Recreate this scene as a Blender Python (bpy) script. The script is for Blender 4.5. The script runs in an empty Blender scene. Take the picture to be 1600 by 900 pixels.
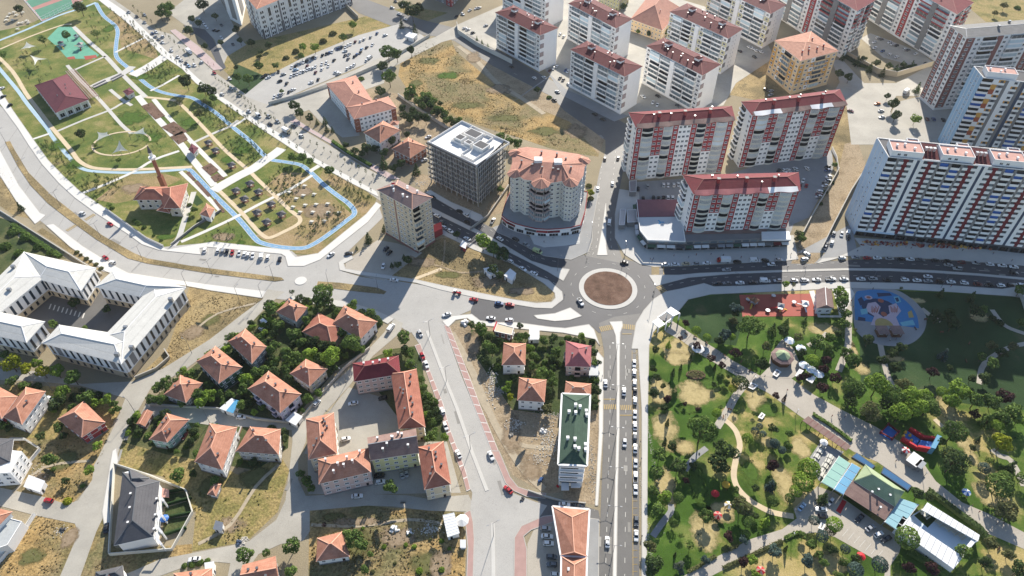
import bpy, bmesh, math, random
from mathutils import Vector, Matrix
from mathutils.geometry import tessellate_polygon
R = math.radians
SC = bpy.context.scene
COL = SC.collection
# camera
CAM_H, CAM_PITCH, CAM_F = 250.0, 44.5, 1110.0      # metres, degrees below the horizon, focal length in photo pixels
cam = bpy.data.cameras.new("camera")
cam.sensor_width = 36.0
cam.lens = CAM_F / 1600 * 36.0
cam.clip_start, cam.clip_end = 1.0, 6000.0
camo = bpy.data.objects.new("camera", cam)
camo.location = (0, 0, CAM_H)
camo.rotation_euler = (R(90 - CAM_PITCH), 0, 0)
COL.objects.link(camo)
SC.camera = camo
# sky, sun, exposure
SUN_EL, SUN_AZ = 29.5, 16.0     # azimuth from +Y towards +X
world = bpy.data.worlds.new("World")
SC.world = world
world.use_nodes = True
nt = world.node_tree
nt.nodes.clear()
sky = nt.nodes.new("ShaderNodeTexSky")
sky.sky_type = 'NISHITA'
sky.sun_disc = False
sky.sun_elevation = R(SUN_EL)
sky.sun_rotation = R(SUN_AZ)
sky.altitude = 900
sky.air_density, sky.dust_density, sky.ozone_density = 1.0, 0.8, 1.5
bg = nt.nodes.new("ShaderNodeBackground")
bg.inputs['Strength'].default_value = 0.105
wo = nt.nodes.new("ShaderNodeOutputWorld")
nt.links.new(sky.outputs[0], bg.inputs[0])
nt.links.new(bg.outputs[0], wo.inputs[0])
sun = bpy.data.lights.new("sun", 'SUN')
sun.energy = 5.0
sun.angle = R(0.53)
sun.color = (1.0, 0.93, 0.82)
suno = bpy.data.objects.new("sun", sun)
COL.objects.link(suno)
_sd = Vector((math.sin(R(SUN_AZ)) * math.cos(R(SUN_EL)), math.cos(R(SUN_AZ)) * math.cos(R(SUN_EL)), math.sin(R(SUN_EL))))
suno.rotation_euler = _sd.to_track_quat('Z', 'Y').to_euler()
suno.location = _sd * 900
SC.view_settings.view_transform = 'Standard'
SC.view_settings.look = 'None'
SC.view_settings.exposure = 0.9
SC.view_settings.gamma = 1.0
SC.cycles.max_bounces = 5
SC.cycles.diffuse_bounces = 4
SC.cycles.glossy_bounces = 2
SC.cycles.transmission_bounces = 2
SC.cycles.transparent_max_bounces = 4
SC.cycles.use_denoising = True
# survey: a spot seen at (u, v) in the 1600x900 photo -> a point on the ground plane (or a plane z)
_th = R(CAM_PITCH)
def P(u, v, z=0.0):
 a, b = (u - 800) / CAM_F, -(v - 450) / CAM_F
 dy, dz = math.cos(_th) + b * math.sin(_th), -math.sin(_th) + b * math.cos(_th)
 t = (CAM_H - z) / -dz
 return Vector((a * t, dy * t, z))
def P2(u, v, z=0.0):
 p = P(u, v, z); return Vector((p.x, p.y))
def L(seq, z=0.0): return [P2(u, v, z) for u, v in seq]
# materials
def lin(c):
 if isinstance(c, str):
  c = [int(c[i:i + 2], 16) / 255 for i in (0, 2, 4)]
  return tuple(x / 12.92 if x <= .04045 else ((x + .055) / 1.055) ** 2.4 for x in c)
 return tuple(c)
MATS = {}
def _new(name):
 m = bpy.data.materials.new(name); m.use_nodes = True
 n = m.node_tree.nodes; b = n['Principled BSDF']
 MATS[name] = m
 return m, n, m.node_tree.links, b
def _pos(n, l, scale=(1, 1, 1)):
 g = n.new('ShaderNodeNewGeometry'); mp = n.new('ShaderNodeMapping')
 mp.inputs['Scale'].default_value = scale
 l.new(g.outputs['Position'], mp.inputs['Vector']); return mp.outputs[0]
def _noise(n, l, vec, scale, detail=4, rough=.6):
 t = n.new('ShaderNodeTexNoise'); t.inputs['Scale'].default_value = scale
 t.inputs['Detail'].default_value = detail; t.inputs['Roughness'].default_value = rough
 l.new(vec, t.inputs['Vector']); return t.outputs['Fac']
def _ramp(n, l, fac, stops):
 r = n.new('ShaderNodeValToRGB'); e = r.color_ramp.elements
 while len(e) > 1: e.remove(e[-1])
 e[0].position, e[0].color = stops[0][0], (*stops[0][1], 1)
 for p, c in stops[1:]:
  x = e.new(p); x.color = (*c, 1)
 l.new(fac, r.inputs[0]); return r.outputs[0]
def _mix(n, l, fac, a, b, mode='MIX'):
 m = n.new('ShaderNodeMix'); m.data_type = 'RGBA'; m.blend_type = mode
 for s, x in ((0, fac), (6, a), (7, b)):
  if hasattr(x, 'links'): l.new(x, m.inputs[s])
  else: m.inputs[s].default_value = x if s == 0 else (*x, 1)
 return m.outputs[2]
def _bump(n, l, b, h, strength, dist=.1):
 u = n.new('ShaderNodeBump'); u.inputs['Strength'].default_value = strength; u.inputs['Distance'].default_value = dist
 l.new(h, u.inputs['Height']); l.new(u.outputs[0], b.inputs['Normal'])
def mat(name, col, rough=.8, var=.12, scale=.5, metal=0, spec=.3, fine=6.0, bump=0):
 """plain surface: base colour with blotches (scale) and fine grain"""
 if name in MATS: return MATS[name]
 m, n, l, b = _new(name)
 c = lin(col)
 v = _pos(n, l)
 f1 = _noise(n, l, v, scale, 5); f2 = _noise(n, l, v, fine, 2)
 mm = n.new('ShaderNodeMath'); mm.operation = 'MULTIPLY_ADD'
 l.new(f2, mm.inputs[0]); mm.inputs[1].default_value = .35;
 l.new(f1, mm.inputs[2])
 o = _ramp(n, l, mm.outputs[0], [(.42, tuple(x * (1 - var) for x in c)), (.92, tuple(min(1, x * (1 + var)) for x in c))])
 l.new(o, b.inputs['Base Color'])
 b.inputs['Roughness'].default_value = rough; b.inputs['Metallic'].default_value = metal
 b.inputs['Specular IOR Level'].default_value = spec
 if bump: _bump(n, l, b, mm.outputs[0], bump)
 return m
def mat_ramp(name, stops, scale, detail=6, rough=.95, stretch=(1, 1, 1), fine=2.5, fineamt=.25, bump=.4, nrough=.62, big=None):
 """ground cover: several real colours mixed in patches"""
 m, n, l, b = _new(name)
 v = _pos(n, l, stretch)
 f1 = _noise(n, l, v, scale, detail, nrough)
 f2 = _noise(n, l, v, fine, 3, .7)
 o = _ramp(n, l, f1, [(p, lin(c)) for p, c in stops])
 if big:
  f3 = _noise(n, l, v, big[0], 3, .5)
  o2 = _ramp(n, l, f1, [(p, lin(c)) for p, c in big[1]])
  f3 = _ramp(n, l, f3, [(.44, (0, 0, 0)), (.56, (1, 1, 1))])
  o = _mix(n, l, f3, o, o2)
 g = _ramp(n, l, f2, [(.3, (1 - fineamt,) * 3), (.7, (1 + fineamt * .6,) * 3)])
 o = _mix(n, l, 1.0, o, g, 'MULTIPLY')
 l.new(o, b.inputs['Base Color']); b.inputs['Roughness'].default_value = rough
 b.inputs['Specular IOR Level'].default_value = .12
 if bump: _bump(n, l, b, f2, bump, .3)
 return m
def mat_roof(name, col, col2, row=.45, rough=.8):
 """tiled roof: courses of tiles follow the height, colours vary tile patch by patch"""
 m, n, l, b = _new(name)
 v = _pos(n, l)
 f = _noise(n, l, v, .35, 6, .7); f2 = _noise(n, l, v, 5, 2)
 o = _ramp(n, l, f, [(.3, lin(col2)), (.62, lin(col)), (.8, tuple(min(1, x * 1.15) for x in lin(col)))])
 g = _ramp(n, l, f2, [(.3, (.82,) * 3), (.7, (1.1,) * 3)])
 o = _mix(n, l, 1.0, o, g, 'MULTIPLY')
 w = n.new('ShaderNodeTexWave'); w.wave_type = 'BANDS'; w.bands_direction = 'Z'; w.wave_profile = 'SAW'
 w.inputs['Scale'].default_value = .314 / row; w.inputs['Distortion'].default_value = .6; w.inputs['Detail Scale'].default_value = 2
 l.new(v, w.inputs['Vector'])
 o = _mix(n, l, .35, o, _ramp(n, l, w.outputs['Fac'], [(0, (.55,) * 3), (.25, (1,) * 3), (1, (1.0,) * 3)]), 'MULTIPLY')
 l.new(o, b.inputs['Base Color']); b.inputs['Roughness'].default_value = rough
 b.inputs['Specular IOR Level'].default_value = .2
 _bump(n, l, b, w.outputs['Fac'], .5, .08)
 return m
def mat_glass(name, col, rough=.12, spec=.5):
 m, n, l, b = _new(name)
 c = lin(col); g = n.new('ShaderNodeObjectInfo')
 o = _ramp(n, l, g.outputs['Random'], [(0, tuple(x * .55 for x in c)), (.6, c), (1, tuple(min(1, x * 1.9) for x in c))])
 l.new(o, b.inputs['Base Color']); b.inputs['Roughness'].default_value = rough; b.inputs['Specular IOR Level'].default_value = spec
 return m
def mat_leaf(name, c1, c2, c3, transl=.25):
 m, n, l, b = _new(name)
 g = n.new('ShaderNodeNewGeometry'); oi = n.new('ShaderNodeObjectInfo')
 o = _ramp(n, l, g.outputs['Random Per Island'], [(0, c1), (.55, c2), (1, c3)])
 k = _ramp(n, l, oi.outputs['Random'], [(0, (.78, .8, .8)), (1, (1.2, 1.18, 1.1))])
 o = _mix(n, l, 1.0, o, k, 'MULTIPLY')
 l.new(o, b.inputs['Base Color']); b.inputs['Roughness'].default_value = .85; b.inputs['Specular IOR Level'].default_value = .06
 t = n.new('ShaderNodeBsdfTranslucent'); l.new(o, t.inputs['Color'])
 mx = n.new('ShaderNodeMixShader'); mx.inputs[0].default_value = transl
 l.new(b.outputs[0], mx.inputs[1]); l.new(t.outputs[0], mx.inputs[2])
 l.new(mx.outputs[0], n['Material Output'].inputs['Surface'])
 return m
# objects
ORG = {}
def org(o):
 return ORG.get(o.name, Vector((0, 0, 0))) if o else Vector((0, 0, 0))
def tag(o, label=None, cat=None, group=None, kind=None):
 if label: o['label'] = label
 if cat: o['category'] = cat
 if group: o['group'] = group
 if kind: o['kind'] = kind
 return o
def empty(name, loc, rz=0, label=None, cat=None, group=None):
 o = bpy.data.objects.new(name, None); COL.objects.link(o)
 o.empty_display_size = 1
 o.location = loc; o.rotation_euler = (0, 0, rz)
 ORG[o.name] = Vector(loc)
 return tag(o, label, cat, group)
def put(me, name, parent=None, loc=(0, 0, 0), rz=0, world=False, scale=None):
 """one more object that shares a mesh; loc is local to the parent, or world when world=True"""
 o = bpy.data.objects.new(name, me); COL.objects.link(o)
 loc = Vector(loc)
 if world: loc = loc - org(parent)
 o.location = loc; o.rotation_euler = (0, 0, rz)
 if scale is not None: o.scale = (scale,) * 3 if not hasattr(scale, '__len__') else scale
 if parent is not None:
  o.parent = parent
  ORG[o.name] = org(parent) + loc
 else: ORG[o.name] = Vector((0, 0, 0))
 return o
class MB:
 """mesh builder in world (or local) coordinates"""
 def __init__(s): s.v, s.f, s.m = [], [], []
 def add(s, vs, fs, mi=0):
  b = len(s.v); s.v += [tuple(x) for x in vs]
  for f in fs: s.f.append([b + i for i in f]); s.m.append(mi)
 def box(s, c, d, rz=0, mi=0, top=1.0):
  """box with its base centre at c, size d; top scales the upper face"""
  x, y, h = d[0] / 2, d[1] / 2, d[2]; ca, sa = math.cos(rz), math.sin(rz)
  vs = []
  for z, k in ((0, 1), (h, top)):
   for px, py in ((-x, -y), (x, -y), (x, y), (-x, y)):
    px *= k; py *= k
    vs.append((c[0] + px * ca - py * sa, c[1] + px * sa + py * ca, c[2] + z))
  s.add(vs, [(3, 2, 1, 0), (4, 5, 6, 7), (0, 1, 5, 4), (1, 2, 6, 5), (2, 3, 7, 6), (3, 0, 4, 7)], mi)
 def bar(s, a, b, w, h=None, mi=0):
  """square bar from a to b"""
  a, b = Vector(a), Vector(b); d = b - a
  if d.length < 1e-6: return
  h = h or w; d.normalize()
  up = Vector((0, 0, 1)) if abs(d.z) < .95 else Vector((1, 0, 0))
  x = d.cross(up).normalized() * w / 2; y = x.cross(d).normalized() * h / 2
  vs = [a - x - y, a + x - y, a + x + y, a - x + y, b - x - y, b + x - y, b + x + y, b - x + y]
  s.add(vs, [(0, 1, 2, 3), (7, 6, 5, 4), (4, 5, 1, 0), (5, 6, 2, 1), (6, 7, 3, 2), (7, 4, 0, 3)], mi)
 def prism(s, poly, z0, z1, mi=0, mt=None, bottom=False, sides=True):
  poly = [Vector((p[0], p[1])) for p in poly]
  if sum(poly[i - 1].x * poly[i].y - poly[i].x * poly[i - 1].y for i in range(len(poly))) < 0: poly = poly[::-1]
  n = len(poly); mt = mi if mt is None else mt
  tris = tessellate_polygon([[Vector((p.x, p.y, 0)) for p in poly]])
  top = [(p.x, p.y, z1) for p in poly]
  fs = []
  for t in tris:
   a, b, c = (poly[i] for i in t)
   fs.append(tuple(t) if (b - a).cross(c - a) > 0 else tuple(t)[::-1])
  s.add(top, fs, mt)
  if sides and z1 > z0:
   vs = [(p.x, p.y, z0) for p in poly] + top
   s.add(vs, [(i, (i + 1) % n, n + (i + 1) % n, n + i) for i in range(n)], mi)
  if bottom: s.add([(p.x, p.y, z0) for p in poly], [f[::-1] for f in fs], mi)
 def cyl(s, c, r, h, n=8, mi=0, r2=None):
  r2 = r if r2 is None else r2
  vs = [(c[0] + r * math.cos(2 * math.pi * i / n), c[1] + r * math.sin(2 * math.pi * i / n), c[2]) for i in range(n)]
  vs += [(c[0] + r2 * math.cos(2 * math.pi * i / n), c[1] + r2 * math.sin(2 * math.pi * i / n), c[2] + h) for i in range(n)]
  s.add(vs, [(i, (i + 1) % n, n + (i + 1) % n, n + i) for i in range(n)] + [tuple(range(n, 2 * n)), tuple(range(n))[::-1]], mi)
 def mesh(s, name, mats, smooth=False):
  me = bpy.data.meshes.new(name)
  me.from_pydata(s.v, [], s.f)
  for m in mats: me.materials.append(m)
  me.polygons.foreach_set('material_index', s.m)
  if smooth: me.polygons.foreach_set('use_smooth', [True] * len(s.f))
  me.update()
  return me
 def build(s, name, mats, parent=None, smooth=False, local=False):
  if not isinstance(mats, (list, tuple)): mats = [mats]
  o_ = org(parent)
  if parent is not None and not local: s.v = [(x - o_.x, y - o_.y, z - o_.z) for x, y, z in s.v]
  return put(s.mesh(name, mats, smooth), name, parent)
def inset(poly, d):
 """move the edges of a convex polygon inwards by d (any orientation)"""
 poly = [Vector(p) for p in poly]
 if sum(poly[i - 1].x * poly[i].y - poly[i].x * poly[i - 1].y for i in range(len(poly))) < 0: poly = poly[::-1]
 n = len(poly); out = []
 for i in range(n):
  a, b, c = poly[i - 1], poly[i], poly[(i + 1) % n]
  e1, e2 = (b - a).normalized(), (c - b).normalized()
  n1, n2 = Vector((-e1.y, e1.x)), Vector((-e2.y, e2.x))
  k = 1 + n1.dot(n2)
  out.append(b + (n1 + n2) * (d / max(k, .2)))
 return out
def ribbon(pts, w, z0, z1, mb, mi=0):
 """path of width w along ground points"""
 pts = [Vector(p) for p in pts]; n = len(pts); l, r = [], []
 for i in range(n):
  a, b = pts[max(0, i - 1)], pts[min(n - 1, i + 1)]
  d = (b - a).normalized(); nn = Vector((-d.y, d.x)) * w / 2
  l.append(pts[i] + nn); r.append(pts[i] - nn)
 for i in range(n - 1):
  q = [r[i], r[i + 1], l[i + 1], l[i]]
  vs = [(p.x, p.y, z1) for p in q] + [(p.x, p.y, z0) for p in q]
  fs = [(0, 1, 2, 3), (0, 4, 5, 1), (3, 2, 6, 7)]
  if i == 0: fs.append((0, 3, 7, 4))
  if i == n - 2: fs.append((1, 5, 6, 2))
  mb.add(vs, fs, mi)
def smoothline(pts, k=4):
 """Catmull-Rom through the points"""
 p = [Vector(x) for x in pts]; out = []
 for i in range(len(p) - 1):
  a, b, c, d = p[max(i - 1, 0)], p[i], p[i + 1], p[min(i + 2, len(p) - 1)]
  for j in range(k):
   t = j / k
   out.append(.5 * (2 * b + (c - a) * t + (2 * a - 5 * b + 4 * c - d) * t * t + (3 * b - a - 3 * c + d) * t ** 3))
 return out + [p[-1]]
def walk(pts, step, start=0.0):
 """points every step metres along a polyline, with the direction there"""
 pts = [Vector(p) for p in pts]; out = []; need = start
 for a, b in zip(pts, pts[1:]):
  d = b - a; ln = d.length
  while need <= ln:
   out.append((a + d * (need / ln), math.atan2(d.y, d.x))); need += step
  need -= ln
 return out
def inpoly(p, poly):
 r = False; j = len(poly) - 1
 for i in range(len(poly)):
  a, b = poly[i], poly[j]
  if (a.y > p.y) != (b.y > p.y) and p.x < (b.x - a.x) * (p.y - a.y) / (b.y - a.y) + a.x: r = not r
  j = i
 return r
# labels that single things out: look + place, with an order where several look alike
ORD = 'first second third fourth fifth sixth seventh eighth ninth tenth eleventh twelfth thirteenth fourteenth fifteenth sixteenth seventeenth eighteenth nineteenth twentieth'.split()
REG = []
def register(o, look, place, u, v, axis='x', rev=False): REG.append((o, look, place, u, v, axis, rev))
def finish_labels():
 d = {}
 for r in REG: d.setdefault((r[1], r[2], r[5], r[6]), []).append(r)
 for (look, place, axis, rev), rs in d.items():
  rs.sort(key=lambda r: r[3] if axis == 'x' else r[4], reverse=rev)
  side = {('x', False): 'left', ('x', True): 'right', ('y', False): 'top', ('y', True): 'bottom'}[(axis, rev)]
  n = len(rs)
  for i, r in enumerate(rs):
   if n == 1: r[0]['label'] = f'{look} {place}'
   elif n <= 20: r[0]['label'] = f'{ORD[i]} {look} from the {side} {place}'
   else:
    r[0]['label'] = f'{look} {place}'
# ground materials
mat_ramp('ground', [(.3, '857a66'), (.5, '91866f'), (.7, '9f947c')], .02, fineamt=.3)
mat_ramp('dry', [(.34, '75664b'), (.46, '988560'), (.55, 'a6926a'), (.63, '7c6f52'), (.74, '98886c')], .06, 9, fine=1.2, fineamt=.45, bump=.8, nrough=.75, big=(.035, [(.34, '6a6046'), (.5, '857656'), (.65, '776a50'), (.76, '8f8268')]))
mat_ramp('straw', [(.34, '7f6947'), (.45, 'a08557'), (.55, 'ad9263'), (.64, '8d7a52'), (.74, '7a7350')], .08, 9, fine=1.0, fineamt=.5, bump=.9, nrough=.75, big=(.03, [(.34, '5d5c3c'), (.45, '7b7350'), (.55, '8a7a5a'), (.66, '6b6544'), (.76, '95896c')]))
mat_ramp('weedy', [(.32, '66643c'), (.44, '837a4a'), (.55, '9c895c'), (.66, '767244'), (.78, '5a6138')], .07, 9, fine=1.0, fineamt=.5, bump=.9, nrough=.72)
mat_ramp('dirt', [(.3, '7a6c57'), (.45, '94836a'), (.56, 'a4937a'), (.66, '86765e'), (.78, '9a8a72')], .09, 9, fine=1.3, fineamt=.4, bump=.7, nrough=.76)
mat_ramp('soil', [(.3, '58463a'), (.5, '6e574a'), (.7, '826a5b')], .2, 8, fineamt=.35)
mat_ramp('lawn', [(.36, '3e5420'), (.45, '52682a'), (.51, '70753c'), (.56, 'a3935f'), (.66, 'b39f70')], .05, 8, fine=2.2, fineamt=.3, bump=.5, nrough=.6, big=(.022, [(.36, '364e1c'), (.5, '446023'), (.6, '587030'), (.68, '8f8a52')]))
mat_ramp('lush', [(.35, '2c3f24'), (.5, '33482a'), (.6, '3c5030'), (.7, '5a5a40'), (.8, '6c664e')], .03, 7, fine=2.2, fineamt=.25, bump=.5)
mat_ramp('parkgrass', [(.32, '485c2c'), (.43, '5c6a34'), (.52, '737640'), (.6, '8c8454'), (.72, '988562')], .045, 9, fine=1.4, fineamt=.35, bump=.6, nrough=.68)
mat_ramp('brownpark', [(.34, '6f6c46'), (.45, '877b52'), (.55, '9a8562'), (.66, 'a18c6c'), (.78, '857a56')], .05, 9, fine=1.2, fineamt=.35, bump=.6, nrough=.7)
mat_ramp('greenery', [(.32, '36422a'), (.45, '434f2e'), (.56, '5a5d3c'), (.68, '6f6a4a')], .07, 9, fine=1.4, fineamt=.4, bump=.7)
def mat_road(name, c, rough=.8, amt=.16, spec=.3):
 """asphalt or concrete: wheel-worn blotches, long stains, cracks"""
 m, n, l, b = _new(name)
 v = _pos(n, l); c = lin(c)
 f = _noise(n, l, v, .06, 8, .65); f2 = _noise(n, l, v, 3.0, 3, .7)
 o = _ramp(n, l, f, [(.3, tuple(x * (1 - amt) for x in c)), (.7, tuple(x * (1 + amt) for x in c))])
 o = _mix(n, l, 1.0, o, _ramp(n, l, f2, [(.3, (.88,) * 3), (.7, (1.08,) * 3)]), 'MULTIPLY')
 vo = n.new('ShaderNodeTexVoronoi'); vo.feature = 'DISTANCE_TO_EDGE'; vo.inputs['Scale'].default_value = .045
 mx = n.new('ShaderNodeMix'); mx.data_type = 'VECTOR'; mx.inputs[0].default_value = .25
 nz = n.new('ShaderNodeTexNoise'); nz.inputs['Scale'].default_value = .25; nz.inputs['Detail'].default_value = 5
 l.new(v, nz.inputs['Vector'])
 sc = n.new('ShaderNodeVectorMath'); sc.operation = 'SCALE'; sc.inputs[3].default_value = 30
 l.new(nz.outputs['Color'], sc.inputs[0])
 ad = n.new('ShaderNodeVectorMath'); ad.operation = 'ADD'; l.new(v, ad.inputs[0]); l.new(sc.outputs[0], ad.inputs[1])
 l.new(ad.outputs[0], vo.inputs['Vector'])
 o = _mix(n, l, .55, o, _ramp(n, l, vo.outputs['Distance'], [(0, (.55,) * 3), (.006, (1,) * 3)]), 'MULTIPLY')
 l.new(o, b.inputs['Base Color']); b.inputs['Roughness'].default_value = rough; b.inputs['Specular IOR Level'].default_value = spec
 return m
mat_road('concrete_road', 'a5a29c', amt=.08)
mat_road('asphalt', '47474a', .62, .14, .3)
mat_road('asphalt_old', '63615e', .62, .14, .3)
mat_road('worn_street', 'a29d92', amt=.16)
mat_road('plaza', 'a79f92', amt=.12)
mat('pavement', 'b9b6af', .85, .07, .12, fine=3)
mat('pavement_white', 'cac7c0', .85, .05, .1, fine=3)
mat('pavement_grey', '8e8e8d', .85, .1, .15, fine=3)
mat('kerb', 'a9a59d', .85, .1)
mat('red_paver', 'a4867e', .85, .12, .3)
mat('pink_paver', 'b09c98', .85, .1, .3)
mat('line_white', 'c9c6bd', .7, .1, 2)
mat('line_yellow', 'a8905c', .7, .12, 2)
mat('beige_path', 'c4b294', .85, .1, .3)
mat('worn_track', 'a39680', .9, .16, .5)
mat('track_blue', '7397b4', .7, .1, .12)
mat('track_pale', '9fb4bf', .7, .1, .1)
mat('play_green', '5d9a80', .7, .15, .2)
mat('play_red', '9a4a3c', .75, .08, .3)
mat('court_green', '4f7f68', .8, .12, .15)
mat('court_red', 'a3746c', .8, .12, .15)
def sheet(name, px, m, z, z0=None, kind='structure', world=False, parent=None, smooth=0):
 pts = px if world else L(px)
 if smooth: pts = smoothline(pts, smooth)
 mb = MB(); mb.prism(pts, 0.0 if z0 is None else z0, z)
 o = mb.build(name, MATS[m], parent)
 if parent is None: o['kind'] = kind
 return o
g = MB(); g.add([(-2500, -200, 0), (2500, -200, 0), (2500, 3500, 0), (-2500, 3500, 0)], [(0, 1, 2, 3)])
g.build('ground', MATS['ground'])['kind'] = 'structure'
Z_LOT, Z_GRASS, Z_ROAD, Z_OVER, Z_MARK, Z_PAVE = .02, .04, .06, .075, .085, .18
# lots and lawns
_LZ = 0
for nm, m, px in [
 ('dry_grass_lot', 'straw', [(628, 88), (660, 66), (705, 62), (712, 80), (760, 120), (800, 150), (860, 175), (905, 185), (940, 215), (935, 245), (900, 240), (860, 232), (810, 215), (760, 200), (700, 180), (640, 145), (622, 118)]),
 ('dirt_lot', 'dirt', [(720, 66), (800, 120), (860, 150), (945, 218), (935, 240), (890, 190), (830, 165), (770, 130), (745, 100)]),
 ('dry_grass_lot', 'dry', [(590, 440), (600, 395), (650, 388), (690, 372), (740, 372), (800, 408), (850, 430), (868, 455), (860, 472), (820, 470), (740, 456), (680, 444)]),
 ('dry_grass_lot', 'dry', [(296, 448), (330, 452), (418, 466), (380, 490), (327, 531), (255, 580), (215, 590), (262, 545)]),
 ('dry_grass_lot', 'dry', [(0, 236), (24, 292), (62, 345), (20, 336), (-30, 300), (-30, 240)]),
 ('dry_grass_lot', 'dry', [(66, 356), (172, 424), (150, 420), (58, 362)]),
 ('green_lawn', 'greenery', [(-30, 330), (30, 350), (28, 372), (46, 370), (105, 405), (62, 400), (0, 430), (-30, 430)]),
 ('dry_grass_lot', 'straw', [(-30, 690), (30, 670), (110, 690), (178, 660), (150, 722), (145, 752), (110, 790), (60, 775), (-30, 765)]),
 ('dry_grass_lot', 'straw', [(60, 800), (116, 812), (122, 832), (94, 900), (-40, 900), (-40, 860), (0, 885)]),
 ('dry_grass_lot', 'straw', [(172, 770), (168, 832), (180, 856), (240, 855), (300, 850), (300, 866), (180, 900), (126, 900)]),
 ('dry_grass_lot', 'weedy', [(188, 690), (235, 700), (330, 720), (372, 742), (440, 715), (452, 735), (434, 800), (386, 846), (300, 862), (306, 800), (255, 745), (186, 728)]),
 ('dry_grass_lot', 'straw', [(483, 797), (574, 790), (672, 798), (724, 800), (728, 860), (726, 910), (482, 910)]),
 ('dirt_lot', 'dirt', [(700, 508), (742, 500), (790, 520), (800, 640), (870, 650), (876, 770), (850, 770), (800, 742), (775, 690)]),
 ('dirt_lot', 'dirt', [(915, 560), (942, 540), (940, 690), (935, 790), (880, 780), (876, 700)]),
 ('garden_lawn', 'greenery', [(735, 515), (930, 530), (935, 640), (875, 650), (800, 640), (745, 560)]),
 ('garden_lawn', 'greenery', [(305, 570), (420, 480), (500, 462), (600, 500), (575, 545), (530, 572), (455, 660), (340, 640), (232, 628)]),
 ('garden_lawn', 'greenery', [(190, 690), (205, 650), (325, 664), (452, 672), (450, 700), (400, 735), (260, 710)]),
 ('garden_lawn', 'weedy', [(-20, 600), (120, 605), (190, 640), (170, 670), (110, 690), (0, 680)]),
 ('yard', 'worn_street', [(480, 700), (500, 660), (545, 605), (610, 625), (690, 660), (720, 770), (600, 772), (482, 772)]),
 ('garden_lawn', 'greenery', [(615, 545), (655, 540), (664, 600), (690, 660), (700, 690), (650, 690), (560, 570)]),
 ('yard', 'plaza', [(840, 815), (880, 815), (880, 910), (824, 910), (824, 850)]),
 ('verge', 'dry', [(1005, 520), (1014, 520), (1014, 910), (1003, 910)]),
 ('yard', 'plaza', [(540, 408), (590, 375), (620, 380), (660, 395), (600, 440), (540, 424)]),
 ('yard', 'dry', [(1180, 90), (1250, 130), (1330, 170), (1340, 230), (1300, 270), (1290, 235), (1200, 160), (1100, 140)]),
 ('dry_grass_lot', 'weedy', [(350, 70), (420, 60), (640, 10), (700, 20), (600, 60), (450, 120), (380, 140), (350, 110)]),
 ('dry_grass_lot', 'weedy', [(1500, 0), (1640, -30), (1640, 40), (1540, 34)]),
 ('garden_lawn', 'lush', [(345, 160), (370, 100), (440, 130), (400, 150), (350, 140)]),
 ('yard', 'dirt', [(560, 135), (640, 150), (720, 190), (680, 230), (640, 260), (600, 250), (560, 190)]),
 ('construction_yard', 'dirt', [(640, 270), (680, 275), (755, 330), (800, 270), (800, 230), (790, 330), (750, 345), (700, 322), (660, 300)]),
]:
 sheet(nm, px, m, Z_LOT + _LZ); _LZ += .0006
# the two parks
sheet('park_lawn', [(-60, 60), (40, 40), (150, -10), (168, -10), (230, 52), (290, 106), (345, 152), (400, 189), (470, 235), (550, 285), (590, 306), (575, 340), (500, 400), (452, 396), (440, 392), (325, 380), (250, 388), (152, 330), (95, 284), (45, 225), (0, 175), (-60, 110)], 'parkgrass', Z_GRASS)
sheet('brown_lawn', [(405, 300), (440, 270), (480, 270), (550, 335), (545, 345), (480, 385), (430, 384), (400, 368), (470, 330)], 'brownpark', Z_GRASS + .01)
sheet('brown_lawn', [(505, 265), (590, 306), (578, 338), (500, 400), (455, 395), (510, 375), (558, 338), (550, 320), (500, 275)], 'brownpark', Z_GRASS + .01)
sheet('brown_lawn', [(165, 25), (185, 10), (240, 70), (250, 95), (190, 75), (182, 45)], 'brownpark', Z_GRASS + .01)
sheet('brown_lawn', [(205, 270), (245, 268), (285, 280), (215, 312), (180, 318), (150, 312)], 'brownpark', Z_GRASS + .01)
sheet('park_lawn', [(1013, 512), (1045, 470), (1075, 458), (1160, 452), (1330, 448), (1480, 452), (1570, 458), (1640, 455), (1700, 600), (1700, 920), (1010, 920)], 'lawn', Z_GRASS)
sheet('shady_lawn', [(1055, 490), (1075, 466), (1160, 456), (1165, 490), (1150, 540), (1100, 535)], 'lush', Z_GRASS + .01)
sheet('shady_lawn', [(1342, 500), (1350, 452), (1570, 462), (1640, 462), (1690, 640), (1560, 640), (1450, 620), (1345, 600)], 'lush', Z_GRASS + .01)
# soft edged worn patches: a falloff stored on the mesh, broken up by noise
def mat_patch(name, c1, c2):
 m, n, l, b = _new(name); v = _pos(n, l); f = _noise(n, l, v, .16, 7, .7); at = n.new('ShaderNodeAttribute'); at.attribute_name = 'soft'
 l.new(_ramp(n, l, _noise(n, l, v, .7, 5, .7), [(.35, lin(c1)), (.65, lin(c2))]), b.inputs['Base Color']); b.inputs['Roughness'].default_value = .95; b.inputs['Specular IOR Level'].default_value = .1
 ad = n.new('ShaderNodeMath'); ad.operation = 'ADD'; l.new(f, ad.inputs[0]); l.new(at.outputs['Fac'], ad.inputs[1])
 mr = n.new('ShaderNodeMapRange'); mr.inputs[1].default_value = .88; mr.inputs[2].default_value = 1.12; l.new(ad.outputs[0], mr.inputs[0]); l.new(mr.outputs[0], b.inputs['Alpha']); return m
mat_patch('patch_straw', '9c8d62', 'b5a478'); mat_patch('patch_green', '3c5220', '51682c'); mat_patch('patch_earth', '7d6c56', '978670'); mat_patch('patch_scrub', '565834', '6e6a46'); mat_patch('patch_stain', '7c7973', '8b8882')
_PZ = 0
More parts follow.
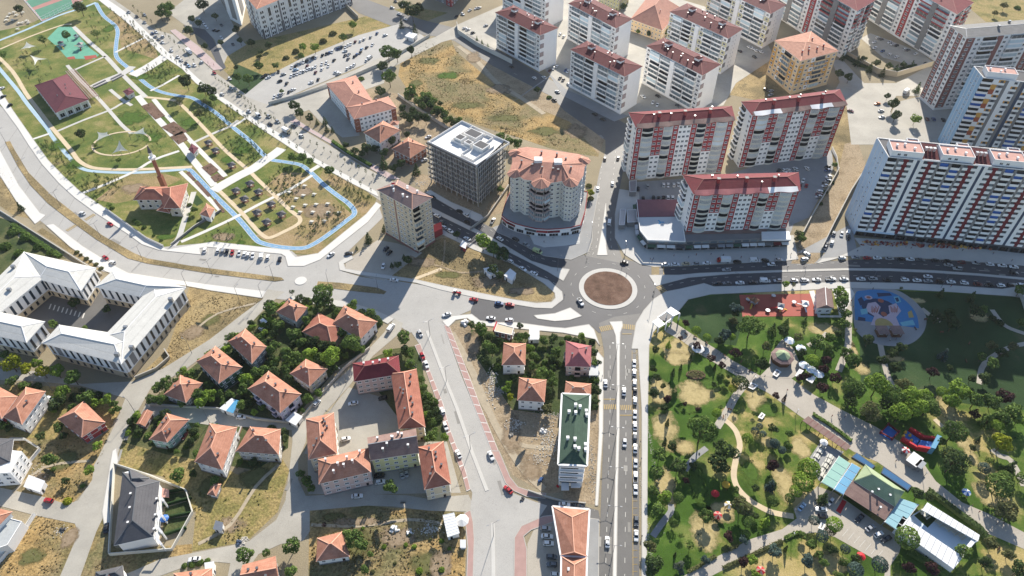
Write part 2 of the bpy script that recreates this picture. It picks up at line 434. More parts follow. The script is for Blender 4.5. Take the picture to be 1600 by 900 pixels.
def patches(name, m, z, lst):
 global _PZ
 for u, v, ru, rv in lst:
  _PZ += .0007; c = P2(u, v); a, b = ru / ppm_(u, v), rv / ppm_(u, v) * 1.45; vs = [(c.x, c.y, z + _PZ)]; so = [.75]
  for k, (q, w) in enumerate(((.4, .62), (.7, .42), (1.0, 0.0))):
   for i in range(20): vs.append((c.x + a * q * math.cos(i * .31416), c.y + b * q * math.sin(i * .31416), z + _PZ)); so.append(w)
  fs = [(0, 1 + i, 1 + (i + 1) % 20) for i in range(20)] + [(1 + k * 20 + i, 21 + k * 20 + i, 21 + k * 20 + (i + 1) % 20, 1 + k * 20 + (i + 1) % 20) for k in (0, 1) for i in range(20)]
  mb = MB(); mb.add(vs, fs); o = mb.build(name, MATS[m]); o['kind'] = 'structure'; at = o.data.attributes.new('soft', 'FLOAT', 'POINT'); at.data.foreach_set('value', so)
def ppm_(u, v): return CAM_F / (CAM_H / -(-math.sin(_th) - (v - 450) / CAM_F * math.cos(_th)))
patches('dry_patch', 'patch_straw', .075, [(1060, 545, 34, 22), (1030, 610, 28, 26), (1085, 615, 46, 26), (1040, 670, 30, 40), (1060, 560, 30, 16), (1100, 830, 34, 34), (1040, 760, 24, 40), (1180, 625, 26, 22), (1225, 755, 26, 34), (1285, 515, 34, 16), (1130, 800, 26, 20), (1200, 690, 18, 12), (1250, 700, 22, 22), (1510, 700, 18, 40), (1540, 770, 26, 26), (1300, 880, 40, 18), (1330, 540, 10, 30), (1345, 575, 20, 14), (1180, 470, 40, 8), (1420, 470, 40, 8), (1530, 495, 26, 12), (1480, 640, 20, 26), (1395, 560, 24, 8), (1140, 650, 20, 16), (1070, 700, 22, 14)])
patches('green_patch', 'patch_green', .076, [(700, 118, 26, 14), (1110, 600, 22, 12), (1200, 640, 26, 16), (1075, 640, 22, 10), (1170, 740, 26, 24), (1090, 755, 22, 40), (95, 225, 24, 20), (205, 185, 40, 24), (300, 190, 26, 16), (380, 235, 24, 12), (360, 250, 22, 14), (90, 65, 20, 10), (170, 45, 14, 16), (220, 120, 30, 10), (260, 370, 22, 8), (120, 255, 24, 16), (375, 380, 12, 8), (240, 215, 26, 16)])
patches('scrub_patch', 'patch_scrub', .06, [(670, 95, 26, 12), (730, 165, 36, 12), (790, 185, 40, 12), (650, 130, 16, 12), (850, 205, 36, 14), (560, 850, 34, 26), (660, 880, 34, 20), (520, 808, 30, 8), (400, 745, 36, 20), (330, 760, 26, 20), (100, 720, 30, 20), (50, 870, 30, 16), (700, 430, 30, 8), (330, 500, 24, 14)])
patches('earth_patch', 'patch_earth', .061, [(740, 90, 16, 20), (780, 140, 30, 16), (900, 205, 26, 20), (620, 840, 40, 20), (690, 880, 26, 26), (560, 815, 60, 7), (360, 820, 36, 14), (60, 750, 26, 14), (110, 840, 18, 18), (660, 410, 30, 12), (760, 440, 40, 14), (815, 455, 30, 10), (300, 520, 26, 16), (500, 330, 40, 18), (470, 300, 26, 14), (350, 370, 26, 10), (210, 295, 34, 14), (740, 540, 16, 30), (800, 680, 24, 40), (830, 730, 26, 24)])
# roads
ROADS = [
 ('boulevard', 'concrete_road', [(-80, 60), (-40, 130), (28, 190), (50, 222), (72, 252), (99, 283), (124, 306), (154, 329), (200, 360), (226, 378), (255, 386), (318, 380), (330, 384), (440, 392), (456, 392), (470, 405), (500, 398), (572, 344), (592, 322), (598, 340), (545, 392), (534, 424), (565, 433), (650, 446), (690, 456), (690, 500), (640, 520), (610, 500), (580, 490), (540, 478), (490, 470), (440, 468), (330, 452), (245, 440), (160, 424), (80, 358), (50, 335), (20, 300), (-10, 265), (-80, 200)]),
 ('junction', 'concrete_road', [(600, 436), (700, 452), (745, 462), (735, 485), (700, 500), (694, 510), (720, 585), (780, 730), (800, 770), (830, 782), (855, 790), (842, 810), (808, 840), (803, 920), (736, 920), (741, 842), (735, 795), (738, 770), (720, 735), (700, 680), (660, 545), (640, 515)]),
 ('avenue', 'worn_street', [(150, -20), (205, 18), (240, 46), (270, 54), (300, 82), (334, 112), (385, 148), (455, 194), (480, 207), (516, 228), (568, 261), (610, 282), (680, 318), (672, 360), (600, 318), (560, 290), (500, 256), (436, 214), (400, 192), (345, 157), (309, 128), (290, 110), (235, 60), (190, 20), (140, -20)]),
 ('dark_avenue', 'asphalt', [(665, 300), (710, 326), (780, 362), (833, 390), (880, 404), (935, 395), (1000, 411), (1022, 418), (1060, 417), (1117, 414), (1230, 408), (1300, 408), (1400, 403), (1495, 408), (1660, 418), (1660, 470), (1566, 456), (1425, 446), (1320, 444), (1222, 447), (1115, 452), (1070, 452), (1040, 460), (1010, 484), (995, 520), (935, 520), (925, 510), (890, 512), (880, 516), (807, 508), (745, 503), (735, 490), (740, 464), (790, 474), (836, 482), (880, 466), (872, 450), (840, 430), (800, 410), (740, 382), (674, 352), (655, 318)]),
 ('uphill_road', 'asphalt_old', [(975, 412), (962, 375), (961, 330), (967, 300), (977, 250), (983, 225), (981, 196), (900, 147), (800, 91), (716, 45), (656, 30), (575, 0), (540, -30), (500, -30), (560, 20), (640, 52), (690, 58), (710, 64), (770, 103), (862, 151), (882, 173), (946, 219), (946, 236), (937, 266), (926, 320), (925, 380), (915, 400)]),
 ('sunken_street', 'worn_street', [(785, 8), (716, 38), (680, 58), (600, 84), (560, 107), (480, 140), (430, 166), (385, 150), (375, 158), (452, 198), (470, 200), (460, 180), (520, 158), (600, 130), (604, 110), (690, 66), (712, 60), (790, 28)]),
 ('lower_road', 'asphalt_old', [(936, 505), (944, 550), (943, 675), (934, 920), (999, 920), (998, 640), (993, 545), (1000, 490), (960, 495)]),
 ('dirt_road', 'dirt', [(1340, 220), (1354, 263), (1328, 303), (1300, 356), (1282, 393), (1276, 412), (1236, 412), (1250, 378), (1270, 339), (1297, 294), (1309, 269), (1320, 225)]),
 ('back_street', 'worn_street', [(1322, 160), (1300, 150), (1312, 128), (1300, 95), (1315, 92), (1350, 130), (1400, 130), (1450, 104), (1470, 112), (1440, 150), (1400, 150), (1385, 200), (1374, 226), (1330, 226)]),
 ('tower_yard', 'worn_street', [(1375, 222), (1400, 160), (1440, 150), (1520, 180), (1480, 230), (1380, 260)]),
 ('side_street', 'worn_street', [(418, 452), (445, 456), (416, 479), (387, 511), (354, 534), (305, 566), (280, 584), (237, 604), (220, 634), (199, 668), (178, 726), (176, 752), (165, 800), (150, 832), (124, 905), (92, 905), (123, 833), (117, 818), (58, 806), (-40, 780), (-40, 755), (5, 763), (66, 776), (105, 788), (122, 782), (144, 750), (147, 727), (178, 667), (196, 622), (127, 603), (60, 596), (-40, 592), (-40, 575), (60, 580), (128, 600), (210, 596), (258, 574), (327, 531), (380, 490), (410, 468)]),
 ('side_street', 'worn_street', [(218, 650), (228, 632), (342, 641), (440, 658), (460, 663), (500, 619), (549, 574), (600, 520), (616, 498), (630, 505), (625, 520), (583, 556), (545, 604), (503, 650), (480, 656), (478, 690), (466, 720), (466, 750), (478, 775), (548, 771), (635, 774), (665, 779), (732, 773), (745, 800), (671, 798), (613, 791), (574, 790), (484, 798), (484, 830), (474, 845), (439, 850), (404, 866), (372, 910), (354, 910), (360, 880), (315, 876), (250, 900), (180, 905), (250, 874), (364, 852), (390, 845), (432, 812), (446, 782), (452, 735), (457, 690), (456, 672), (440, 670), (327, 664)]),
 ('side_street', 'asphalt_old', [(840, 778), (880, 780), (935, 798), (938, 812), (866, 816), (845, 812)]),
 ('wall_lane', 'asphalt', [(286, 40), (305, 40), (322, 46), (332, 60), (345, 85), (353, 106), (344, 112), (335, 90), (322, 65)]),
 ('forecourt', 'worn_street', [(262, 20), (300, -10), (345, 0), (375, 60), (385, 70), (355, 88), (350, 100), (335, 62), (320, 46), (290, 40)]),
 ('car_park', 'concrete_road', [(380, 150), (420, 118), (470, 92), (560, 55), (622, 38), (660, 55), (665, 60), (420, 164)]),
 ('car_park', 'pavement_grey', [(800, 160), (870, 110), (905, 140), (985, 180), (960, 190), (880, 150), (860, 120)]),
 ('car_park', 'worn_street', [(715, 44), (786, 12), (800, 60), (775, 78)]),
 ('car_park', 'pavement_grey', [(1005, 160), (1060, 180), (990, 178), (985, 150)]),
 ('car_park', 'worn_street', [(1345, 60), (1360, 52), (1440, 82), (1460, 100), (1438, 106), (1380, 90)]),
 ('car_park', 'worn_street', [(1120, 120), (1180, 70), (1205, 80), (1140, 125)]),
 ('car_park', 'pavement_grey', [(985, 285), (1130, 275), (1240, 240), (1300, 235), (1302, 265), (1264, 340), (1240, 350), (1235, 365), (1000, 330)]),
 ('car_park', 'pavement_grey', [(1245, 395), (1330, 350), (1340, 395), (1310, 402), (1272, 412), (1290, 395)]),
 ('block_yard', 'worn_street', [(800, 62), (870, 0), (1000, -20), (1100, 10), (1200, 70), (1210, 90), (1150, 130), (1130, 165), (990, 185), (885, 140)]),
 ('school_yard', 'worn_street', [(470, 158), (512, 142), (560, 195), (562, 212), (535, 215), (500, 190)]),
 ('car_park', 'plaza', [(1240, 795), (1262, 774), (1277, 760), (1305, 770), (1375, 820), (1410, 842), (1405, 864), (1391, 884), (1391, 910), (1380, 910), (1384, 885), (1366, 874), (1304, 839), (1274, 832), (1240, 836), (1170, 870), (1112, 900), (1090, 910), (1060, 905), (1120, 870), (1174, 842), (1222, 827), (1245, 810)]),
 ('promenade', 'plaza', [(1051, 502), (1093, 530), (1120, 546), (1144, 563), (1187, 587), (1236, 591), (1270, 616), (1314, 640), (1370, 668), (1405, 690), (1440, 720), (1462, 752), (1503, 785), (1547, 804), (1600, 832), (1660, 850), (1660, 880), (1600, 858), (1563, 842), (1541, 833), (1510, 808), (1468, 779), (1448, 772), (1425, 760), (1400, 742), (1371, 722), (1334, 706), (1300, 684), (1251, 651), (1200, 614), (1169, 598), (1135, 578), (1093, 553), (1066, 533), (1039, 518)]),
]
for k, (nm, m, px) in enumerate(ROADS):
 sheet(nm, px, m, Z_ROAD + .004 * k / 3 + (.02 if nm == 'junction' else 0))
# pavements: raised slabs with a kerb line
def pavement(px, m='pavement', name='pavement', z=Z_PAVE, kerb=True, smooth=0):
 pts = L(px)
 if smooth: pts = smoothline(pts + [pts[0]], smooth)[:-1]
 mb = MB(); mb.prism(pts, 0, z)
 o = mb.build(name, MATS[m]); o['kind'] = 'structure'
 if kerb:
  k = MB()
  for a, b in zip(pts, pts[1:] + pts[:1]):
   k.bar((a.x, a.y, z - .05), (b.x, b.y, z - .05), .3, .14)
  k.build('kerb', MATS['kerb'], o)
 return o
pavement([(-40, 60), (0, 162), (28, 200), (45, 227), (66, 257), (93, 287), (117, 309), (150, 333), (200, 366), (222, 382), (249, 391), (314, 398), (312, 388), (324, 386), (440, 397), (446, 401), (450, 416), (475, 416), (500, 406), (575, 347), (596, 321), (588, 316), (572, 335), (497, 396), (462, 402), (452, 391), (334, 378), (300, 383), (262, 390), (230, 374), (165, 326), (125, 299), (100, 276), (75, 250), (50, 215), (20, 172), (0, 140), (-30, 60)], 'pavement_white')
pavement([(-40, 200), (-5, 225), (30, 290), (63, 333), (72, 336), (61, 346), (55, 350), (28, 318), (0, 274), (-40, 240)], 'pavement_white')
pavement([(72, 352), (84, 350), (130, 385), (177, 414), (200, 426), (245, 433), (330, 445), (416, 455), (410, 466), (330, 454), (292, 447), (200, 436), (165, 424), (110, 386)], 'pavement_white')
pavement([(455, 462), (487, 464), (520, 468), (542, 471), (559, 476), (587, 485), (610, 495), (616, 498), (606, 506), (575, 490), (540, 480), (500, 476), (452, 470)], 'pavement')
pavement([(529, 410), (540, 402), (548, 396), (552, 404), (537, 412), (540, 420), (570, 425), (650, 437), (700, 448), (760, 460), (800, 468), (838, 474), (862, 472), (868, 466), (867, 458), (850, 443), (800, 412), (740, 390), (690, 366), (660, 352), (680, 350), (700, 364), (740, 382), (800, 410), (840, 432), (857, 438), (878, 456), (880, 468), (862, 482), (836, 481), (793, 474), (752, 467), (689, 453), (650, 442), (560, 429), (531, 422)], 'pavement')
pavement([(691, 502), (706, 494), (737, 491), (750, 501), (771, 504), (807, 504), (859, 511), (883, 513), (920, 507), (928, 515), (937, 540), (930, 530), (880, 520), (815, 514), (745, 508), (730, 497), (712, 500), (700, 512)], 'pavement_white')
pavement([(834, 493), (867, 490), (891, 481), (909, 494), (890, 500), (867, 502), (840, 498)], 'pavement_white', 'traffic_island')
pavement([(930, 545), (943, 560), (942, 675), (934, 790), (930, 790), (936, 675), (936, 600)], 'pavement_white')
pavement([(997, 545), (987, 545), (994, 505), (1006, 485), (1022, 467), (1040, 456), (1061, 452), (1100, 443), (1115, 448), (1163, 447), (1222, 444), (1320, 441), (1425, 443), (1495, 447), (1566, 452), (1589, 448), (1660, 462), (1660, 476), (1582, 463), (1480, 456), (1400, 452), (1320, 450), (1222, 455), (1110, 460), (1075, 468), (1045, 505), (1036, 500), (1020, 520), (1014, 540), (1012, 640), (1010, 920), (1003, 920), (1003, 640)], 'pavement')
pavement([(673, 324), (755, 364), (797, 388), (830, 408), (862, 418), (890, 421), (880, 439), (855, 424), (797, 395), (755, 370), (673, 330)], 'pavement', 'median')
pavement([(952, 503), (972, 502), (973, 509), (969, 520), (968, 560), (967.5, 675), (965, 760), (963, 920), (957, 920), (961, 760), (963.5, 675), (964, 560), (962, 525), (957, 511)], 'pavement_white', 'median')
pavement([(1014, 430), (1060, 430), (1093, 427), (1145, 425), (1233, 422), (1320, 419.5), (1390, 420), (1460, 423), (1531, 428), (1660, 440), (1660, 443), (1531, 431), (1460, 426.5), (1390, 423.5), (1320, 422.5), (1233, 425), (1145, 428), (1075, 434), (1025, 447)], 'pavement', 'median')
pavement([(946, 318), (942, 350), (935, 388), (933, 399), (949, 399), (947, 385), (947, 318)], 'pavement_white', 'median')
pavement([(961, 335), (961, 372), (976, 398), (1000, 413), (1022, 417), (1060, 416), (1117, 413), (1226, 408), (1247, 405), (1240, 368), (1003, 350), (998, 300), (968, 296)], 'pavement')
pavement([(1276, 412), (1300, 406), (1320, 400), (1408, 402), (1495, 407), (1660, 420), (1660, 392), (1335, 372), (1345, 385), (1310, 402), (1285, 404)], 'pavement')
pavement([(778, 364), (793, 370), (832, 391), (850, 400), (892, 406), (919, 394), (925, 377), (926, 350), (935, 300), (930, 290), (905, 360), (830, 372), (786, 350), (770, 356)], 'pavement_grey')
pavement([(665, 301), (710, 327), (744, 346), (758, 345), (752, 336), (705, 316), (672, 297)], 'pavement_white')
pavement([(453, 190), (473, 200), (515, 224), (550, 246), (607, 280), (625, 280), (540, 233), (480, 198), (462, 186)], 'pink_paver')
pavement([(266, 48), (300, 80), (334, 110), (348, 108), (310, 72), (274, 46)], 'pink_paver')
pavement([(140, -20), (200, 21), (235, 55), (262, 81), (290, 104), (309, 122), (345, 150), (400, 187), (436, 208), (473, 232), (490, 246), (550, 278), (588, 299), (592, 308), (550, 287), (505, 262), (464, 238), (400, 196), (345, 158), (306, 130), (285, 108), (255, 88), (225, 58), (190, 28), (128, -20)], 'pavement_white')
pavement([(726, 802), (735, 797), (739, 815), (741, 842), (739, 910), (729, 910), (731, 855)], 'red_paver')
pavement([(803, 910), (804, 840), (815, 822), (849, 807), (868, 805), (869, 814), (830, 828), (818, 838), (823, 858), (823, 910)], 'red_paver')
pavement([(768, 705), (779.6, 705), (797, 746), (809, 761), (835, 770), (853, 771), (852, 779), (823, 776), (803, 767), (790, 755), (779, 728)], 'red_paver')
pavement([(883, 805), (936, 812), (935, 910), (880, 910)], 'pavement_grey')
pavement([(170, 768), (185, 720), (182, 700), (176, 705), (160, 800), (165, 830), (172, 834)], 'pavement_white')
for a in [((667, 517), (697, 596), (714, 638), (737, 705), (761, 767)), ((770, 817), (771, 910))]:
 mb = MB(); ribbon(L(a), 1.4, 0, .2, mb); mb.build('median', MATS['pavement'])['kind'] = 'structure'
# panels of red block paving beside the lower street, white strips between them
def panels(l, r, n):
 base = sheet('red_pavement', l + r[::-1], 'pavement_white', Z_PAVE)
 A, B = L(l), L(r)
 def at(p, t):
  ds = [0]
  for a, b in zip(p, p[1:]): ds.append(ds[-1] + (b - a).length)
  s = t * ds[-1]
  for i in range(len(p) - 1):
   if s <= ds[i + 1] + 1e-6: return p[i].lerp(p[i + 1], (s - ds[i]) / (ds[i + 1] - ds[i]))
 for i in range(n):
  t0, t1 = (i + .05) / n, (i + .95) / n
  a, b, c, d = at(A, t0), at(B, t0), at(B, t1), at(A, t1)
  q = [a.lerp(b, .06), a.lerp(b, .94), d.lerp(c, .94), d.lerp(c, .06)]
  mb = MB(); mb.prism(q, Z_PAVE - .02, Z_PAVE + .02); mb.build('paving_panel', MATS['red_paver'], base)
panels([(693, 507), (719, 578), (742, 638), (768, 705)], [(703, 512), (728, 574), (752, 638), (779, 705)], 15)
panels([(648, 540), (664, 576), (685, 634), (695, 670), (721.5, 740), (729, 768)], [(657, 537), (669, 572), (693, 632), (702, 668), (728, 736), (735, 765)], 14)
# median strips of dry earth
for px in [[(8, 222), (16, 221), (24, 236), (45, 270), (80, 305), (112, 330), (130, 345), (160, 368), (210, 396), (230, 404), (300, 416), (440, 434), (444, 438), (430, 440), (330, 428), (230, 412), (200, 404), (150, 374), (110, 345), (75, 318), (48, 290), (28, 260)],
     [(497, 440), (530, 442), (590, 450), (604, 456), (600, 460), (560, 456), (505, 449), (495, 446)]]:
 p = pavement(px, 'kerb', 'median', kerb=False)
 sheet('earth_strip', inset(L(px), .3) if False else L(px), 'dry', Z_PAVE + .03, z0=Z_PAVE - .02, world=True, parent=p)
for (u, v) in [(470, 439)]:
 c = P2(u, v); pts = [(c.x + 3 * math.cos(i * .3927), c.y + 3 * math.sin(i * .3927)) for i in range(16)]
 sheet('traffic_island', [Vector(p) for p in pts], 'pavement_white', .25, world=True)
# roundabout: kerbed ring with bare earth inside
RC = P2(950, 450.5)
ring = lambda r, n=64: [RC + Vector((r * math.cos(2 * math.pi * i / n), r * math.sin(2 * math.pi * i / n))) for i in range(n)]
rb = sheet('roundabout', ring(14.6), 'pavement', .22, world=True)
sheet('earth_bed', ring(12.1), 'soil', .30, z0=.2, world=True, parent=rb)
# road markings
mk = MB()
def dashes(px, dash=2.0, gap=4.0, w=.18, mi=0, mb=None, z=None):
 mb = mb or mk
 pts = smoothline(L(px), 4)
 for p, a in walk(pts, dash + gap):
  d = Vector((math.cos(a), math.sin(a))); n = Vector((-d.y, d.x)) * w / 2; q = p + d * dash
  zz = z or Z_MARK + .06
  mb.add([(x.x, x.y, zz) for x in (p - n, q - n, q + n, p + n)], [(0, 1, 2, 3)], mi)
def zebra(a, b, ln, n, mi=1):
 """n bars of length ln between a and b"""
 A, B = P2(*a), P2(*b); d = (B - A); dn = d.normalized(); nn = Vector((-dn.y, dn.x)) * ln / 2; w = d.length / n * .5
 for i in range(n):
  c = A + d * ((i + .25) / n); e = c + dn * w
  mk.add([(x.x, x.y, Z_MARK + .06) for x in (c - nn, e - nn, e + nn, c + nn)], [(0, 1, 2, 3)], mi)
for px in [[(953, 540), (953.5, 620), (951, 720), (946, 900)], [(977, 540), (977.5, 620), (978, 720), (976, 900)]]: dashes(px)
dashes([(1030, 422), (1090, 420), (1230, 415), (1320, 411), (1450, 414), (1600, 426)])
dashes([(1045, 446), (1120, 434), (1230, 433), (1320, 431), (1450, 434), (1600, 444)])
dashes([(690, 320), (760, 356), (830, 398), (880, 411)]); dashes([(690, 344), (760, 380), (840, 425), (868, 444)])
dashes([(936, 340), (933, 380), (925, 400)]); dashes([(955, 340), (955, 385), (965, 405)])
dashes([(940, 260), (936, 300), (936, 330)], w=.15); dashes([(962, 236), (957, 290), (953, 330)], w=.15)
for r in (18.6,):
 for i in range(0, 360, 24):
  a0, a1 = R(i), R(i + 6); q = []
  for rr, aa in ((r - .08, a0), (r + .08, a0), (r + .08, a1), (r - .08, a1)): q.append((RC.x + rr * math.cos(aa), RC.y + rr * math.sin(aa), Z_MARK + .06))
  mk.add(q, [(0, 1, 2, 3)], 0)
zebra((937, 515), (957, 511), 3.2, 7); zebra((972, 510), (992, 512), 3.2, 7)
zebra((943, 636), (963, 636), 2.6, 7); zebra((969, 637), (992, 637), 2.6, 8)
zebra((1024, 417), (1024, 430), 4, 8); zebra((1029, 447), (1040, 459), 3.5, 6)
zebra((133, 344), (148, 335), 2.5, 6); zebra((104, 361), (119, 352), 2.5, 6)
for a, b in [((943, 624), (961, 624)), ((968, 649), (988, 649)), ((972, 522), (987, 522)), ((1037, 417), (1037, 429))]:
 A, B = P2(*a), P2(*b); d = (B - A).normalized(); n = Vector((-d.y, d.x)) * .2
 mk.add([(x.x, x.y, Z_MARK + .06) for x in (A - n, B - n, B + n, A + n)], [(0, 1, 2, 3)], 1)
for v in range(552, 900, 11):      # parking bays along the lower road
 A, B = P2(988, v), P2(996, v); n = Vector((0, .08))
 if v > 545: mk.add([(x.x, x.y, Z_MARK + .06) for x in (A - n, B - n, B + n, A + n)], [(0, 1, 2, 3)], 1)
A, B = P2(987.5, 548), P2(989, 900); n = Vector((.09, 0)); mk.add([(x.x, x.y, Z_MARK + .062) for x in (A - n, A + n, B + n, B - n)], [(3, 2, 1, 0)], 1)
for i in range(16):               # bays by the park, restaurant and school
 u = 318 + i * 8.0; A, B = P2(u, 388 + i * .75), P2(u - 1, 399 + i * .6); d = (B - A).normalized(); n = Vector((-d.y, d.x)) * .07
 mk.add([(x.x, x.y, Z_MARK + .06) for x in (A - n, B - n, B + n, A + n)], [(0, 1, 2, 3)], 0)
for i in range(7):
 A, B = P2(1316 + i * 9, 838 + i * 5.6), P2(1325 + i * 9, 827 + i * 5.6); d = (B - A).normalized(); n = Vector((-d.y, d.x)) * .07
 mk.add([(x.x, x.y, Z_MARK + .06) for x in (A - n, B - n, B + n, A + n)], [(0, 1, 2, 3)], 0)
for i in range(9):
 A, B = P2(424 + i * 11, 160 - i * 4.6), P2(428 + i * 11, 154 - i * 4.6); d = (B - A).normalized(); n = Vector((-d.y, d.x)) * .07
 mk.add([(x.x, x.y, Z_MARK + .06) for x in (A - n, B - n, B + n, A + n)], [(0, 1, 2, 3)], 0)
mk.build('road_markings', [MATS['line_white'], MATS['line_yellow']])['kind'] = 'structure'
# expansion joints of the concrete boulevard and promenade
jt = MB(); mat('joint', '6f6c66', .9)
for (a, b) in zip([(28, 200), (45, 227), (66, 257), (93, 287), (117, 309), (150, 333), (200, 366), (240, 389), (290, 396), (345, 400), (400, 406)], [(0, 240), (18, 275), (38, 303), (62, 330), (92, 354), (120, 378), (165, 402), (205, 425), (255, 433), (310, 441), (365, 448)]):
 A, B = P2(*a), P2(*b); d = (B - A).normalized(); n = Vector((-d.y, d.x)) * .07
 jt.add([(x.x, x.y, Z_MARK + .015) for x in (A - n, B - n, B + n, A + n)], [(0, 1, 2, 3)], 0)
for i in range(14):
 A, B = P2(1052 + i * 14.5, 505 + i * 8.6), P2(1040 + i * 14.5, 518 + i * 8.9)
 if i > 9: break
 d = (B - A).normalized(); n = Vector((-d.y, d.x)) * .08
 jt.add([(x.x, x.y, Z_ROAD + .07) for x in (A - n, B - n, B + n, A + n)], [(0, 1, 2, 3)], 0)
jt.build('paving_joints', [MATS['joint']])['kind'] = 'structure'
pt = [MB(), MB()]; rp_ = random.Random(21); mat('patch_dark', '85827c', .8, .12, .4); mat('patch_pale', '96938c', .85, .1, .4)
for px, n, lat in [([(953, 530), (951, 720), (946, 900)], 9, 5), ([(978, 530), (977, 900)], 9, 5), ([(690, 520), (725, 640), (770, 800)], 12, 12), ([(40, 240), (120, 340), (250, 410), (430, 430), (600, 460)], 16, 16), ([(230, 40), (320, 110), (460, 210), (600, 290)], 14, 14), ([(800, 110), (900, 165), (960, 230), (950, 330)], 8, 8), ([(220, 640), (340, 545), (420, 465)], 8, 4), ([(170, 760), (190, 690), (210, 640)], 6, 4), ([(440, 790), (480, 700), (600, 520)], 9, 5), ([(500, 784), (720, 788)], 5, 4), ([(1050, 425), (1300, 416), (1590, 430)], 9, 5), ([(700, 345), (860, 430)], 6, 5)]:
 w_ = walk(L(px), 1.0)
 for i in range(n // 2):
  p, a = w_[rp_.randrange(len(w_))]; d = Vector((math.cos(a), math.sin(a))); nn = Vector((-d.y, d.x)); p = p + nn * rp_.uniform(-lat, lat) * .5; l_, b_ = rp_.uniform(1, 3.5), rp_.uniform(.3, .8); k = rp_.random() < .4
  pt[k].add([(x.x, x.y, Z_ROAD + .052) for x in (p - d * l_ - nn * b_, p + d * l_ - nn * b_ * .9, p + d * l_ + nn * b_, p - d * l_ + nn * b_)], [(0, 1, 2, 3)])
for k in (0, 1): pt[k].build('road_patches', [MATS[('patch_dark', 'patch_pale')[k]]])['kind'] = 'structure'
# park paths
TRACK = [(150, 5), (162, 25), (179, 39), (184, 50), (182, 65), (181, 85), (187, 95), (199, 105), (219, 123), (235, 136), (254, 144.5), (278, 149.5), (300, 153), (319, 164.5), (338, 177), (363, 198), (394, 223), (418, 247), (445, 253), (469, 257.5), (484, 268), (508, 290.5), (527.5, 305.5), (544, 317.5), (553, 328), (553, 335.5), (544, 343), (511, 368), (487, 383), (470, 388), (437, 386), (410, 380), (398, 372), (374, 343.5), (330.5, 300.5), (299, 267.5), (290, 264.5)]
TRACK2 = [(290, 264.5), (272, 266), (210, 270), (150, 268), (127.5, 263), (112.5, 251), (84, 216.5), (75, 202)]
TRACK3 = [(75, 202), (42.5, 162), (29, 143), (4, 113), (-20, 84)]
def track(px, m, w, name, z=.09, lines=True):
 mb = MB(); pts = smoothline(L(px), 3); ribbon(pts, w, 0, z, mb)
 o = mb.build(name, MATS[m]); o['kind'] = 'structure'
 if lines:
  k = MB()
  for s in (-w / 2 + .15, w / 2 - .15):
   q = []
   for i, p in enumerate(pts):
    a, b = pts[max(0, i - 1)], pts[min(len(pts) - 1, i + 1)]; d = (b - a).normalized(); q.append(p + Vector((-d.y, d.x)) * s)
   ribbon(q, .22, z - .01, z + .012, k)
  for p, a in walk(pts, 4.0):
   d = Vector((math.cos(a), math.sin(a))); n = Vector((-d.y, d.x)) * .1; e = p + d * 2
   k.add([(x.x, x.y, z + .01) for x in (p - n, e - n, e + n, p + n)], [(0, 1, 2, 3)])
  k.build('lane_line', MATS['line_white'], o)
track(TRACK, 'track_blue', 3.1, 'running_track')
track(TRACK2, 'track_pale', 2.4, 'running_track', .092, False)
track(TRACK3, 'track_pale', 2.5, 'running_track', .088, False)
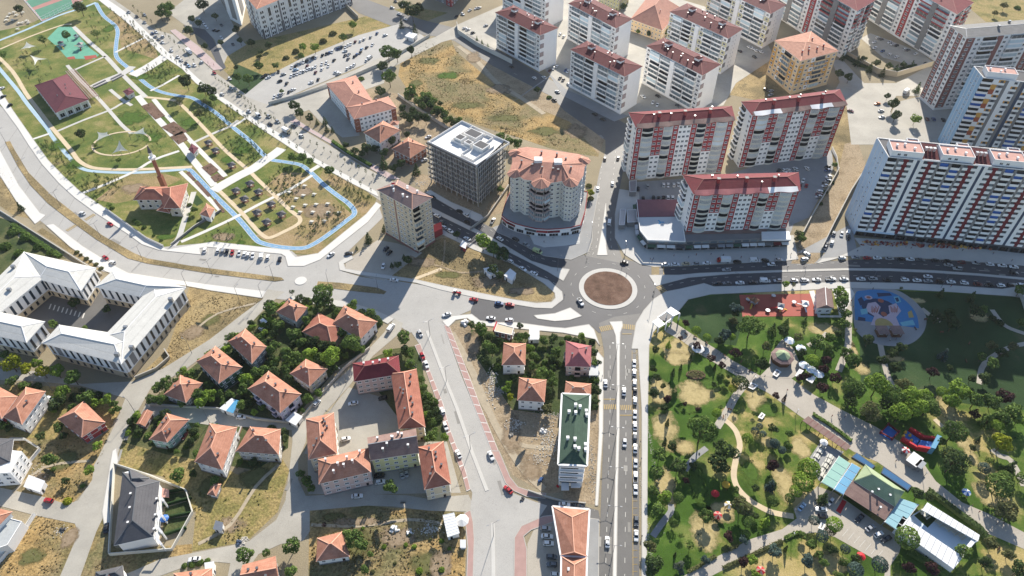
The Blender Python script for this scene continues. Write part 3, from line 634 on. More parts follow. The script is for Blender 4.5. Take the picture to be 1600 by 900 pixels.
for px, w, m in [
 ([(0, 77), (45, 58), (95, 40), (112, 38)], 1.8, 'beige_path'),
 ([(-10, 67), (40, 47), (90, 25), (130, 12), (150, 4)], 2.6, 'track_pale'),
 ([(115, 42), (140, 66), (165, 88), (187, 112), (210, 135), (228, 152)], 3.2, 'pavement'),
 ([(115, 110), (142, 98), (165, 88)], 2, 'pavement'), ([(105, 102), (125, 125), (150, 150), (170, 172), (190, 195), (205, 208)], 2.4, 'pavement'),
 ([(-10, 82), (20, 112), (40, 145), (60, 172), (80, 198), (92, 212), (112, 236), (122, 250), (138, 260), (160, 264), (210, 265), (300, 261)], 2.6, 'beige_path'),
 ([(90, 205), (130, 188), (172, 172), (190, 162), (203, 157)], 2, 'pavement'),
 ([(50, 218), (77, 209)], 2, 'pavement_white'), ([(126, 303), (165, 288), (210, 268), (240, 250), (280, 236)], 2.2, 'pavement_white'),
 ([(228, 152), (250, 154), (272, 157), (282, 163), (300, 180), (330, 212), (355, 238), (386, 264), (402, 280), (432, 308), (455, 330), (468, 340), (466, 350), (444, 362), (424, 371), (414, 370), (400, 358), (380, 335), (355, 310), (340, 296)], 2.4, 'beige_path'),
 ([(215, 150), (230, 168), (255, 195), (280, 222), (300, 248), (318, 270), (335, 290)], 4.2, 'pavement_white'),
 ([(240, 155), (262, 182), (290, 212), (315, 238), (345, 268), (352, 276)], 3.0, 'pavement_white'),
 ([(300, 224), (330, 210), (358, 198), (372, 188)], 2.2, 'pavement'),
 ([(334, 298), (350, 288), (375, 274), (395, 264), (412, 252), (430, 240), (440, 232)], 7, 'pavement_white'),
 ([(282, 268), (300, 285), (320, 304), (345, 330)], 2.4, 'pavement_white'),
 ([(283, 378), (320, 362), (365, 341), (400, 322), (432, 306), (460, 292), (488, 274)], 2.2, 'pavement_white'),
 ([(270, 385), (280, 370), (288, 345), (296, 322), (303, 300)], 3, 'pavement'),
 ([(207, 118), (230, 106), (255, 90), (262, 84)], 9, 'pavement_white'),
 ([(235, 142), (252, 134), (280, 118)], 2, 'pavement_white'), ([(180, 82), (200, 72), (228, 58)], 2, 'pavement_white'),
 ([(144, 136), (165, 126), (190, 116), (207, 104)], 6, 'pavement'), ([(172, 140), (190, 155), (206, 165)], 2.4, 'pavement'),
 ([(364, 198), (378, 189), (385, 184)], 2, 'pavement_white'), ([(484, 268), (500, 258)], 3, 'pavement_white'),
 ([(1166, 598), (1150, 618), (1138, 640), (1127, 657), (1120, 668)], 3.2, 'plaza'),
 ([(1132, 656), (1142, 664), (1151, 676), (1156, 696), (1151, 714), (1147, 733), (1147, 748), (1153, 763), (1168, 779), (1186, 791), (1208, 801), (1240, 807)], 2.3, 'beige_path'),
 ([(1020, 838), (1034, 818), (1048, 800), (1048, 788)], 2.4, 'pavement_grey'), ([(1070, 735), (1085, 715), (1104, 700)], 2.4, 'pavement_grey'),
 ([(706, 520), (738, 580), (772, 660), (815, 730), (850, 765)], 3, 'worn_track'), ([(716, 72), (745, 95), (775, 128), (810, 150), (850, 178)], 3.5, 'worn_track'), ([(716, 560), (760, 640), (800, 690), (860, 700)], 2, 'worn_track'), ([(486, 820), (560, 822), (640, 812), (690, 818)], 1.2, 'worn_track'), ([(310, 850), (360, 820), (400, 760), (436, 726)], 1.4, 'worn_track'), ([(20, 770), (70, 730), (140, 720)], 1.2, 'worn_track'), ([(300, 520), (340, 490), (400, 474)], 1.2, 'worn_track'), ([(1440, 482), (1455, 494), (1470, 502)], 2.5, 'plaza'), ([(1375, 536), (1380, 560), (1388, 590), (1400, 610)], 2.6, 'plaza'),
 ([(1550, 484), (1565, 504), (1580, 514), (1610, 524)], 2.3, 'plaza'), ([(1530, 600), (1534, 575), (1550, 558), (1580, 542), (1610, 536)], 2.3, 'plaza'),
 ([(1310, 580), (1318, 560), (1325, 540), (1326, 505), (1332, 455)], 3, 'plaza'),
 ([(1460, 655), (1474, 668)], 2, 'beige_path'), ([(1550, 702), (1562, 712), (1580, 720), (1600, 760)], 2.5, 'plaza'),
 ([(1262, 540), (1282, 530), (1292, 520)], 2, 'plaza'), ([(640, 400), (665, 410), (690, 417), (720, 426), (755, 424)], 1.2, 'dirt'),
 ([(695, 375), (694, 400), (690, 416)], .9, 'dirt'), ([(645, 437), (690, 420)], 2, 'beige_path'),
]:
 mb = MB(); ribbon(smoothline(L(px), 3), w, 0, Z_OVER + .02 + random.Random(px[0][0]).random() * .02, mb); mb.build('path', MATS[m])['kind'] = 'structure'
# planted beds, playgrounds, courts
def sheets(name, m, z, lst):
 for px in lst: sheet(name, px, m, z)
sheets('planting_bed', 'soil', .2, [[(221, 166), (237, 160), (258, 181), (243, 187)], [(252, 199), (272, 190), (293, 206), (274, 213)], [(266, 214), (285, 205), (294, 218), (279, 226)], [(315, 262), (329, 255), (342, 266), (329, 275)], [(329, 277), (340, 271), (352, 279), (336, 285)], [(291, 270), (296, 268), (306, 281), (302, 283)], [(304, 285), (309, 282), (331, 306), (325, 308)], [(333, 313), (337, 311), (352, 331), (348, 333)]])
sheets('play_surface', 'play_green', .12, [[(74, 60), (92, 42), (112, 42), (126, 60), (140, 75), (155, 86), (148, 92), (118, 92), (104, 90), (90, 74)]])
sheets('play_surface', 'play_red', .13, [[(131, 88), (150, 86), (152, 90), (134, 94)], [(104, 90), (116, 88), (118, 92), (108, 93)]])
sheets('play_surface', 'play_red', .14, [[(1155, 461), (1266, 459), (1279, 494), (1160, 495)]])
sheets('forecourt', 'pavement_white', .15, [[(1264, 455), (1272, 454), (1282, 493), (1311, 493), (1306, 470), (1300, 452), (1330, 450), (1335, 460), (1315, 496), (1278, 496)]])
sheets('sports_court', 'court_red', .12, [[(33, -5), (110, -30), (130, 0), (66, 33)]])
sheets('sports_court', 'court_green', .14, [[(54, 16), (110, -4), (116, 13), (66, 31)], [(40, 2), (100, -20), (104, -8), (50, 12)]])
sheets('forecourt', 'plaza', .13, [[(1205, 552), (1222, 530), (1240, 545), (1255, 580), (1236, 592), (1187, 588), (1200, 575)]])
sheets('artificial_lawn', 'lush', .1, [[(296, 312), (308, 305), (318, 316), (308, 322)]])
# building materials
mat('render_white', 'e0dedb', .8, .05, .15, fine=2); mat('render_bright', 'e9e7e4', .8, .04, .15, fine=2)
mat('render_cream', 'c2b59d', .8, .05, .15); mat('render_beige', 'b9aa90', .8, .06, .15); mat('render_pale', 'c6c3b8', .8, .05, .15)
mat('render_yellow', 'cfc795', .8, .06, .2); mat('render_orange', 'cd9a4c', .8, .06, .2); mat('render_peach', 'dcbf95', .8, .05, .2)
mat('render_red', '97393b', .8, .08, .2); mat('render_darkred', '6d2129', .8, .08, .2); mat('render_brown', '8a5d55', .8, .08, .2)
mat('render_grey', '7d7b7a', .8, .07, .2); mat('render_taupe', '9d8f8c', .8, .07, .2); mat('render_dark', '4a4a4d', .8, .08, .2)
mat('render_pink', 'c2aaa3', .8, .06, .2); mat('render_teal', '7f9e94', .8, .06, .2); mat('render_green', '3f5a48', .8, .08, .2)
mat('render_lilac', 'b4afc0', .8, .06, .2); mat('panel_blue', 'c3d2df', .6, .05, .1); mat('render_rust', 'a4573c', .8, .08, .2)
mat('raw_concrete', '9b968d', .9, .12, .3); mat('fresh_slab', 'd6d4d0', .85, .05, .2)
mat('brick_red', '8d5a48', .85, .12, 1.5); mat('stone', 'b9b3a8', .85, .1, .6)
mat('trim_white', 'e0dedb', .6, .03, .5); mat('trim_grey', '5d6063', .6, .06, .5); mat('rail', '6b6d70', .4, .05, 1, metal=.5)
mat('metal_white', 'd9d9d8', .45, .04, .3); mat('metal_grey', '9a9c9e', .4, .06, .4, metal=.6); mat('dark', '202225', .6, .1, 1)
mat('awning_white', 'd6d4d0', .7, .05, .5); mat('wood_brown', '6a4a36', .7, .12, .6); mat('blue_curtain', '2d5fa8', .6, .1, .6)
mat('stair_navy', '39475c', .6, .1, .3)
mat_glass('pane', '2b333c'); mat_glass('pane_bright', '93a3aa', .15); mat_glass('pane_grey', '59656c', .15); mat_glass('pane_dark', '14171b', .2)
mat_roof('tile_orange', 'b3816b', '996853'); mat_roof('tile_red', 'a66d5a', '8d5747'); mat_roof('tile_maroon', '7a3338', '6a2b31'); mat_roof('tile_wine', '63282c', '552226')
mat_roof('tile_purple', '6d3d44', '62363d'); mat_roof('tile_peach', 'b98774', 'a57666'); mat_roof('tile_brown', '8b7570', '7b6662'); mat_roof('tile_pink', 'aa6a6a', '985c5d')
mat_roof('tile_grey', '5d5c5e', '525154'); mat_roof('tile_green', '475b4c', '3d4f42'); mat_roof('tile_slate', '7d7c7a', '6f6e6c'); mat_roof('tile_sage', '99a684', '8c9878')
mat_roof('metal_roof', 'c9c7c0', 'bfbdb6', .9); mat_roof('metal_roof_dull', 'aeb1b0', 'a2a5a5', .6); mat_roof('tile_weathered', '8c746b', '78605a')
mat('terrace_pink', 'b58c80', .85, .08, .3); mat('terrace_white', 'bcbdbd', .85, .05, .2); mat('terrace_maroon', '7d5257', .85, .1, .3); mat('ridge_tile', 'd9a48a', .8, .06); mat('ridge_dark', '8f5a52', .8, .06)
CACHE = {}
def win_mesh(w, h, frame='trim_white', pane='pane', bars=1):
 k = ('w', round(w, 2), round(h, 2), frame, pane, bars)
 if k in CACHE: return CACHE[k]
 mb = MB(); t, d = min(.14, w * .12), .07
 mb.add([(-w / 2, -.02, 0), (w / 2, -.02, 0), (w / 2, -.02, h), (-w / 2, -.02, h)], [(0, 1, 2, 3)], 1)
 for x in (-w / 2 + t / 2, w / 2 - t / 2): mb.box((x, -d / 2, 0), (t, d, h))
 for z in (0, h - t): mb.box((0, -d / 2 - .004, z), (w - 2 * t + .004, d, t))
 for i in range(bars): mb.box((-w / 2 + w * (i + 1) / (bars + 1), -d / 2, t), (t * .7, d * .9, h - 2 * t))
 mb.box((0, -.12, -.09), (w + .2, .24, .09))
 CACHE[k] = mb.mesh('window', [MATS[frame], MATS[pane]]); return CACHE[k]
FOOT = []
def ac_mesh():
 if 'ac' not in CACHE: mb = MB(); mb.box((0, -.22, 0), (.85, .4, .6)); mb.box((0, -.43, .1), (.4, .03, .4), 0, 1); CACHE['ac'] = mb.mesh('air_conditioner', [MATS['metal_white'], MATS['trim_grey']])
 return CACHE['ac']
def posts(root, pts, h, s, m, name='post'):
 for p in pts:
  mb = MB(); mb.box((p[0], p[1], 0), (s, s, h)); mb.build(name, MATS[m], root)
def balc_mesh(w, d, h, par='render_white', kind='open', pane='pane', ph=1.0, round_=False):
 """one storey of balcony: slab, parapet and either an open dark recess or glazing above"""
 k = ('b', round(w, 2), round(d, 2), round(h, 2), par, kind, pane, ph, round_)
 if k in CACHE: return CACHE[k]
 mb = MB()
 if round_:
  n = 8; arc = [(-w / 2 + w * i / n, -d * (.35 + .65 * math.sin(math.pi * i / n))) for i in range(n + 1)]
 else: arc = [(-w / 2, -d), (w / 2, -d)]
 poly = [(-w / 2, .0)] + arc + [(w / 2, .0)]
 mb.prism(poly, 0, .18, 0, bottom=True)
 full = [(-w / 2, 0.)] + arc + [(w / 2, 0.)]
 for a, b in zip(full, full[1:]):
  a, b = Vector((*a, 0)), Vector((*b, 0)); dd = (b - a).normalized(); nn = Vector((dd.y, -dd.x, 0)); i = -nn * .12
  def wall(z0, z1, off, mi):
   o = -nn * off
   mb.add([a + o + Vector((0, 0, z0)), b + o + Vector((0, 0, z0)), b + o + Vector((0, 0, z1)), a + o + Vector((0, 0, z1)), a + o + i + Vector((0, 0, z1)), b + o + i + Vector((0, 0, z1)), a + o + i + Vector((0, 0, z0)), b + o + i + Vector((0, 0, z0))], [(0, 1, 2, 3), (3, 2, 5, 4), (4, 5, 7, 6)], mi)
  wall(.18, ph, .0, 0)
  if kind == 'glazed':
   wall(ph, h - .02, .05, 1)
   for t in (0, .33, .66, 1):
    p = a.lerp(b, t); mb.box((p.x + -nn.x * .04, p.y - nn.y * .04, ph), (.09, .09, h - ph - .02), 0, 2)
 if kind != 'glazed':
  mb.add([(-w / 2 + .1, -.03, .2), (w / 2 - .1, -.03, .2), (w / 2 - .1, -.03, h - .25), (-w / 2 + .1, -.03, h - .25)], [(0, 1, 2, 3)], 1)
 CACHE[k] = mb.mesh('balcony', [MATS[par], MATS[pane], MATS['trim_white']]); return CACHE[k]
class Wall:
 """one outer wall from a to b (seen from outside: left to right)"""
 def __init__(s, root, a, b, z0, z1, nf, out):
  s.root, s.a, s.b, s.z0, s.z1, s.nf = root, Vector(a), Vector(b), z0, z1, nf
  s.d = (s.b - s.a); s.len = s.d.length; s.d.normalize(); s.n = Vector((s.d.y, -s.d.x))
  if s.n.dot(out) < 0: s.a, s.b = s.b, s.a; s.d = -s.d; s.n = -s.n
  s.rz = math.atan2(s.d.y, s.d.x); s.fh = (z1 - z0) / nf
 def at(s, x, z, off=0.0):
  p = s.a + s.d * x + s.n * off; return Vector((p.x, p.y, z))
 def item(s, me, name, x, z, off=0.0): return put(me, name, s.root, s.at(x, z, off), s.rz, True)
 def faces_camera(s):
  m = (s.a + s.b) / 2; c = Vector((0, 0)) - m
  return s.n.dot(c.normalized()) > -.12
 def strip(s, x0, x1, z0, z1, m, d=.05, name='wall_panel', off=0.0):
  me = MB(); me.box((0, -d / 2, 0), (x1 - x0, d, z1 - z0)); return s.item(me.mesh(name, [MATS[m]]), name, (x0 + x1) / 2, z0, off)
 def bands(s, m, hgt=.25, d=.06, name='floor_band', floors=None):
  for f in (floors or range(1, s.nf)): s.strip(.02, s.len - .02, s.z0 + f * s.fh - hgt / 2, s.z0 + f * s.fh + hgt / 2, m, d, name)
 def fill(s, cols, legend, rnd=None, skip=()):
  """cols: one letter per bay; legend[letter] = (weight, builder(wall, x, width, z, fh, floor, random))"""
  rnd = rnd or random.Random(len(cols)); tot = sum(legend[c][0] for c in cols); x = 0
  for i, c in enumerate(cols):
   w = legend[c][0] / tot * s.len
   fn = legend[c][1]
   if fn:
    if getattr(fn, 'full', False): fn(s, x + w / 2, w, s.z0, s.z1 - s.z0, i, rnd)
    else:
     for f in range(s.nf):
      if (i, f) in skip: continue
      fn(s, x + w / 2, w, s.z0 + f * s.fh, s.fh, f, rnd)
   x += w
def W(fw=.55, fh=.5, frame='trim_white', pane='pane', bars=1, sill=.3, maxw=2.2, back=None):
 def f(s, x, w, z, h, fl, r):
  if back: s.strip(x - w / 2 + .02, x + w / 2 - .02, z, z + h - .01, back[fl % len(back)] if isinstance(back, (list, tuple)) else back, .03)
  s.item(win_mesh(min(maxw, round(w * fw, 1)), round(h * fh, 1), frame, pane if r.random() < .75 else 'pane_grey', bars), 'window', x, z + h * sill, .03 if back else 0)
  if r.random() < .1: s.item(ac_mesh(), 'air_conditioner', x, z + .15, .03)
 return f
def W2(fw=.3, fh=.45, back=None, **k):
 def f(s, x, w, z, h, fl, r):
  bm = back(fl) if callable(back) else back
  if bm: s.strip(x - w / 2 + .02, x + w / 2 - .02, z, z + h - .01, bm, .03)
  for e in (-.25, .25): s.item(win_mesh(round(w * fw, 1), round(h * fh, 1), **k), 'window', x + e * w, z + h * .3, .03 if bm else 0)
 return f
def B(par='render_white', d=1.3, glaz=.5, fw=.94, round_=False, panes=('pane', 'pane_dark'), gpanes=('pane_bright', 'pane_grey'), ph=1.05, skip0=False):
 def f(s, x, w, z, h, fl, r):
  if skip0 and fl == 0: return
  k = 'glazed' if r.random() < glaz else 'open'
  s.item(balc_mesh(round(w * fw, 1), d, round(h, 2), par, k, r.choice(gpanes if k == 'glazed' else panes), ph, round_), 'balcony', x, z)
 return f
def PIER(m, d=.35, fw=1.0):
 def f(s, x, w, z, h, fl, r): s.strip(x - w * fw / 2, x + w * fw / 2, z, z + h, m, d, 'pier')
 f.full = True; return f
def cap(mb, x, y, z, w, h, mi=0, mc=1):
 mb.box((x, y, z), (w, w, h), 0, mi); mb.box((x, y, z + h), (w + .25, w + .25, .12), 0, mc)
def chimneys(roof, pts, w=.7, h=1.8, mats=('render_brown', 'trim_grey'), name='chimney'):
 for p in pts:
  mb = MB(); cap(mb, p[0], p[1], p[2] - .8, w, h + .8); mb.build(name, [MATS[m] for m in mats], roof)
def roof_hip(root, c, z, rise, m, over=.5, ridge='ridge_tile', inset_k=1.0, gable=False, thick=.22, under='trim_white', near_gable=False):
 """hip (or gable) roof over a four-sided plan; returns (object, height function)"""
 c = [Vector(p) for p in c]
 if over: c = inset(c, -over)
 elif sum(c[i - 1].x * c[i].y - c[i].x * c[i - 1].y for i in range(4)) < 0: c = c[::-1]
 e = [(c[(i + 1) % 4] - c[i]).length for i in range(4)]
 if e[0] + e[2] < e[1] + e[3]: c = c[1:] + c[:1]
 s = ((c[1] - c[2]).length + (c[0] - c[3]).length) / 2; ln = ((c[0] - c[1]).length + (c[3] - c[2]).length) / 2
 m0, m1 = (c[0] + c[3]) / 2, (c[1] + c[2]) / 2; d = (m1 - m0)
 k = 0 if gable else min(.47, s / 2 * inset_k / max(ln, .1))
 r0, r1 = m0 + d * (0 if near_gable and m0.y < m1.y else k), m0 + d * (1 - (0 if near_gable and m1.y < m0.y else k))
 mb = MB()
 v = [(p.x, p.y, z) for p in c] + [(p.x, p.y, z + thick) for p in c] + [(r0.x, r0.y, z + thick + rise), (r1.x, r1.y, z + thick + rise)]
 mb.add(v, [(4, 5, 9, 8), (5, 6, 9), (6, 7, 8, 9), (7, 4, 8)], 0)
 mb.add(v, [(3, 2, 1, 0), (0, 1, 5, 4), (1, 2, 6, 5), (2, 3, 7, 6), (3, 0, 4, 7)], 1)
 o = mb.build('roof', [MATS[m], MATS[under]], root)
 k_ = MB(); t = Vector((0, 0, .03))
 R0, R1 = Vector(v[8]), Vector(v[9]); C = [Vector(x) for x in v[4:8]]
 for a, b in ((R0, R1), (C[0], R0), (C[3], R0), (C[1], R1), (C[2], R1)):
  if gable and a is not R0: continue
  k_.bar(a + t, b + t, .32, .14)
 k_.build('ridge', MATS[ridge], o)
 def hz(x, y):
  best = 0
  p = Vector((x, y)); nrm = []
  for i in range(4):
   a, b = c[i], c[(i + 1) % 4]
   n = Vector((-(b - a).y, (b - a).x)).normalized(); far = (r0 if i in (0, 3) else r1)
   nrm.append((p - a).dot(n) / max(.1, (far - a).dot(n)))
  if gable: nrm = [nrm[0], nrm[2]]
  return z + thick + rise * max(0, min(1, min(nrm)))
 return o, hz, c
def roof_flat(root, poly, z, m, par=.8, pm='render_white', t=.25):
 mb = MB(); mb.prism(poly, z, z + .12); o = mb.build('roof', MATS[m], root)
 k = MB(); q = [Vector(p) for p in poly]; q = inset(q, t / 2) if len(q) < 6 else q
 for a, b in zip(q, q[1:] + q[:1]): k.bar((a.x, a.y, z + par / 2), (b.x, b.y, z + par / 2), t, par)
 k.build('parapet', MATS[pm], o); return o
def roof_spots(c, hz, n, r, lo=.15, hi=.85):
 """n spots spread over a roof plan"""
 out = []
 for i in range(n):
  a, b = lo + (hi - lo) * (i + .5) / n + r.uniform(-.04, .04), r.choice((r.uniform(.2, .42), r.uniform(.55, .8)))
  p = (c[0].lerp(c[1], a)).lerp(c[3].lerp(c[2], a), b); out.append((p.x, p.y, hz(p.x, p.y)))
 return out
def dish(roof, p, m='metal_white', r=.6):
 mb = MB(); mb.cyl((p[0], p[1], p[2] - .3), .05, 1.3, 5);
 mb.cyl((p[0], p[1], p[2] + .9), r * .25, .12, 10, r2=r); mb.build('satellite_dish', MATS[m], roof)
def block(name, label, cat, px, h, wall, z0=0.0, group=None, plan=None, foot=None):
 """a building's root and walls. px: its four (or more) roof corners in the photo at height h"""
 poly = plan if plan is not None else L(px, h)
 if sum(poly[i - 1].x * poly[i].y - poly[i].x * poly[i - 1].y for i in range(len(poly))) < 0: poly = poly[::-1]
 FOOT.append(inset(poly, -1.0) if len(poly) == 4 else poly); cx = sum((p for p in poly), Vector((0, 0))) / len(poly)
 root = empty(name, (cx.x, cx.y, z0), 0, label, cat, group)
 if wall:
  mb = MB(); mb.prism(poly, z0, h); mb.build('wall', MATS[wall], root)
 if foot:
  mb = MB(); q = inset(poly, -.12) if len(poly) == 4 else poly; mb.prism(q, z0, z0 + foot[1]); mb.build('plinth', MATS[foot[0]], root)
 return root, poly
def walls(root, poly, z0, z1, nf):
 ctr = sum((p for p in poly), Vector((0, 0))) / len(poly); out = []
 for a, b in zip(poly, poly[1:] + poly[:1]):
  d = b - a; n = Vector((d.y, -d.x))     # polygon is counter-clockwise: outside is to the right
  out.append(Wall(root, a, b, z0, z1, nf, n))
 return out
# white nine storey blocks with maroon roofs
def white_block(px, label, accents='render_taupe', roof='tile_wine', seed=1, h=27.5, front='wbBPBbw', yellow=False, grp='white apartment blocks with dark red roofs'):
 r = random.Random(seed)
 root, poly = block('apartment_block', label, 'apartment block', px, h, 'render_bright', group=grp, foot=('render_white', 1.0))
 lg = {'w': (1.0, W(.55, .5, back=('render_yellow', 'render_bright') if yellow else None)), 'b': (2.3, B('render_bright', 1.2, .85, panes=('pane', 'pane_grey'))), 'B': (2.3, B('render_bright', 1.2, .5, panes=('pane', 'pane_grey', 'pane_dark'))), 'P': (.9, PIER('render_bright', 1.25))}
 for w in walls(root, poly, 1.6, h - .5, 8):
  if not w.faces_camera(): continue
  if w.len > 28:
   w.fill(front, lg, r)
   w.bands('render_grey', .14, .1)
  else:
   for f in range(0, 8):
    if yellow: w.item(win_mesh(.8, 1.1), 'window', w.len * .45, w.z0 + f * w.fh + .9); w.item(win_mesh(.8, 1.1), 'window', w.len * .62, w.z0 + f * w.fh + .9)
    if f % 2 == 1: w.strip(.02 if w.a.y < w.b.y else w.len - 3.6, 3.6 if w.a.y < w.b.y else w.len - .02, w.z0 + f * w.fh, w.z0 + (f + 1) * w.fh, accents, .35, 'corner_balcony')
 o, hz, c = roof_hip(root, poly, h, 2.6, roof, .6, 'ridge_dark')
 for t in (.24, .76):           # stair heads with little roofs of their own
  p = c[0].lerp(c[1], t).lerp(c[3].lerp(c[2], t), .5); d = (c[1] - c[0]).normalized(); n = Vector((-d.y, d.x))
  q = [p + d * a * 1.9 + n * b * 1.9 for a, b in ((-1, -1), (1, -1), (1, 1), (-1, 1))]
  mb = MB(); mb.prism(q, h + .6, h + 4.0); mb.build('stair_head', MATS['render_bright'], o)
  qq = inset(q, -.45); mb = MB(); zz = h + 4.0
  mb.add([(x.x, x.y, zz) for x in qq] + [(p.x, p.y, zz + 1.2)], [(0, 1, 4), (1, 2, 4), (2, 3, 4), (3, 0, 4), (3, 2, 1, 0)]); mb.build('stair_head_roof', MATS[roof], o)
 chimneys(o, roof_spots(c, hz, 6, r), .6, 1.4, ('render_brown', 'metal_white'))
 for p in roof_spots(c, hz, 3, r): dish(o, p)
 return root
white_block([(892.5, 78), (976, 119.5), (1002.5, 104), (917.5, 65)], 'white apartment block with wine red roof beside the uphill road, nearest the round tower', seed=1)
white_block([(1011, 72.5), (1097.5, 117.5), (1125, 101), (1037.5, 60)], 'white apartment block with wine red roof standing right behind the long red and white block', seed=2)
white_block([(775, 20), (844, 55), (871, 44), (802, 9)], 'white apartment block with wine red roof beside the walled empty white car park', seed=3)
white_block([(889, 6), (962.5, 44), (987.5, 30), (914, -7)], 'white apartment block with wine red roof in front of the pale peach school', seed=4)
white_block([(785, -40), (853, -8), (882, -22), (812, -52)], 'white apartment block cut off by the top edge above the walled car park', seed=5)
white_block([(1047.5, 19), (1137.5, 60), (1160, 45.5), (1074, 6)], 'white apartment block with yellow window panels and dark brown roof', 'render_grey', 'tile_wine', 6, 27, 'wbBwPwBbw', True, 'white and yellow apartment blocks')
white_block([(1110, -24), (1204, 21.5), (1227, 8), (1135, -38)], 'white apartment block with yellow panels at the top edge, behind its twin', 'render_grey', 'tile_wine', 7, 27, 'wbBwPwBbw', True, 'white and yellow apartment blocks')
# red and white blocks with rounded glazed balconies
def red_block(px, label, z0, h, nf, seed, cols, roof='tile_maroon', topwhite=True, patch='tile_weathered'):
 r = random.Random(seed)
 root, poly = block('apartment_block', label, 'apartment block', px, h, 'render_white', z0, 'red and white apartment blocks with rounded balconies')
 top = nf // 2
 lg = {'r': (1.0, W(.62, .48, back='render_red', maxw=1.5)), 'O': (2.1, B('render_pale', 1.5, .68, .96, True, ('pane_dark', 'pane'), ('pane_bright', 'pane_bright', 'pane_grey'))),
    '2': (1.7, W2(.3, .45, back=lambda f: 'render_red' if f >= top else 'render_bright')), 'w': (.75, W(.7, .48, back='render_bright')), 'o': (1.7, B('render_pale', 1.3, .45, .96, True, ('pane_dark', 'pane'), ('pane_grey', 'pane_bright')))}
 for w in walls(root, poly, z0 + .3, h - .6, nf):
  if not w.faces_camera(): continue
  if w.len > 20: w.fill(cols, lg, r)
  else:
   w.fill('B.w', {'B': (1.6, B('render_bright', 1.3, .4)), '.': (1, None), 'w': (1, W(.5, .5))}, r)
 o, hz, c = roof_hip(root, poly, h, 3.2, roof, .7, 'ridge_dark', .9)
 ws = [w for w in walls(root, poly, z0, h, 1) if w.len > 20 and w.faces_camera()]
 for w in ws:                       # scalloped terrace eaves above the rounded balconies
  n = len(cols); mb = MB(); pts = []
  m = 60
  for i in range(m + 1): pts.append((w.len * i / m, 1.2 + .9 * math.sin(math.pi * 5 * i / m) ** 2))
  a = [w.at(x, h - .05, d) for x, d in pts]; b = [w.at(x, h - .05, -1.5) for x, d in pts]; t = Vector((0, 0, .35)); up = Vector((0, 0, 1.0))
  for i in range(m): mb.add([a[i], a[i + 1], a[i + 1] + t, a[i] + t, b[i] + t + up, b[i + 1] + t + up], [(0, 1, 2, 3), (3, 2, 5, 4)], 0)
  for i in range(m): mb.add([a[i], a[i + 1], b[i + 1], b[i]], [(3, 2, 1, 0)], 0)
  mb.build('scalloped_eave', MATS[patch], root)
  if topwhite:
   for s0, s1 in ((.02, .30), (.62, .86)) if topwhite == 2 else ((.70, .99),):
    mb = MB(); i0, i1 = int(s0 * m), int(s1 * m)
    for i in range(i0, i1): mb.add([a[i] + t + Vector((0, 0, .05)), a[i + 1] + t + Vector((0, 0, .05)), b[i + 1] + t + up + Vector((0, 0, .05)), b[i] + t + up + Vector((0, 0, .05))], [(0, 1, 2, 3)])
    mb.build('terrace_sheet', MATS['trim_white'], root)
 for t in (.25, .5, .75):
  p = c[0].lerp(c[1], t).lerp(c[3].lerp(c[2], t), .38); chimneys(o, [(p.x, p.y, hz(p.x, p.y))], 1.5, 2.4, ('render_red', 'trim_grey'))
 chimneys(o, roof_spots(c, hz, 4, r, .1, .9), .5, 1.0, ('render_brown', 'metal_grey'), 'vent_pipe')
 return root
HR = 36.0
red_block([(995, 199), (1147, 187), (1142, 167), (984, 177)], 'red and white block with rounded balconies beside the uphill road, leftmost of the three', 0, HR, 11, 11, 'rO2orwwwro2Or', topwhite=0)
red_block([(1176, 180), (1322, 163), (1311, 141), (1160, 160)], 'red and white block with rounded balconies and white eave sheets beside the dirt road', 0, HR, 11, 12, 'rO2orwwwro2Or', topwhite=2)
red_block([(1085, 303), (1249, 297), (1246, 271), (1069, 275)], 'red and white block with rounded balconies standing on the shop podium', 6.3, 31.5, 8, 13, 'rO2orwwwro2Or', topwhite=1, patch='tile_pink')
# podium of shops under it
pod, pp = block('shop_podium', 'low shop podium with white roof terrace at the street corner', 'shop building', [(1000, 360), (1012, 375), (1072, 377), (1235, 371), (1232, 345), (1064, 345), (1061, 312), (995, 312)], 6.3, 'render_grey')
mb = MB(); mb.prism(L([(995, 340), (1000, 360), (1012, 375), (1071, 377), (1066, 339)], 6.3), 6.28, 6.42); tr = mb.build('roof_terrace', MATS['terrace_white'], pod)
mb = MB(); mb.prism(L([(995, 312), (995.2, 339), (1066, 338), (1061, 312)], 6.3), 6.28, 6.42); mb.build('roof_terrace', MATS['terrace_maroon'], pod)
em = P(1032, 347, 6.5); mb = MB()
mat('paint_blue', '4f93b8', .7, .1)
for k in range(3):
 a = k * 2.094; mb.box((em.x + 1.2 * math.cos(a), em.y + 1.2 * math.sin(a), 6.425), (1.6, .9, .012), a)
mb.cyl((em.x, em.y, 6.425), .5, .014, 12); mb.build('painted_emblem', MATS['paint_blue'], tr)
k = MB()
for a, b in zip(L([(995, 312), (1000, 360), (1012, 375), (1071, 377)], 7), L([(1000, 360), (1012, 375), (1071, 377), (1061, 313)], 7)): k.bar((a.x, a.y, 6.8), (b.x, b.y, 6.8), .2, .9)
k.build('parapet', MATS['trim_white'], pod)
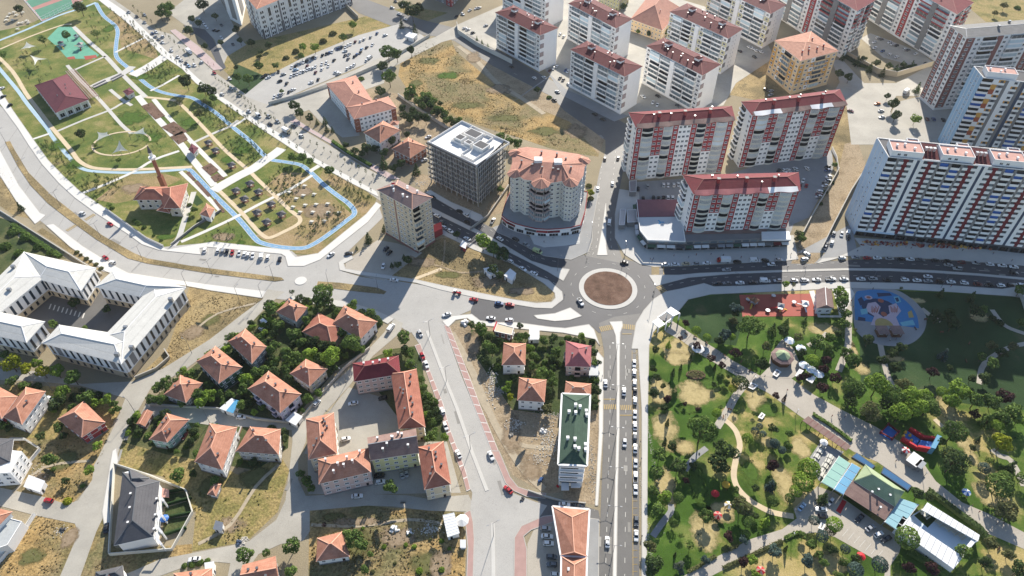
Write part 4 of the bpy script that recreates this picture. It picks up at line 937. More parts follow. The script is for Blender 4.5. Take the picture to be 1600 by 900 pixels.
for w in walls(pod, pp, 0, 6.3, 2):
 if not w.faces_camera() or w.len < 4: continue
 n = max(1, int(w.len / 4.2))
 for i in range(n):
  x = w.len * (i + .5) / n
  w.item(win_mesh(3.3, 2.3, 'dark', 'pane_dark', 2), 'shop_window', x, .4)
  w.item(win_mesh(3.3, 1.4, 'trim_grey', 'pane_grey', 3), 'window', x, 4.3)
 r = random.Random(4);
 for i in range(n):
  m = r.choice(['awning_white', 'render_green', 'awning_white', 'metal_grey', 'render_darkred', 'render_dark'])
  mb = MB(); a, b = w.len * (i + .06) / n, w.len * (i + .94) / n
  p = [w.at(a, 3.5, 0), w.at(b, 3.5, 0), w.at(b, 2.9, 1.9), w.at(a, 2.9, 1.9)]; q = [x + Vector((0, 0, -.08)) for x in p]
  mb.add(p + q, [(3, 2, 1, 0), (4, 5, 6, 7), (3, 2, 6, 7), (0, 3, 7, 4), (2, 1, 5, 6)]); mb.build('awning', MATS[m], pod)
 w.strip(.05, w.len - .05, 3.55, 4.2, 'render_dark', .2, 'fascia')
mb = MB(); mb.prism(L([(1070, 366), (1198, 364), (1198, 358), (1070, 358)], 6.5), 6.4, 6.6); mb.build('canopy_roof', MATS['tile_weathered'], pod)
mb = MB(); mb.prism(L([(1191, 374), (1236, 374), (1233, 361), (1190, 362)], 7.4), 6.35, 7.4); mb.build('canopy_roof', MATS['metal_white'], pod)
for (px, lb) in [([(969, 327), (978, 327), (976, 352), (967, 352)], 'narrow pale shed roof in the shade beside the street corner podium'), ([(980, 328), (995, 328), (996, 347), (980, 348)], 'square flat pale canopy against the side of the shop podium'), ([(983, 283), (995, 282), (994, 300), (984, 300)], 'small gatehouse roof beside the car park of the red and white blocks')]:
 root, poly = block('shed', lb, 'shed', px, 3.2, 'render_grey'); roof_flat(root, poly, 3.2, 'metal_grey', .2, 'trim_white')
# tall blue white and red tower, its twin behind
mat('panel_sky', '93b4cd', .6, .05, .1)
def blue_tower(corner_l, corner_r, back_l, h, z0, label, nf, legend, cols, seed, side='panel_blue'):
 r = random.Random(seed)
 A, Bp, C = P2(*corner_l, h), P2(*corner_r, h), P2(*back_l, h)
 plan = [A, Bp, Bp + (C - A), C]
 root, poly = block('tower_block', label, 'apartment tower', None, h, 'render_dark', z0, 'blue sided apartment towers', plan=plan)
 front = Wall(root, A, Bp, z0 + 4.2, h, nf, A - C)
 front.fill(cols, legend, r)
 sd = Wall(root, C, A, z0, h, nf, A - Bp)
 sd.strip(0, sd.len, z0, h - .01, side, .12, 'side_cladding')
 for t in (.25, .5, .75): sd.strip(sd.len * t - .15, sd.len * t + .15, z0, h, 'trim_white', .2, 'cladding_joint')
 for f in range(nf):
  sd.item(win_mesh(.8, 1.0, 'trim_white', 'pane_dark', 0), 'window', sd.len * .62, z0 + 4.2 + f * front.fh + 1, .12)
  if f % 3 == 0: sd.item(win_mesh(.8, 1.0, 'trim_white', 'pane_dark', 0), 'window', sd.len * .37, z0 + 4.2 + f * front.fh + 1, .12)
 front.strip(0, front.len * .22, z0 + 3.2, z0 + 4.2, 'panel_blue', .6, 'fascia'); front.strip(front.len * .22, front.len, z0 + 3.2, z0 + 4.2, 'render_dark', .5, 'fascia')
 n = int(front.len / 5)
 for i in range(n): front.item(win_mesh(4.2, 2.7, 'dark', 'pane_dark', 2), 'shop_window', front.len * (i + .5) / n, z0 + .3)
 return root, plan, front, sd
lgA = {'B': (2.0, None), 'g': (.55, PIER('render_grey', .5)), 'W': (1.15, None), 'R': (.8, PIER('render_darkred', .12)), 'S': (.8, PIER('render_bright', .3)), 'D': (.65, PIER('stair_navy', .2)), 'w': (1.15, None)}
def tower_balc(dark=('pane_dark', 'pane_dark', 'blue_curtain', 'pane'), par='render_bright'):
 def f(s, x, w, z, h, fl, r):
  s.item(balc_mesh(round(w * .98, 1), .9, round(h, 2), par, 'open', r.choice(dark), 1.35), 'balcony', x, z)
 return f
def tower_win(par='render_bright', accent='render_darkred', panes=('pane_grey', 'pane')):
 def f(s, x, w, z, h, fl, r):
  s.strip(x - w / 2 + .01, x + w / 2 - .01, z, z + h * .5, par, .35, 'spandrel')
  s.item(win_mesh(round(w * .8, 1), round(h * .42, 1), 'trim_grey', r.choice(panes), 1), 'window', x, z + h * .54, .02)
 return f
lgA['B'] = (2.0, tower_balc()); lgA['W'] = (1.15, tower_win()); lgA['w'] = lgA['W']
def redzig(s, x, w, z, h, fl, r):
 s.strip(x - w * .75, x + w * .75, z + h * .5, z + h * .98, 'render_darkred', .2, 'wall_panel'); s.strip(x - w * .45, x + w * .45, z, z + h * .5, 'render_darkred', .4, 'wall_panel')
lgA['R'] = (.8, redzig)
seqA = 'BgWRWSDS' + 'WRWgBgBgWRWSDS' + 'WRWgBgBgWRWSDS' + 'WRWgB'
tA, planA, fA, sA = blue_tower((1388, 246), (1690, 275), (1370, 216), 50.0, 0, 'tall white tower with dark red stripes and pale blue side wall', 15, lgA, seqA, 21)
lgB = dict(lgA)
lgB['R'] = (.8, None); lgB['W'] = (1.2, None)
def mixwin(s, x, w, z, h, fl, r):
 m = ('render_orange', 'render_bright', 'render_grey')[(fl + int(x)) % 3]
 s.strip(x - w / 2 + .01, x + w / 2 - .01, z + h * .45, z + h * .98, m, .2, 'wall_panel'); s.strip(x - w / 2 + .01, x + w / 2 - .01, z, z + h * .45, 'render_bright', .35, 'spandrel')
 s.item(win_mesh(round(w * .5, 1), round(h * .4, 1), 'trim_grey', 'pane', 0), 'window', x, z + h * .5, .2)
lgB['W'] = (1.2, mixwin); lgB['R'] = (1.0, lambda s, x, w, z, h, fl, r: s.strip(x - w / 2, x + w / 2, z, z + h * .98, ('render_rust', 'render_orange', 'render_bright')[fl % 3], .2, 'wall_panel'))
tB, planB, fB, sB = blue_tower((1536, 122), (1730, 142), (1521, 104), 50.0, 0, 'tall tower with orange and grey panels and sky blue side, behind the red striped one', 15, lgB, 'BRWgSWgDWgBgWRWSDSWRB', 22, 'panel_sky')
# stepped penthouses with pink terraces and white parapets
def penthouse(root, front, h, x0, x1, d0, d1, up, m='terrace_pink', back=None):
 q = [front.at(x, 0, -d) for x, d in ((x0, d0), (x1, d0), (x1, d1), (x0, d1))]; q = [Vector((p.x, p.y)) for p in q]
 mb = MB(); mb.prism(q, h, h + up); o = mb.build('penthouse', MATS['render_bright'], root)
 mb = MB(); mb.prism(inset(q, .3), h + up, h + up + .06); mb.build('terrace', MATS[m], o)
 k = MB(); qq = inset(q, .12)
 for a, b in zip(qq, qq[1:] + qq[:1]): k.bar((a.x, a.y, h + up + .3), (b.x, b.y, h + up + .3), .25, .6)
 k.build('parapet', MATS['trim_white'], o); return o
for i in range(4):
 x = 1.0 + i * fA.len * .268
 o = penthouse(tA, fA, 50, x, x + fA.len * .17, 1.6 if i != 0 else 1.2, 11, 3.0); penthouse(tA, fA, 50, x + 9, x + 14.5, 11.02, 14, 3.0)
 for dx, dd in ((3, 6), (7, 7.5), (11, 4.5)):
  p = fA.at(x + dx, 53.1, -dd); chimneys(o, [(p.x, p.y, 53.4)], .8, .8, ('metal_white', 'trim_white'), 'roof_vent')
 Wp = Wall(o, front_a := Vector(fA.at(x, 0, -(1.6 if i else 1.2)).xy), Vector(fA.at(x + fA.len * .17, 0, -(1.6 if i else 1.2)).xy), 50, 53, 1, fA.n)
 for t in (.25, .45): Wp.item(win_mesh(1.6, 1.3, 'trim_white', 'pane', 1), 'window', Wp.len * t, 50.9)
 x2 = x + fA.len * .17 + .6
 if i < 3:
  q = [Vector(fA.at(a, 0, -d).xy) for a, d in ((x2, .6), (x2 + fA.len * .085, .6), (x2 + fA.len * .085, 12), (x2, 12))]
  mb = MB()
  f0, f1, b0, b1 = (Vector((q[k].x, q[k].y, z)) for k, z in ((0, 50.1), (1, 50.1), (3, 52.6), (2, 52.6)))
  mb.add([f0, f1, b1, b0, (q[0].x, q[0].y, 50), (q[1].x, q[1].y, 50), (q[2].x, q[2].y, 50), (q[3].x, q[3].y, 50)], [(0, 1, 2, 3), (4, 5, 1, 0), (5, 6, 2, 1), (7, 4, 0, 3), (6, 7, 3, 2)])
  o = mb.build('roof', MATS['tile_wine'], tA)
  k = MB(); k.bar((q[0].x, q[0].y, 50.4), (q[1].x, q[1].y, 50.4), .3, .5); k.build('parapet', MATS['trim_white'], o)
  for t in (.25, .5, .75):
   p = f0.lerp(f1, t).lerp(b0.lerp(b1, t), .6); chimneys(o, [(p.x, p.y, p.z)], 1.2, 1.6, ('render_pink', 'metal_grey'))
for i in range(2):
 x = .5 + i * 24
 o = penthouse(tB, fB, 50, x + 1, x + 17, 1.2, 9.5, 3.0)
 for dx, dd in ((3, 5), (8, 3), (11, 6)):
  p = fB.at(x + dx, 53.1, -dd); chimneys(o, [(p.x, p.y, 53.4)], .7, .8, ('metal_white', 'trim_white'), 'roof_vent')
mb = MB()
for pl, hh, root in ((planA, 50, tA), (planB, 50, tB)):
 k = MB(); q = inset(pl, .15)
 for a, b in zip(q, q[1:] + q[:1]): k.bar((a.x, a.y, hh + .2), (b.x, b.y, hh + .2), .3, .5)
 k.build('parapet', MATS['trim_white'], root)
# brown and white tower with a grey roof
root, poly = block('tower_block', 'tall brown and white tower with flat grey roof above the sky blue tower', 'apartment tower', None, 51.0, 'render_white', plan=[P2(1511, 59, 51), P2(1720, 42, 51), P2(1720, 42, 51) + (P2(1486, 41, 51) - P2(1511, 59, 51)), P2(1486, 41, 51)])
lg = {'b': (1.2, W(.55, .5, back=('render_brown',))), 'w': (1, W(.6, .5, back=('render_bright',))), 'O': (2, B('render_bright', 1.3, .7, .95, False, ('pane_dark',), ('pane_bright', 'pane_grey'))), 'p': (.7, PIER('render_brown', .5))}
for w in walls(root, poly, 2, 50.5, 16):
 if w.faces_camera(): w.fill('bwOpwOwbOwpOwb' if w.len > 25 else 'bwbw', lg, random.Random(3))
o, hz, c = roof_hip(root, poly, 51, 1.6, 'tile_slate', .5, 'metal_grey', .5)
chimneys(o, roof_spots(c, hz, 4, random.Random(2)), 1.2, 1.6, ('render_grey', 'metal_grey'))
# red and white high rises at the top edge
for px, lb, sd in [([(1228, -46), (1339, 17), (1366, 1), (1256, -64)], 'white high rise with red balcony bands above the orange block', 31), ([(1378, -42), (1495, 22), (1520, 4), (1404, -60)], 'white high rise with red balcony bands behind the gated car park', 32)]:
 root, poly = block('apartment_block', lb, 'apartment block', px, 36.0, 'render_white', 0, 'white high rises with red bands')
 lg = {'w': (1, W(.6, .5)), 'O': (2.2, None), 'g': (.9, PIER('render_grey', 1.3)), 'r': (1.1, W(.55, .5, back='render_red'))}
 def bb(s, x, w, z, h, fl, r): s.item(balc_mesh(round(w * .95, 1), 1.2, round(h, 2), 'render_red' if fl > 6 else 'render_bright', 'glazed' if r.random() < .5 else 'open', r.choice(('pane_bright', 'pane_grey', 'pane'))), 'balcony', x, z)
 lg['O'] = (2.2, bb)
 for w in walls(root, poly, 1.5, 35.6, 11):
  if w.faces_camera(): w.fill('OgOwrwOgOw' if w.len > 20 else 'wrw', lg, random.Random(sd))
 o, hz, c = roof_hip(root, poly, 36, 3, 'tile_maroon', .6, 'ridge_dark'); chimneys(o, roof_spots(c, hz, 4, random.Random(sd)), .7, 1.5, ('render_brown', 'metal_grey'))
# orange block
root, poly = block('apartment_block', 'orange and peach apartment block with terracotta roof', 'apartment block', [(1211, 64), (1251, 95), (1309, 80), (1267, 50)], 25.0, 'render_peach', foot=('render_peach', 1))
lg = {'o': (1, W(.5, .48, back=('render_peach', 'render_peach', 'render_orange', 'render_orange', 'render_orange', 'render_orange', 'render_peach'))), 'w': (1, W(.5, .48)), 'b': (1.8, B('render_peach', 1.1, .7, panes=('pane_grey', 'pane'))), 's': (.7, W(.5, .4, back=('render_bright', 'render_orange')))}
for w in walls(root, poly, 1.5, 24.6, 7):
 if w.faces_camera(): w.fill('owsbow', lg, random.Random(5))
o, hz, c = roof_hip(root, poly, 25, 2.6, 'tile_orange', .6); chimneys(o, roof_spots(c, hz, 6, random.Random(7)), .8, 1.7, ('render_red', 'trim_grey'))
# cream tower between the park and the avenue
root, poly = block('apartment_block', 'cream eight storey tower with brown hipped roof beside the empty dry lot', 'apartment block', [(592, 297), (644, 326), (673, 309), (622, 283)], 29.5, 'render_cream', foot=('render_brown', 1.2))
lg = {'w': (1, W(.42, .42, 'render_pale')), '2': (1.5, W2(.24, .42)), 's': (.5, PIER('render_brown', .1, .4)), 'b': (1.6, B('render_cream', 1.2, .45)), '.': (.5, None)}
for w in walls(root, poly, 1.2, 29.2, 9):
 if not w.faces_camera(): continue
 w.fill('w.2s2ww' if w.len > 17 else 'bw2', lg, random.Random(9)); w.bands('render_brown', .1, .04)
o, hz, c = roof_hip(root, poly, 29.5, 3.2, 'tile_brown', .7, 'ridge_tile', 1.0)
chimneys(o, roof_spots(c, hz, 5, random.Random(8), .2, .8), .8, 1.6, ('trim_white', 'trim_white'))
for p in roof_spots(c, hz, 3, random.Random(18)): dish(o, p)
mb = MB(); p = P(612, 290, 33); mb.cyl((p.x, p.y, 30), .08, 5, 6); mb.box((p.x + .9, p.y, 33.8), (1.7, .06, 1.1), 0, 1)
mat('flag_red', 'b3242b', .7); mb.build('flagpole', [MATS['metal_grey'], MATS['flag_red']], o)
mb = MB(); q = L([(664, 366), (690, 356), (692, 366), (668, 378)], 0); mb.prism(q, 0, 4.2); mb.build('shop_annex', MATS['render_red'], root)
# concrete frame under construction
root, poly = block('construction_frame', 'unfinished concrete frame building wrapped in scaffolding with white roof slab', 'building', [(667, 224), (745, 262), (787, 222), (722, 190)], 27.0, None)
core = inset(poly, 3.0); mb = MB(); mb.prism(core, 0, 26.9); mb.build('core_wall', MATS['brick_red'], root)
ws = walls(root, poly, 4.0, 27.0, 7)
for f in range(8):
 mb = MB(); mb.prism(poly, 4.0 + f * 23 / 7 - .35, 4.0 + f * 23 / 7, bottom=True); mb.build('floor_slab', MATS['raw_concrete'], root)
for w in ws:
 n = int(w.len / 4)
 for i in range(n + 1):
  x = min(max(w.len * i / n, .4), w.len - .4); w.strip(x - .25, x + .25, 0, 27, 'raw_concrete', .5, 'column', -.55)
 if w.faces_camera():
  for i in range(n * 2 + 1): w.strip(w.len * i / (n * 2) - .05, w.len * i / (n * 2) + .05, 3.5, 27.6, 'metal_white', .1, 'scaffold_pole', .9)
  for f in range(8): w.strip(-.4, w.len + .4, 4 + f * 3.28 - .05, 4 + f * 3.28 + .05, 'metal_white', .1, 'scaffold_rail', .95); w.strip(0, w.len, 4 + f * 3.28 + .25, 4 + f * 3.28 + 1.3, 'render_dark', .05, 'safety_net', .7)
  for f in range(7):
   for t in (.12, .8): w.item(win_mesh(1.6, 1.8, 'brick_red', 'pane_dark', 0), 'opening', w.len * t, 4 + f * 3.28 + .5, -2.6)
 mbx = MB()
mb = MB(); mb.prism(poly, 26.9, 27.1); roof = mb.build('roof_slab', MATS['fresh_slab'], root)
u = (poly[1] - poly[0]).normalized(); v = Vector((-u.y, u.x)); ln, wd = (poly[1] - poly[0]).length, (poly[2] - poly[1]).length
if v.dot(poly[2] - poly[1]) < 0: v = -v
def rp(a, b): return poly[0] + (poly[1] - poly[0]) * a + (poly[3] - poly[0]) * b
for a, b, c_, d_ in [(0, .02, .98, .02), (.98, .02, .98, .97), (.02, .02, .02, .97), (.02, .97, .98, .97), (.25, .35, .25, .95), (.25, .35, .62, .35), (.62, .1, .62, .35), (.62, .1, .86, .1), (.86, .1, .86, .7), (.45, .5, .45, .9), (.45, .9, .7, .9), (.7, .55, .7, .9)]:
 k = MB(); A, Bb = rp(a, b), rp(c_, d_); k.bar((A.x, A.y, 27.7), (Bb.x, Bb.y, 27.7), .3, 1.3); k.build('roof_wall', MATS['fresh_slab'], roof)
for a0, a1, b0, b1, hh in [(.28, .42, .38, .55, 2.6), (.48, .60, .38, .5, 2.6), (.64, .84, .4, .62, 2.8), (.3, .55, .62, .85, 2.2)]:
 mb = MB(); q = [rp(a0, b0), rp(a1, b0), rp(a1, b1), rp(a0, b1)]; mb.prism(q, 27.1, 27.1 + hh); o = mb.build('roof_room', MATS['fresh_slab'], roof)
 mb = MB(); mb.prism(inset(q, .5), 27.1 + hh - .02, 27.1 + hh + .03); mb.build('opening', MATS['render_dark'], o)
# round fronted tower with orange roof lobes on a curved podium
hT = 29.0
pl = [(797, 271), (803, 277), (813, 276), (820, 281), (830, 282), (838, 289), (850, 291), (858, 286), (868, 285), (877, 283), (884, 290), (895, 291), (904, 284), (910, 275), (912, 262), (917, 254), (915, 247), (903, 242), (824, 231), (812, 233), (801, 240), (802, 254)]
plan = L(pl, hT); ctr = sum(plan, Vector((0, 0))) / len(plan)
root, poly = block('apartment_block', 'pale many sided tower with peach tile roof and curved balconies on the roundabout', 'apartment block', None, hT, 'render_pale', 5.5, plan=plan)
lg1 = {'w': (1, W(.62, .5, 'trim_white', 'pane', 1, maxw=1.6))}
for w in walls(root, poly, 5.6, hT - .4, 8):
 if not w.faces_camera() or w.len < 1.2: continue
 mid = (w.a + w.b) / 2; pu = (mid - P2(844, 290, hT)).length
 if pu < 6.2: w.fill('B', {'B': (1, B('render_taupe', 1.3, .45, 1.0))}, random.Random(3))
 else: w.fill('w' if w.len < 3.6 else ('ww' if w.len < 7 else 'wwww'), lg1, random.Random(2))
eave = [ctr + (p - ctr) * 1.03 for p in poly]; ra = L([(838, 252), (878, 256)], hT + 4)
mb = MB(); n = len(eave)
v = [(p.x, p.y, hT) for p in eave] + [(p.x, p.y, hT + .25) for p in eave]
for i in range(n):
 p = (eave[i] + eave[(i + 1) % n]) / 2; v.append(None)
rid = []
for p in eave:
 t = max(0, min(1, (p - ra[0]).dot(ra[1] - ra[0]) / (ra[1] - ra[0]).length_squared)); q = ra[0].lerp(ra[1], t); rid.append((q.x, q.y, hT + 4.2))
v = v[:2 * n] + rid
mb.add(v, [(i, (i + 1) % n, n + (i + 1) % n, n + i) for i in range(n)], 1); mb.add(v, [(n + i, n + (i + 1) % n, 2 * n + (i + 1) % n, 2 * n + i) for i in range(n)], 0)
mb.add(v[:n], [tuple(range(n))[::-1]], 1)
roof = mb.build('roof', [MATS['tile_peach'], MATS['trim_white']], root)
for (u0, v0, rr) in [(845, 287, 5.2), (892, 286, 4.4), (804, 272, 4.2), (805, 240, 4.0), (911, 252, 4.2)]:      # small pointed lobes
 c0 = P2(u0, v0, hT); inn = c0.lerp(ctr, .35); mb = MB(); k = 8
 vs = [(c0.x + rr * math.cos(i * math.pi / 4), c0.y + rr * math.sin(i * math.pi / 4), hT + .3) for i in range(k)] + [(c0.x * .8 + inn.x * .2, c0.y * .8 + inn.y * .2, hT + 2.8)]
 mb.add(vs, [(i, (i + 1) % k, k) for i in range(k)]); o = mb.build('roof_lobe', MATS['tile_peach'], roof)
 k2 = MB()
 for i in range(k): k2.bar(Vector(vs[i]) + Vector((0, 0, .03)), Vector(vs[k]) + Vector((0, 0, .03)), .25, .1)
 k2.build('ridge', MATS['ridge_tile'], o)
for (a, b) in [((838, 252), (878, 256)), ((838, 252), (806, 240)), ((838, 252), (806, 272)), ((878, 256), (910, 255)), ((878, 256), (893, 285)), ((850, 262), (846, 286))]:
 k = MB(); A, Bb = P(*a, hT + 4.2), P(*b, hT + 1.2); k.bar(A, Bb, .35, .25); k.build('ridge', MATS['ridge_tile'], roof)
for (u0, v0) in [(832, 260), (847, 264), (864, 266), (872, 268), (815, 254), (884, 250), (846, 240), (892, 264), (870, 243)]:
 p = P(u0, v0, hT + 2.5); chimneys(roof, [(p.x, p.y, hT + 2.2)], .9, 1.8, ('render_brown', 'trim_grey'))
for (u0, v0) in [(841, 249), (872, 252)]:
 p = P(u0, v0, hT + 5); mb = MB(); mb.box((p.x, p.y, hT + 2.5), (4.2, 3.4, 3.0)); mb.build('roof_tank_room', MATS['metal_white'], roof)
pod, pp = block('shop_podium', 'curved shop podium with red and white fronts under the many sided tower', 'shop building', [(784, 337), (792, 344), (805, 350), (820, 354), (838, 358), (856, 359), (875, 358), (892, 356), (907, 352), (914, 330), (918, 300), (800, 295), (792, 310)], 5.4, 'render_white')
roof_flat(pod, pp, 5.4, 'pavement_grey', .5, 'render_red')
for i, w in enumerate(walls(pod, pp, 0, 5.4, 1)):
 if not w.faces_camera() or w.len < 2: continue
 w.item(win_mesh(round(w.len * .75, 1), 2.4, 'trim_white', 'pane_dark', 2), 'shop_window', w.len / 2, .3)
 w.strip(.05, w.len - .05, 3.2, 4.6, ('render_red', 'render_darkred', 'trim_white', 'render_dark')[i % 4], .25, 'fascia')
st = MB()
for k_ in range(7):
 a = L([(828 + k_ * 1, 368 + k_ * 2.1), (850, 372 + k_ * 2.3), (880, 371 + k_ * 2.1), (906, 368 + k_ * 1.9)]); ribbon(a, 1.1, 0, .2 + (6 - k_) * .12, st)
o = st.build('entrance_steps', MATS['pavement_white']); o['kind'] = 'structure'
# hip roofed houses
RH = random.Random(77)
def house(px, h, label, wall='render_white', roof='tile_orange', nf=2, cat='house', rise=None, over=.6, ch=2, gable=False, ridge='ridge_tile', group='orange roofed houses', name='house', balcony=False, k=1.0, foot=('render_grey', .7), wins=True, chm=('render_brown', 'trim_grey'), cw=.6, chh=1.3, winw=1.3, plan=None):
 """px: the four corners of the eaves in the photo"""
 eav = plan or L(px, h)
 poly = inset(eav, over)
 root, poly = block(name, label, cat, None, h, wall, group=group, foot=foot, plan=poly)
 r = random.Random(int(eav[0].x * 7 + eav[0].y))
 if wins:
  for w in walls(root, poly, .7, h - .1, nf):
   if not w.faces_camera() or w.len < 2.5: continue
   n = max(1, int(w.len / 3.1))
   for f in range(nf):
    for i in range(n):
     x = w.len * (i + .5) / n; z = w.z0 + f * w.fh
     if balcony and i % 3 == 1: w.item(balc_mesh(2.6, 1.1, round(w.fh * .96, 1), wall, 'open', 'pane_dark'), 'balcony', x, z)
     elif f == 0 and i == n - 1 and n > 1: w.item(win_mesh(1.0, 2.0, 'wood_brown', 'pane_dark', 0), 'door', x, w.z0 - .3)
     else: w.item(win_mesh(winw, 1.2), 'window', x, z + w.fh * .34)
   if w.len > 4 and nf > 1: w.strip(.02, w.len - .02, w.z0 + w.fh - .1, w.z0 + w.fh + .1, 'trim_white', .06, 'floor_band')
 sh = min((eav[i] - eav[(i + 1) % 4]).length for i in range(4))
 o, hz, c = roof_hip(root, eav, h, rise if rise is not None else sh * .29, roof, 0, ridge, k, gable)
 if ch: chimneys(o, roof_spots(c, hz, ch, r), cw, chh, chm)
 return root
def wing(root, px, h, wall, roof, rise=None, over=.5, ridge='ridge_tile', gable=False, dz=.0):
 """a lower wing of the same house"""
 eav = L(px, h); poly = inset(eav, over); mb = MB(); mb.prism(poly, 0, h); mb.build('wing_wall', MATS[wall], root)
 sh = min((eav[i] - eav[(i + 1) % 4]).length for i in range(4))
 return roof_hip(root, eav, h + dz, rise if rise is not None else sh * .23, roof, 0, ridge, 1.0, gable)
for px, h, lb, kw in [
 # left of the lower street
 ([(431, 488), (463, 503), (482, 481), (452, 467)], 5.5, 'small orange roofed house beside the white roadside van, under the big tree', dict(wall='render_pale', ch=2)),
 ([(356, 534), (394, 569), (417, 542), (384, 514)], 6.5, 'orange roofed house right beside the side street and dry triangle', dict(wall='render_grey', ch=4)),
 ([(307, 565), (342, 600), (379, 574), (337, 541)], 7, 'orange roofed house with dark green walls among the garden trees', dict(wall='render_green', ch=4)),
 ([(256, 617), (291, 630), (317, 599), (282, 586)], 4.5, 'small pyramid roofed house in the thick hedge at the street fork', dict(wall='render_grey', ch=2)),
 ([(387, 608), (438, 646), (471, 616), (420, 580)], 7, 'large orange roofed house with lilac walls at the street corner', dict(wall='render_lilac', ch=5, balcony=True)),
 ([(453, 584), (484, 604), (512, 577), (478, 561)], 6, 'orange roofed house with cream windows above the garden trees', dict(wall='render_cream', ch=2)),
 ([(233, 687), (262, 692), (296, 656), (261, 646)], 6, 'orange roofed house with pale teal walls and yellowish gable', dict(wall='render_teal', ch=4, k=.8)),
 ([(304, 722), (348, 735), (371, 668), (328, 662)], 7, 'long orange roofed house with white walls left of the brick path', dict(wall='render_white', ch=3)),
 ([(368, 706), (436, 711), (439, 671), (391, 667)], 6.5, 'orange roofed house with stone walls at the lane corner', dict(wall='stone', ch=3)),
 ([(213, 663), (227, 667), (240, 644), (225, 642)], 2.8, 'narrow orange tiled shed beside the street fork', dict(wall='brick_red', nf=1, ch=0, gable=True, cat='shed', name='shed', group=None)),
 ([(324, 773), (338, 776), (346, 757), (333, 754)], 2.8, 'tiny orange roofed hut at the end of the brick garden path', dict(wall='stone', nf=1, ch=0, cat='shed', name='shed', group=None)),
 ([(90, 655), (128, 684), (165, 660), (131, 627)], 5.5, 'orange roofed house with walled white terrace beside the sloping street', dict(wall='render_red', ch=1)),
 ([(4, 652), (35, 664), (72, 612), (41, 605)], 7.5, 'long orange roofed house with white and grey walls in the lower left', dict(wall='render_white', ch=1)),
 ([(-28, 640), (3, 655), (28, 620), (-10, 600)], 8, 'orange roofed house with dark red walls cut off by the left edge', dict(wall='render_darkred', ch=1)),
 ([(494, 878), (547, 870), (535, 831), (496, 841)], 4, 'square orange pyramid roofed house standing alone in the yellow grass', dict(wall='render_white', nf=1, ch=0)),
 ([(378, 925), (438, 918), (431, 869), (379, 883)], 5, 'orange roofed house cut off by the bottom edge beside a leafy tree', dict(wall='render_cream', ch=3, gable=True)),
 ([(270, 925), (333, 915), (332, 888), (272, 896)], 5, 'low orange roof behind a green hedge on the bottom edge', dict(wall='render_cream', ch=1)),
 # right of the lower street
 ([(784, 571), (821, 571), (822, 537), (787, 536)], 7, 'orange roofed white house in the garden left of the pink roofed one', dict(wall='render_white', ch=1)),
 ([(883, 573), (923, 574), (924, 541), (884, 533)], 7, 'pink roofed house with pinkish walls beside the lower road', dict(wall='render_pink', roof='tile_pink', ch=2, balcony=True, ridge='tile_pink')),
 ([(808, 626), (851, 629), (854, 594), (811, 590)], 7, 'orange roofed white house beside the rubble and bare earth', dict(wall='render_white', ch=2)),
 ([(881, 622), (923, 622), (924, 600), (884, 596)], 6, 'orange roofed house tucked behind the green roofed block', dict(wall='render_cream', ch=2)),
 # around the school and avenue
 ([(568, 208), (594, 224), (626, 204), (599, 189)], 8, 'orange roofed villa with pale blue walls below the school', dict(wall='render_white', ch=1)),
 ([(612, 233), (641, 248), (668, 230), (638, 215)], 6, 'orange roofed brick house beside the concrete frame building', dict(wall='brick_red', ch=3)),
]:
 house(px, h, lb, **kw)
# big orange roofed house with a lower wing
r_ = house([(520, 505), (563, 531), (590, 503), (538, 477)], 6.5, 'largest orange roofed house on the junction corner, with a low wing', wall='render_white', ch=4)
wing(r_, [(472, 519), (519, 541), (543, 510), (497, 489)], 4.5, 'render_cream', 'tile_red')
# red, orange and grey blocks round the yard
house([(553, 597), (626, 585), (623, 556), (551, 568)], 10, 'three storey block with maroon hipped roof at the head of the yard', 'render_pink', 'tile_maroon', 3, 'apartment block', ch=4, ridge='ridge_dark', group='low apartment blocks round the yard', name='apartment_block', chm=('render_pink', 'trim_white'), winw=1.7)
house([(623, 671), (665, 668), (651, 577), (611, 584)], 10, 'long orange roofed block along the street side of the yard', 'render_cream', 'tile_red', 3, 'apartment block', ch=9, group='low apartment blocks round the yard', name='apartment_block', k=.6)
house([(482, 719), (527, 709), (522, 645), (478, 655)], 10, 'orange roofed block along the lane on the left side of the yard', 'render_cream', 'tile_orange', 3, 'apartment block', ch=6, group='low apartment blocks round the yard', name='apartment_block')
house([(498, 757), (580, 738), (576, 700), (497, 718)], 10, 'orange roofed block with a row of chimneys above the cross street', 'render_pink', 'tile_orange', 3, 'apartment block', ch=7, group='low apartment blocks round the yard', name='apartment_block', chm=('render_pink', 'trim_white'), chh=1.9, winw=1.7)
house([(579, 720), (655, 708), (650, 670), (574, 684)], 10.5, 'gabled brownish roofed block with yellow and red walls at the foot of the yard', 'render_yellow', 'tile_weathered', 3, 'apartment block', ch=8, gable=True, ridge='metal_grey', group='low apartment blocks round the yard', name='apartment_block', chm=('render_grey', 'trim_white'), chh=2.0, winw=1.6)
house([(663, 766), (705, 757), (693, 690), (653, 699)], 9.5, 'orange roofed block on the street corner beside the red pavement', 'render_cream', 'tile_red', 3, 'apartment block', ch=6, group='low apartment blocks round the yard', name='apartment_block', chh=1.0)
